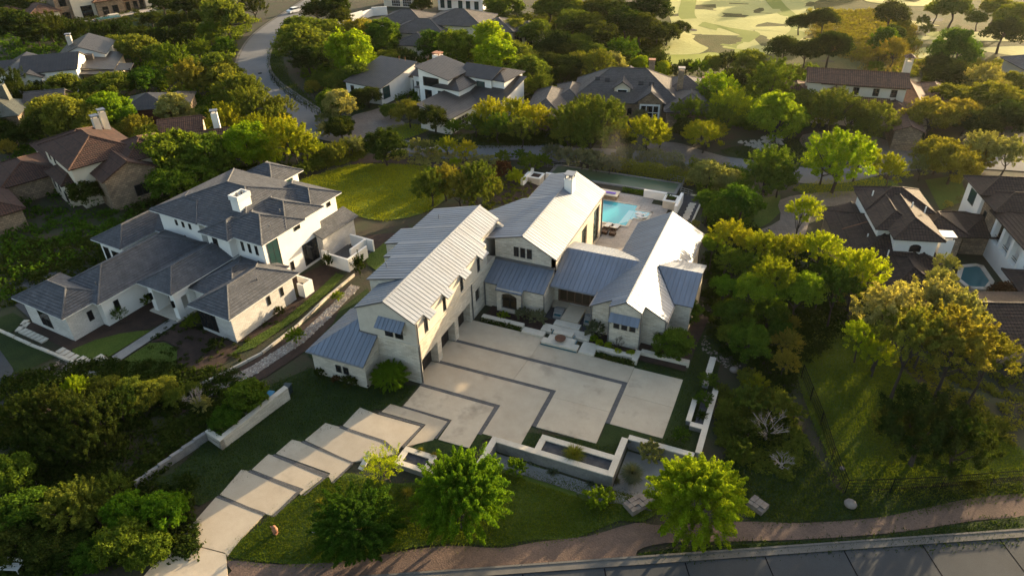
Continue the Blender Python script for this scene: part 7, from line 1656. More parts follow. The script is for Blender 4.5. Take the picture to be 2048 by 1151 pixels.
 ('con', 'dark', -21.21, 14.54, 0.67, 1.10, 0.0, 33, 2, -1),
 ('con', 'dark', -16.40, 14.17, 0.95, 1.01, 0.0, 1, 1, -1),
 ('shr', 'bright', -15.65, 0.81, 1.04, 1.07, 0.0, 33, 3, -1),
 ('shr', 'bright', -16.01, 9.15, 0.85, 0.90, 0.0, 33, 0, -1),
 ('elm', 'lime', -29.60, -13.92, 1.28, 1.00, 0.0, 32, 1, 1),
 ('oak', 'dark', 25.41, 22.54, 1.62, 1.10, 0.0, 30, 3, -1),
 ('glf', 'dark', 24.00, 214.00, 6.50, 1.00, 0.0, 17, 0, 4),
 ('glf', 'dark', 33.00, 222.00, 6.00, 1.00, 0.0, 19, 1, 2),
 ('glf', 'dark', 20.00, 226.00, 6.50, 1.00, 0.0, 17, 0, 3),
 ('glf', 'olive', 45.00, 236.00, 7.00, 1.00, 0.0, 19, 2, 2),
 ('glf', 'dark', 60.00, 262.00, 7.00, 1.00, 0.0, 19, 2, 0),
 ('glf', 'dark', 72.00, 258.00, 7.00, 1.00, 0.0, 19, 2, 1),
 ('glf', 'olive', 84.00, 268.00, 7.00, 1.00, 0.0, 19, 2, 3)]
for i, a in enumerate(TREES): plant(i, *a)
# clipped hedge behind the pond, low strips of planting along the plinths
def hedge_quads(seed, pts, w, h, n, leaf, rag=.12):
    R = np.random.RandomState(seed); Q = []
    for i in range(len(pts) - 1):
        a, b = np.array(pts[i]), np.array(pts[i + 1]); L = np.linalg.norm(b[:2] - a[:2]); k = int(n * L)
        t = R.rand(k, 1); ang = R.uniform(-.3, 3.44, k); rr = R.uniform(.75, 1.05, k) + .12 * np.sin(t[:, 0] * L * 2.1 + ang)
        d = (b - a) / L; nr = np.array([-d[1], d[0]])
        z0 = np.array([[terr(*(a + (b - a) * float(u))[:2])] for u in t])
        pos = np.concatenate([a + (b - a) * t + nr[None, :] * (np.cos(ang) * rr * w / 2)[:, None], z0 + (np.sin(ang).clip(-.2) * rr * h)[:, None]], 1)
        pos += R.normal(size=pos.shape) * rag * .4
        nrm = np.stack([nr[0] * np.cos(ang), nr[1] * np.cos(ang), np.sin(ang)], 1) + R.normal(size=(k, 3)) * .5; nrm /= np.linalg.norm(nrm, axis=1)[:, None]
        a_ = np.cross(nrm, R.normal(size=(k, 3))); a_ /= np.linalg.norm(a_, axis=1)[:, None]; b_ = np.cross(nrm, a_); s = leaf * R.uniform(.6, 1.3, (k, 1))
        Q.append(np.stack([pos - a_ * s, pos + b_ * s * .6, pos + a_ * s, pos - b_ * s * .6], 1))
    return np.concatenate(Q)
obj('foliage', fastmesh('foliage', hedge_quads(5, [(.5, 56.6), (5, 56.4), (9, 56.2), (15.5, 55.6)], 2.0, 1.9, 420, .14), 'leaf_olive'), None, HEDGE)
for lab, pts, w, h, m in (('low dark strip of planting at the foot of the left entry wall', [(.9, 11.6), (5.6, 11.5)], .55, .4, 'leaf_dark'), ('low dark strip of planting at the foot of the right entry wall', [(14.2, 10.3), (18.2, 10.2)], .55, .45, 'leaf_dark'),
                          ('pale loose hedge along the cross street behind the pond', [(5.0, 61.5), (12.5, 61.0)], 2.2, 2.2, 'leaf_grey'), ('loose hedge nearer the right along the cross street', [(13.5, 60.8), (19.5, 59.8)], 2.2, 2.0, 'leaf_olive'), ('rounded planting inside the right pond planter', [(12.9, 47.0), (14.3, 47.2)], 1.0, 1.6, 'leaf_green'), ('strip of low plants beside the pond wall', [(6.0, 49.6), (12.5, 49.3)], .9, .5, 'leaf_green')):
    t = thing('hedge', lab, 'hedge'); obj('foliage', fastmesh('foliage', hedge_quads(9, pts, w, h, 260, .1 if w < 1.5 else .15), m), None, t)
# spiky plants
def spikes(seed, n, L, w, spread=1.0, up=.35):
    R = np.random.RandomState(seed); d = R.normal(size=(n, 3)); d[:, 2] = np.abs(d[:, 2]) * up * 2 + .1; d /= np.linalg.norm(d, axis=1)[:, None]
    s = np.cross(d, np.array([0, 0, 1.0])); s /= np.linalg.norm(s, axis=1)[:, None] + 1e-9; l = L * R.uniform(.6, 1.1, (n, 1))
    b = d * .05; m = d * l * .6 + np.array([0, 0, .04]) * l; e = d * l - np.array([0, 0, .12 * spread]) * l
    return np.stack([b - s * w, b + s * w, m + s * w * .8, m - s * w * .8], 1), np.stack([m - s * w * .8, m + s * w * .8, e + s * w * .1, e - s * w * .1], 1)
def spiky(nm, lab, x, y, z, L, n, w, mat, h=0, group=None, full=False, seed=1):
    t = thing(nm, lab, 'plant', (x, y, z), 0, group); a, b = spikes(seed, n, L, w)
    if full:
        a2, b2 = spikes(seed + 9, n, L, w); a2 = a2 * np.array([1, 1, -1]); b2 = b2 * np.array([1, 1, -1]); a = np.concatenate([a, a2[: n // 2]]); b = np.concatenate([b, b2[: n // 2]])
    o = obj('leaves', fastmesh('leaves', np.concatenate([a, b]), mat), None, t, kind='stuff'); o.location = (0, 0, h)
    if h: obj('stem', MB().tube([(0, 0, 0), (0, 0, h)], .16, 7, .12), 'bark', t)
spiky('grass_clump', 'spiky arching grass clump in the oblong forecourt planter', 16.6, -3.4, .1, 1.25, 420, .02, 'leaf_olive', seed=3)
YX, YY = 21.65, -3.42
spiky('yucca', 'round blue-grey yucca ball on a short stem below the forecourt wall', YX, YY, terr(YX, YY), 1.15, 900, .018, 'leaf_grey', 1.1, full=True, seed=4)
for k, ((x, y), lab, L) in enumerate((((15.24, -4.91), 'broad agave rosette in the gravel below the forecourt wall', .7), ((10.08, -5.86), 'small agave by the inner corner of the forecourt wall', .6), ((18.50, -4.71), 'dark agave beside the front lawn edging', .6), ((20.46, -3.74), 'agave at the foot of the yucca', .5), ((13.28, -4.58), 'small agave hugging the shaded wall', .45), ((20.53, 0.29), 'low agave inside the wall corner behind the yucca', .5), ((4.25, -7.85), 'small tuft in the short planter by the drive', .45), ((5.64, -7.90), 'dry brown tuft in the short planter by the drive', .5), ((-0.87, -15.39), 'pale spiky tuft at the drive edge beside the dark round bush', .6), ((5.21, -11.86), 'dry grass tuft behind the wispy tree', .7), ((6.44, -12.15), 'second dry grass tuft behind the bright round tree', .6))):
    spiky('agave' if k < 6 else 'grass_tuft', lab, x, y, max(terr(x, y), .08 if k in (6, 7) else -9), L, 70 if k < 6 else 160, .05 if k < 6 else .018, 'leaf_grey' if k < 6 else 'leaf_gold', seed=20 + k)
spiky('agave', 'spiky dark agave standing in the east wall planter', 25.7, 5.2, .3, .8, 80, .05, 'leaf_dark', seed=44)
# bare trees
def bare(name, lab, x, y, H, seed, spread=.8, mat='deadwood', n0=7):
    rr = random.Random(seed); t = thing(name, lab, 'tree', (x, y, terr(x, y)))
    m = MB(); m.tube([(0, 0, -.1), (.05, .02, H * .3)], .1, 6, .07); obj('trunk', m, mat, t)
    tw = MB()
    def grow(p, d, l, r, k):
        q = p + d * l; tw.tube([p, p.lerp(q, .5) + Vector((rr.uniform(-.06, .06), rr.uniform(-.06, .06), 0)) * l, q], r, 4, r * .55, False)
        if k == 0: return
        for _ in range(3 if k > 1 else 4):
            e = (d + Vector((rr.uniform(-1, 1), rr.uniform(-1, 1), rr.uniform(-.3, .7))) * .75).normalized(); grow(p.lerp(q, rr.uniform(.5, 1)), e, l * rr.uniform(.55, .8), r * .6, k - 1)
    for i in range(n0):
        a = 6.2832 * i / n0 + rr.uniform(-.4, .4); grow(Vector((.05, .02, H * rr.uniform(.1, .3))), Vector((math.cos(a) * spread, math.sin(a) * spread, rr.uniform(.4, 1.1))).normalized(), H * .3, .035, 3)
    obj('branches', tw, mat, t)
bare('dead_tree', 'bare silvery dead shrub standing above the dark bushes east of the court', 31.30, 4.93, 3.6, 3); bare('dead_tree', 'bare bleached branches spreading low on the grass east of the court', 32.83, 2.28, 2.0, 5, 1.2)
bare('bare_shrub', 'leafless reddish shrub against the bay window wall', 16.0, 12.0, 1.8, 7, .6, 'bark', 5); bare('bare_shrub', 'pinkish bare twigs hanging over the east wall planter', 25.6, 7.3, 1.5, 9, .9, 'deadwood', 6); bare('bare_shrub', 'grey leafless shrub below the white house hedge', -18.16, -10.67, 2.6, 11, .7, 'deadwood', 6); bare('bare_shrub', 'leafless grey shrub beside the winding road end', -49.59, 53.04, 3.0, 15, .7, 'deadwood', 6)
# undergrowth that reads as one mass
def brush(name, poly, n, rmin, rmax, mat, seed, nl=46, leaf=.16, hz=.8):
    R = np.random.RandomState(seed); P = np.array(poly); lo, hi = P.min(0), P.max(0); Q = []; c = 0
    def inside(x, y):
        r = False; j = len(P) - 1
        for i in range(len(P)):
            if (P[i][1] > y) != (P[j][1] > y) and x < (P[j][0] - P[i][0]) * (y - P[i][1]) / (P[j][1] - P[i][1]) + P[i][0]: r = not r
            j = i
        return r
    while c < n:
        x, y = R.uniform(lo[0], hi[0]), R.uniform(lo[1], hi[1]); c += 1
        if not inside(x, y): continue
        r = R.uniform(rmin, rmax); k = nl
        p = R.normal(size=(k, 3)); p /= np.linalg.norm(p, axis=1)[:, None]; p[:, 2] = np.abs(p[:, 2]); p *= r * R.rand(k, 1) ** .4
        pos = p * np.array([1, 1, hz]) + np.array([x, y, terr(x, y)])
        nrm = p / r + R.normal(size=(k, 3)) * .6 + np.array([0, 0, .4]); nrm /= np.linalg.norm(nrm, axis=1)[:, None]
        a = np.cross(nrm, R.normal(size=(k, 3))); a /= np.linalg.norm(a, axis=1)[:, None]; b = np.cross(nrm, a); s = leaf * R.uniform(.6, 1.3, (k, 1))
        Q.append(np.stack([pos - a * s, pos + b * s * .55, pos + a * s, pos - b * s * .55], 1))
    if not Q: return
    o = bpy.data.objects.new(name, fastmesh(name, np.concatenate(Q), mat)); COL.objects.link(o); o['kind'] = 'stuff'
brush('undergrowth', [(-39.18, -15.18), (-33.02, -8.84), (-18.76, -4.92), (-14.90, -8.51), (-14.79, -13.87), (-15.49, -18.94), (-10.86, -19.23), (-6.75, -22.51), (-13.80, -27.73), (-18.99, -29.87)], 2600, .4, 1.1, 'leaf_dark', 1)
brush('undergrowth', [(22.94, 21.09), (19.04, 47.73), (24.77, 45.21), (34.48, 39.23), (37.64, 26.98), (34.94, 19.99), (31.96, 10.49), (27.93, 13.30), (25.61, 15.71)], 1600, .4, 1.1, 'leaf_dark', 2)
brush('undergrowth', [(26.62, 9.71), (31.74, 12.57), (34.98, 5.21), (33.73, 1.24), (29.72, 1.29), (27.29, 3.30)], 700, .25, .6, 'leaf_olive', 3, leaf=.12)
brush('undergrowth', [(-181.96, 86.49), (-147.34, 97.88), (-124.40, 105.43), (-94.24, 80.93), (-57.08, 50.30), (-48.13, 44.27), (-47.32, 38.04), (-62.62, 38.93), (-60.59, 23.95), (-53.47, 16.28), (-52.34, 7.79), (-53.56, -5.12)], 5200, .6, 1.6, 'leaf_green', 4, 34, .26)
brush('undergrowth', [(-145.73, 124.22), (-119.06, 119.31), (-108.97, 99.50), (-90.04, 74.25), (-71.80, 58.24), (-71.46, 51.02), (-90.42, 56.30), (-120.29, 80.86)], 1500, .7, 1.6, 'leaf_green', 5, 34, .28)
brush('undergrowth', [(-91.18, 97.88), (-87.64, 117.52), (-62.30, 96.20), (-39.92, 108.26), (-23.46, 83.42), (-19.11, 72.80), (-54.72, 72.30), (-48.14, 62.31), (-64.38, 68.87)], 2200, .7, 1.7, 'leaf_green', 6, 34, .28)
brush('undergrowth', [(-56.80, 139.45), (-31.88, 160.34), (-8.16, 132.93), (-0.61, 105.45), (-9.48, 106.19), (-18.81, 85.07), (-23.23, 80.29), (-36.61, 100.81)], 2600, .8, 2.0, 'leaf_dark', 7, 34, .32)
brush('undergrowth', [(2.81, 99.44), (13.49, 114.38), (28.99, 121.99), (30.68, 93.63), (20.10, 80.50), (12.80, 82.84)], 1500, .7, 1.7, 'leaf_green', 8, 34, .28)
brush('undergrowth', [(49.44, 126.68), (68.44, 134.48), (62.87, 94.65), (51.71, 93.14), (48.45, 105.89)], 1600, .7, 1.8, 'leaf_dark', 9, 34, .28)
brush('undergrowth', [(-24.48, 60.69), (0.66, 73.22), (2.86, 68.33), (-9.53, 60.39), (-21.16, 57.75)], 900, .4, 1.0, 'leaf_dark', 10, 34, .2)
brush('undergrowth', [(13.37, 62.18), (21.64, 63.22), (25.14, 42.40), (20.07, 41.91)], 700, .5, 1.2, 'leaf_green', 11, 34, .2)
brush('undergrowth', [(23.33, 176.40), (41.01, 182.88), (49.05, 163.98), (47.05, 141.60), (36.78, 129.10), (28.02, 140.03)], 1100, .5, 1.3, 'leaf_gold', 12, 30, .28)
brush('undergrowth', [(44.84, 133.00), (69.31, 141.19), (67.97, 130.86), (42.58, 119.25)], 600, .5, 1.2, 'leaf_olive', 13, 30, .28)
brush('garden_plants', [(-14.50, 49.16), (-9.01, 50.19), (-3.76, 39.04), (-6.52, 33.10), (-10.46, 35.12)], 420, .2, .5, 'leaf_olive', 14, 30, .1)
brush('garden_plants', [(-48.13, 44.27), (-41.43, 49.09), (-35.42, 48.97), (-37.18, 42.79), (-40.98, 37.37)], 500, .3, .8, 'leaf_olive', 15, 34, .16)
brush('garden_plants', [(-36.61, 48.53), (-27.56, 51.88), (-14.62, 53.34), (-13.03, 49.71), (-23.36, 45.85), (-33.71, 46.24)], 500, .25, .6, 'leaf_pale', 16, 34, .14)
brush('garden_plants', [(-30.65, -5.20), (-32.17, -0.95), (-28.49, 0.50), (-23.04, -3.09), (-23.51, 4.53), (-22.63, 11.62), (-20.51, 7.87), (-19.43, -3.44), (-23.07, -6.59)], 240, .2, .45, 'leaf_dark', 17, 30, .1)
brush('undergrowth', [(34.18, 34.23), (37.35, 37.86), (51.89, 32.61), (53.69, 26.09), (51.70, 12.04), (44.25, 15.48), (40.11, 22.36)], 800, .3, .8, 'leaf_gold', 18, 34, .14)
brush('undergrowth', [(-59.27, 20.80), (-60.07, 33.83), (-42.68, 39.68), (-41.97, 36.14), (-53.19, 28.63), (-51.98, 18.47), (-47.14, 7.10), (-47.29, 1.99), (-51.39, 5.45)], 1000, .5, 1.2, 'leaf_dark', 19, 34, .2)
brush('undergrowth', [(-222.51, 115.36), (-173.55, 89.26), (-154.17, 95.63), (-132.14, 97.20), (-123.15, 111.77), (-151.93, 137.28), (-186.28, 143.61), (-248.90, 134.15)], 1400, .6, 1.5, 'leaf_dark', 21, 34, .28)
brush('undergrowth', [(-67.47, 4.79), (-54.61, 9.75), (-47.14, 7.10), (-47.29, 1.99), (-51.59, -6.52)], 500, .4, 1.0, 'leaf_dark', 22, 34, .18)


# ------------------------------------------------------------------ grass blades on the lawns
def in_poly(P, x, y):
    r = False; j = len(P) - 1
    for i in range(len(P)):
        if (P[i][1] > y) != (P[j][1] > y) and x < (P[j][0] - P[i][0]) * (y - P[i][1]) / (P[j][1] - P[i][1]) + P[i][0]: r = not r
        j = i
    return r
def grass(name, poly, dens, h, w, mat, seed, holes=(), z0=None, rag=.3):
    R = np.random.RandomState(seed); P = np.array(poly); lo, hi = P.min(0) - rag, P.max(0) + rag; n = int((hi - lo).prod() * dens)
    X = R.uniform(lo[0], hi[0], n); Y = R.uniform(lo[1], hi[1], n); jx, jy = X + R.normal(size=n) * rag, Y + R.normal(size=n) * rag
    ins = np.zeros(n, bool); j = len(P) - 1
    for i in range(len(P)):
        a, b = P[i], P[j]; c = (a[1] > jy) != (b[1] > jy); xx = (b[0] - a[0]) * (jy - a[1]) / (b[1] - a[1] + 1e-12) + a[0]; ins ^= c & (jx < xx); j = i
    patch = np.sin(X * .7 + 1.3 * np.sin(Y * .45)) * np.sin(Y * .6 + 1.1 * np.sin(X * .5)) + R.normal(size=n) * .55
    ins &= patch > -1.2
    for hp in holes:
        hp = np.array(hp); q = np.zeros(n, bool); j = len(hp) - 1
        for i in range(len(hp)):
            a, b = hp[i], hp[j]; c = (a[1] > Y) != (b[1] > Y); xx = (b[0] - a[0]) * (Y - a[1]) / (b[1] - a[1] + 1e-12) + a[0]; q ^= c & (X < xx); j = i
        ins &= ~q
    X, Y, patch = X[ins], Y[ins], patch[ins]; k = len(X)
    Zg = np.array([terr(x, y) for x, y in zip(X, Y)]) if z0 is None else np.full(k, z0)
    a = R.uniform(0, 6.283, k); hh = h * R.uniform(.5, 1.2, k) * (1 + .25 * np.clip(patch, -1, 1)); ww = w * R.uniform(.6, 1.3, k); le = R.normal(size=(k, 2)) * (hh * .45)[:, None]
    b = np.stack([X, Y, Zg], 1); d = np.stack([np.cos(a) * ww, np.sin(a) * ww, 0 * a], 1); t = np.concatenate([le, hh[:, None]], 1)
    o = bpy.data.objects.new(name, fastmesh(name, np.stack([b - d, b + d, b + t], 1), mat, 3)); COL.objects.link(o); o['kind'] = 'stuff'
FL = smooth_poly([(-2.16, -13.59), (-3.41, -17.22), (-4.25, -19.82), (-4.85, -21.26), (-4.50, -22.05), (-2.70, -21.67), (1.05, -20.57), (4.27, -18.79), (7.30, -16.62), (10.55, -14.67), (14.16, -13.42), (16.07, -12.07), (18.86, -10.82), (20.40, -9.41), (21.93, -7.80), (23.73, -7.06), (24.78, -4.58), (21.47, -4.61), (19.42, -4.89), (16.10, -5.42), (13.47, -5.64), (11.03, -6.40), (9.80, -7.73), (6.08, -10.47), (3.49, -11.75), (-0.03, -12.34)], 3)
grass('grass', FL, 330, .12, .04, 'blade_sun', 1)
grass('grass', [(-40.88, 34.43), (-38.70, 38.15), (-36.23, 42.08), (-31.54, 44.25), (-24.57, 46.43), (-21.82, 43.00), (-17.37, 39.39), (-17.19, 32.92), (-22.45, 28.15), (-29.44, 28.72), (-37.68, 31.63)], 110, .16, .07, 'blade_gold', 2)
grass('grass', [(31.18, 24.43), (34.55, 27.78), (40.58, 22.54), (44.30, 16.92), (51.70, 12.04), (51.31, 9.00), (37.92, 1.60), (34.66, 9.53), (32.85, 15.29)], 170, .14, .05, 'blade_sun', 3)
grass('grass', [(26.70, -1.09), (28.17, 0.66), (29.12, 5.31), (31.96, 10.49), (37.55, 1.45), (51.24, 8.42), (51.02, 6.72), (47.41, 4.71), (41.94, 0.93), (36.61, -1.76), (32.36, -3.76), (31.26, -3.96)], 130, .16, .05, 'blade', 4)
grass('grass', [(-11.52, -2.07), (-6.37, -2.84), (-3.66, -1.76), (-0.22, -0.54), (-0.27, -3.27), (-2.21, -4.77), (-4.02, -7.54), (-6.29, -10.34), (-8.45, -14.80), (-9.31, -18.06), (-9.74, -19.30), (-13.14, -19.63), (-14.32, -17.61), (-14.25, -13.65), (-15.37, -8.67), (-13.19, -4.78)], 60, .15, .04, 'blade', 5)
grass('grass', [(23.94, -10.10), (28.11, -7.68), (31.54, -6.04), (38.44, -2.87), (41.90, -0.82), (45.43, 1.37), (50.75, 4.55), (50.33, 1.53), (41.87, -2.32), (31.67, -7.07), (24.29, -10.74)], 80, .2, .045, 'blade', 6)
grass('grass', WLp([(16.2, 6), (17.6, 8), (18.0, 14), (17.6, 20), (16.9, 23.5), (15.6, 23.5), (16.4, 18), (16.8, 13), (16.2, 9)]), 70, .14, .04, 'blade', 7)
grass('grass', WLp([(7.0, -1), (7.0, 3.6), (8.4, 4.4), (10.5, 4.2), (13, 2), (15.5, 1), (15.5, -1.8), (10, -2.2)]), 60, .14, .04, 'blade', 8)
grass('grass', [(18.5, -1.2), (19.8, -4), (19.8, .5), (25.3, .6), (25.3, 9), (26, 14), (23.6, 20), (23.3, 11), (18.9, 10.9), (19, 10), (23.3, 10), (23.3, 1.3)], 90, .12, .035, 'blade', 9, z0=0, rag=.05)
grass('grass', [(13.2, -2), (19.8, -2), (17.9, -1.4), (12.4, -1.5), (12.2, -3.9), (13.2, -3.9)], 90, .12, .035, 'blade', 10, z0=0, rag=.05)
grass('rough_grass', [(21.24, 170.20), (41.01, 182.88), (49.05, 163.98), (46.53, 141.40), (36.81, 126.96), (28.28, 135.24)], 8, .7, .16, 'blade_dry', 11, rag=1)
grass('rough_grass', [(39.85, 147.34), (48.24, 146.42), (47.61, 129.32), (69.16, 140.06), (68.21, 132.67), (36.86, 120.24)], 8, .7, .16, 'blade_dry', 12, rag=1)
grass('rough_grass', [(-16.09, 125.48), (-9.16, 137.12), (-3.79, 119.41), (-6.95, 113.59), (-11.51, 109.42)], 8, .6, .16, 'blade', 13, rag=1)
grass('verge_grass', [(-95.28, 94.08), (-96.95, 98.41), (-86.35, 87.95), (-77.59, 78.59), (-68.36, 70.85), (-58.39, 63.97), (-50.04, 60.20), (-46.90, 57.19), (-52.35, 57.95), (-61.18, 62.97), (-68.76, 67.31), (-77.89, 73.93), (-87.00, 83.42)], 20, .3, .09, 'blade', 14)
grass('grass', [(-40.62, 58.95), (-37.29, 61.23), (-33.80, 61.43), (-32.18, 59.40), (-34.57, 54.02), (-38.05, 53.97)], 40, .22, .07, 'blade_gold', 15)
grass('grass', [(-31.48, 58.13), (-19.57, 62.49), (-9.27, 64.54), (-6.66, 62.25), (-19.94, 55.16), (-28.62, 53.81)], 25, .28, .08, 'blade', 16)
grass('grass', [(29.31, 59.39), (33.21, 63.65), (40.75, 67.44), (43.39, 63.80), (36.79, 59.54), (32.93, 56.35)], 35, .22, .06, 'blade_gold', 17)
grass('grass', [(16.73, 69.95), (23.94, 76.08), (29.95, 80.39), (31.84, 75.54), (29.24, 69.15), (21.89, 67.04)], 25, .26, .08, 'blade', 18)
# ------------------------------------------------------------------ fences, boulders, small things
def fence(lab, pts, h, gap, mat='iron', wire=4):
    t = thing('fence', lab, 'fence')
    for i in range(len(pts) - 1):
        a, b = Vector((*pts[i], 0)), Vector((*pts[i + 1], 0)); k = max(1, round((b - a).length / gap))
        for j in range(k):
            p, q = a.lerp(b, j / k), a.lerp(b, (j + 1) / k); p.z = terr(p.x, p.y); q.z = terr(q.x, q.y)
            obj('post', MB().tube([p, p + Vector((0, 0, h + .05))], .04, 5), mat, t)
            m = MB()
            for r in range(wire): z = h * (r + 1) / wire; m.tube([p + Vector((0, 0, z)), q + Vector((0, 0, z))], .018 if r < wire - 1 else .03, 4)
            obj('rails', m, mat, t, kind='stuff')
            if h > 1:
                m = MB()
                n = int((q - p).length / .16)
                for c in range(1, n): w_ = p.lerp(q, c / n); m.box(w_.x - .008, w_.x + .008, w_.y - .008, w_.y + .008, w_.z + .05, w_.z + h)
                obj('pickets', m, mat, t, kind='stuff')
fence('tall black metal fence running down between the bushes and the east lawn', [(33.48, 14.40), (34.51, 11.53), (35.58, 8.58), (36.70, 4.73), (37.85, 1.57)], 1.6, 3.4)
fence('tall black metal fence along the bottom of the east lawn', [(37.92, 1.60), (41.24, 3.07), (44.93, 4.85), (48.66, 6.81), (51.65, 8.37)], 1.5, 3.4)
fence('low dark post fence on the inner side of the winding road', [(-81.30, 77.30), (-72.33, 69.44), (-64.36, 64.33), (-57.33, 60.15), (-50.36, 55.93)], .9, 3.0, wire=3)
def rocks(name, poly, n, r0, r1, mat, seed, kind='stuff'):
    R = random.Random(seed); m = MB(); xs = [p[0] for p in poly]; ys = [p[1] for p in poly]; c = 0
    while c < n:
        x, y = R.uniform(min(xs), max(xs)), R.uniform(min(ys), max(ys)); c += 1
        if not in_poly(poly, x, y): continue
        r = R.uniform(r0, r1); k = len(m.v); z = terr(x, y)
        for (a, b, q) in ((1, 0, 0), (.3, .9, .1), (-.8, .5, 0), (-.7, -.6, .05), (.4, -.8, 0)): m.v.append((x + a * r * R.uniform(.7, 1.2), y + b * r * R.uniform(.7, 1.2), z + q * r))
        m.v.append((x + R.uniform(-.3, .3) * r, y + R.uniform(-.3, .3) * r, z + r * R.uniform(.5, .9)))
        m.f += [(k + i, k + (i + 1) % 5, k + 5) for i in range(5)]
    return obj(name, m, mat, kind=kind)
rocks('river_rocks', rbp, 5200, .05, .16, 'rock_pale', 3)
rocks('river_rocks', [(22.16, 25.02), (23.20, 25.43), (23.68, 21.44), (24.00, 16.86), (25.75, 14.90), (28.78, 14.03), (30.66, 14.02), (29.91, 12.57), (26.52, 13.11), (23.98, 15.06), (22.89, 19.77)], 1100, .06, .17, 'rock', 4)
rocks('river_rocks', [(-37.00, -10.05), (-34.64, -10.47), (-31.78, -13.80), (-34.30, -14.81), (-36.73, -12.44)], 500, .06, .15, 'rock', 5)
rocks('river_rocks', [(19.29, 74.38), (25.15, 79.90), (26.37, 75.81), (22.85, 71.77)], 260, .2, .7, 'rock_pale', 6)
def stone_wall(lab, p, q, w, h, seed):
    R = random.Random(seed); t = thing('stone_wall', lab, 'wall'); a, b = Vector((*p, 0)), Vector((*q, 0)); d = b - a; L = d.length; d.normalize(); n = Vector((-d.y, d.x, 0))
    k = int(L / .45)
    for i in range(k):
        for j in range(3):
            o = a + d * (L * i / k) + n * (w * j / 3 - w / 2); z = terr(o.x, o.y)
            obj('stone', MB().obox(o + Vector((0, 0, z - .3)) + d * .01, d, n, Vector((0, 0, 1)), L / k - .03, w / 3 - .03, .3 + h + R.uniform(-.06, .06)), 'rock', t)
stone_wall('low flat-topped rubble wall left of the bright lime tree', (22.24, -6.77), (24.06, -4.13), 1.2, .5, 2)
stone_wall('short flat-topped rubble wall right of the bright lime tree', (31.01, -2.18), (32.24, -2.76), 1.1, .5, 3)
for (x, y), r, lab in ((((27.41, 12.94)), .45, 'grey boulder at the end of the narrow east wall'), (((38.33, 0.46)), .5, 'pale boulder by the corner of the black fence'), (((37.59, 4.11)), .22, 'small round stone on the grass inside the fence corner')):
    t = thing('boulder', lab, 'rock', (x, y, terr(x, y))); obj('stone', MB().ball((0, 0, r * .4), r, 9, 6, .6), 'rock', t, True)
x, y = -2.34, -19.08
t = thing('garden_sculpture', 'small terracotta sculpture standing alone on the front lawn', 'sculpture', (x, y, terr(x, y)))
obj('base', MB().box(-.16, .16, -.16, .16, 0, .12), 'terracotta', t); obj('body', MB().lathe((0, 0, .12), [(.1, 0), (.2, .15), (.24, .35), (.16, .55), (.08, .62)], 10).ball((.02, -.03, .82), .15, 8, 5), 'terracotta', t, True); obj('arm', MB().tube([(-.2, 0, .5), (-.3, -.05, .75), (-.12, -.06, .8)], .05, 6), 'terracotta', t)
x, y = 0.30, -17.80; t = thing('lawn_stone', 'small pale stone lying in the tree shade on the front lawn', 'rock', (x, y, terr(x, y))); obj('stone', MB().ball((0, 0, .08), .18, 8, 5, .6), 'rock_pale', t, True)
x, y = -18.65, -29.25
t = thing('white_boards', 'white weathered slatted boards half hidden in the bottom left corner', 'boards', (x, y, terr(x, y)), 20)  # guessed form for an unidentified white board object
for k in range(4): obj('slat', MB().box(-.9, .9, -.3 + k * .17, -.17 + k * .17, .45, .49), 'frame_white', t)
for k in range(3): obj('slat', MB().box(-.9, .9, .4, .44, .6 + k * .16, .72 + k * .16), 'frame_white', t)
for sx in (-.8, .74):
    for sy in (-.28, .36): obj('leg', MB().box(sx, sx + .06, sy, sy + .06, 0, .45 if sy < 0 else 1.05), 'frame_white', t)
for (x, y), lab in ((((3.0, 11.9)), 'slim dark path light on the left entry wall'), (((9.0, 11.5)), 'slim dark path light beside the fountain'), (((-4.2, -2.9)), 'slim dark path light by the annex corner')):
    t = thing('path_light', lab, 'lamp', (x, y, .3 if y > 0 else terr(x, y))); obj('post', MB().tube([(0, 0, 0), (0, 0, .7)], .025, 5), 'iron', t); obj('shade', MB().lathe((0, 0, .68), [(.12, 0), (.03, .09)], 8), 'iron', t)
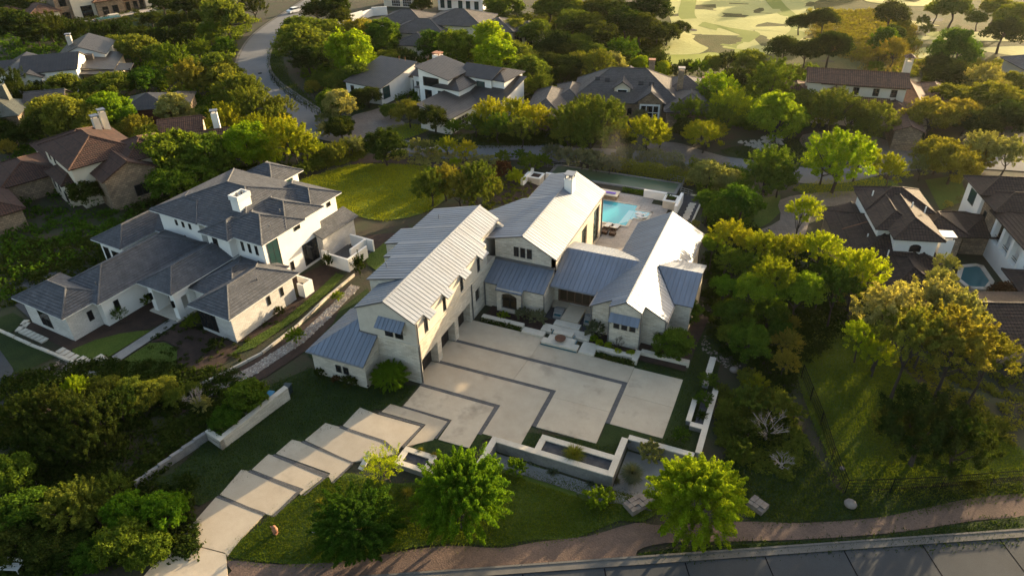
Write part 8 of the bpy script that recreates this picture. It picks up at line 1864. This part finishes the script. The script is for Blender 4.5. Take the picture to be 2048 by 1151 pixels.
for (cx_, cy_), lab in (((-84.18, 77.47), 'round iron manhole cover on the winding road'),):
    t = thing('manhole_cover', lab, 'manhole', (cx_, cy_, terr(cx_, cy_) + .045)); obj('disc', MB().lathe((0, 0, 0), [(.45, 0), (.45, .02), (.3, .03)], 14), 'iron', t)
# faint mist rising from the spa and pond
m = bpy.data.materials.new('mist'); m.use_nodes = True; t = m.node_tree; MATS['mist'] = m
for n in list(t.nodes):
    if n.type != 'OUTPUT_MATERIAL': t.nodes.remove(n)
out = [n for n in t.nodes][0]; pv = N(t, 'ShaderNodeVolumePrincipled'); pv.inputs['Color'].default_value = (.95, .92, .85, 1); pv.inputs['Anisotropy'].default_value = .3
co = coords(t); ln = N(t, 'ShaderNodeVectorMath', operation='LENGTH'); t.links.new(co, ln.inputs[0])
mr = N(t, 'ShaderNodeMapRange', interpolation_type='SMOOTHSTEP'); t.links.new(ln.outputs['Value'], mr.inputs[0]); mr.inputs[1].default_value = 1.0; mr.inputs[2].default_value = .1; mr.inputs[3].default_value = 0; mr.inputs[4].default_value = .02
nz = N(t, 'ShaderNodeMath', operation='MULTIPLY'); t.links.new(mr.outputs[0], nz.inputs[0]); t.links.new(ramp(t, noise(t, co, 2.2, 3), .35, .7), nz.inputs[1])
t.links.new(nz.outputs[0], pv.inputs['Density']); t.links.new(pv.outputs[0], out.inputs['Volume'])
o = obj('mist', MB().ball((0, 0, 0), 1, 16, 10), 'mist', None, kind='stuff'); o.location = (3.2, 52.5, 4.0); o.scale = (3.2, 3.0, 5.6)

# ------------------------------------------------------------------ the evening air
m = bpy.data.materials.new('haze'); m.use_nodes = True; t = m.node_tree; MATS['haze'] = m
for n in list(t.nodes):
    if n.type != 'OUTPUT_MATERIAL': t.nodes.remove(n)
out = [n for n in t.nodes][0]; pv = N(t, 'ShaderNodeVolumePrincipled'); pv.inputs['Color'].default_value = (.96, .94, .9, 1); pv.inputs['Anisotropy'].default_value = .6; pv.inputs['Density'].default_value = .00003
t.links.new(pv.outputs[0], out.inputs['Volume'])
obj('haze', MB().box(-720, 820, -320, 1020, -6, 50), 'haze', None, kind='stuff')
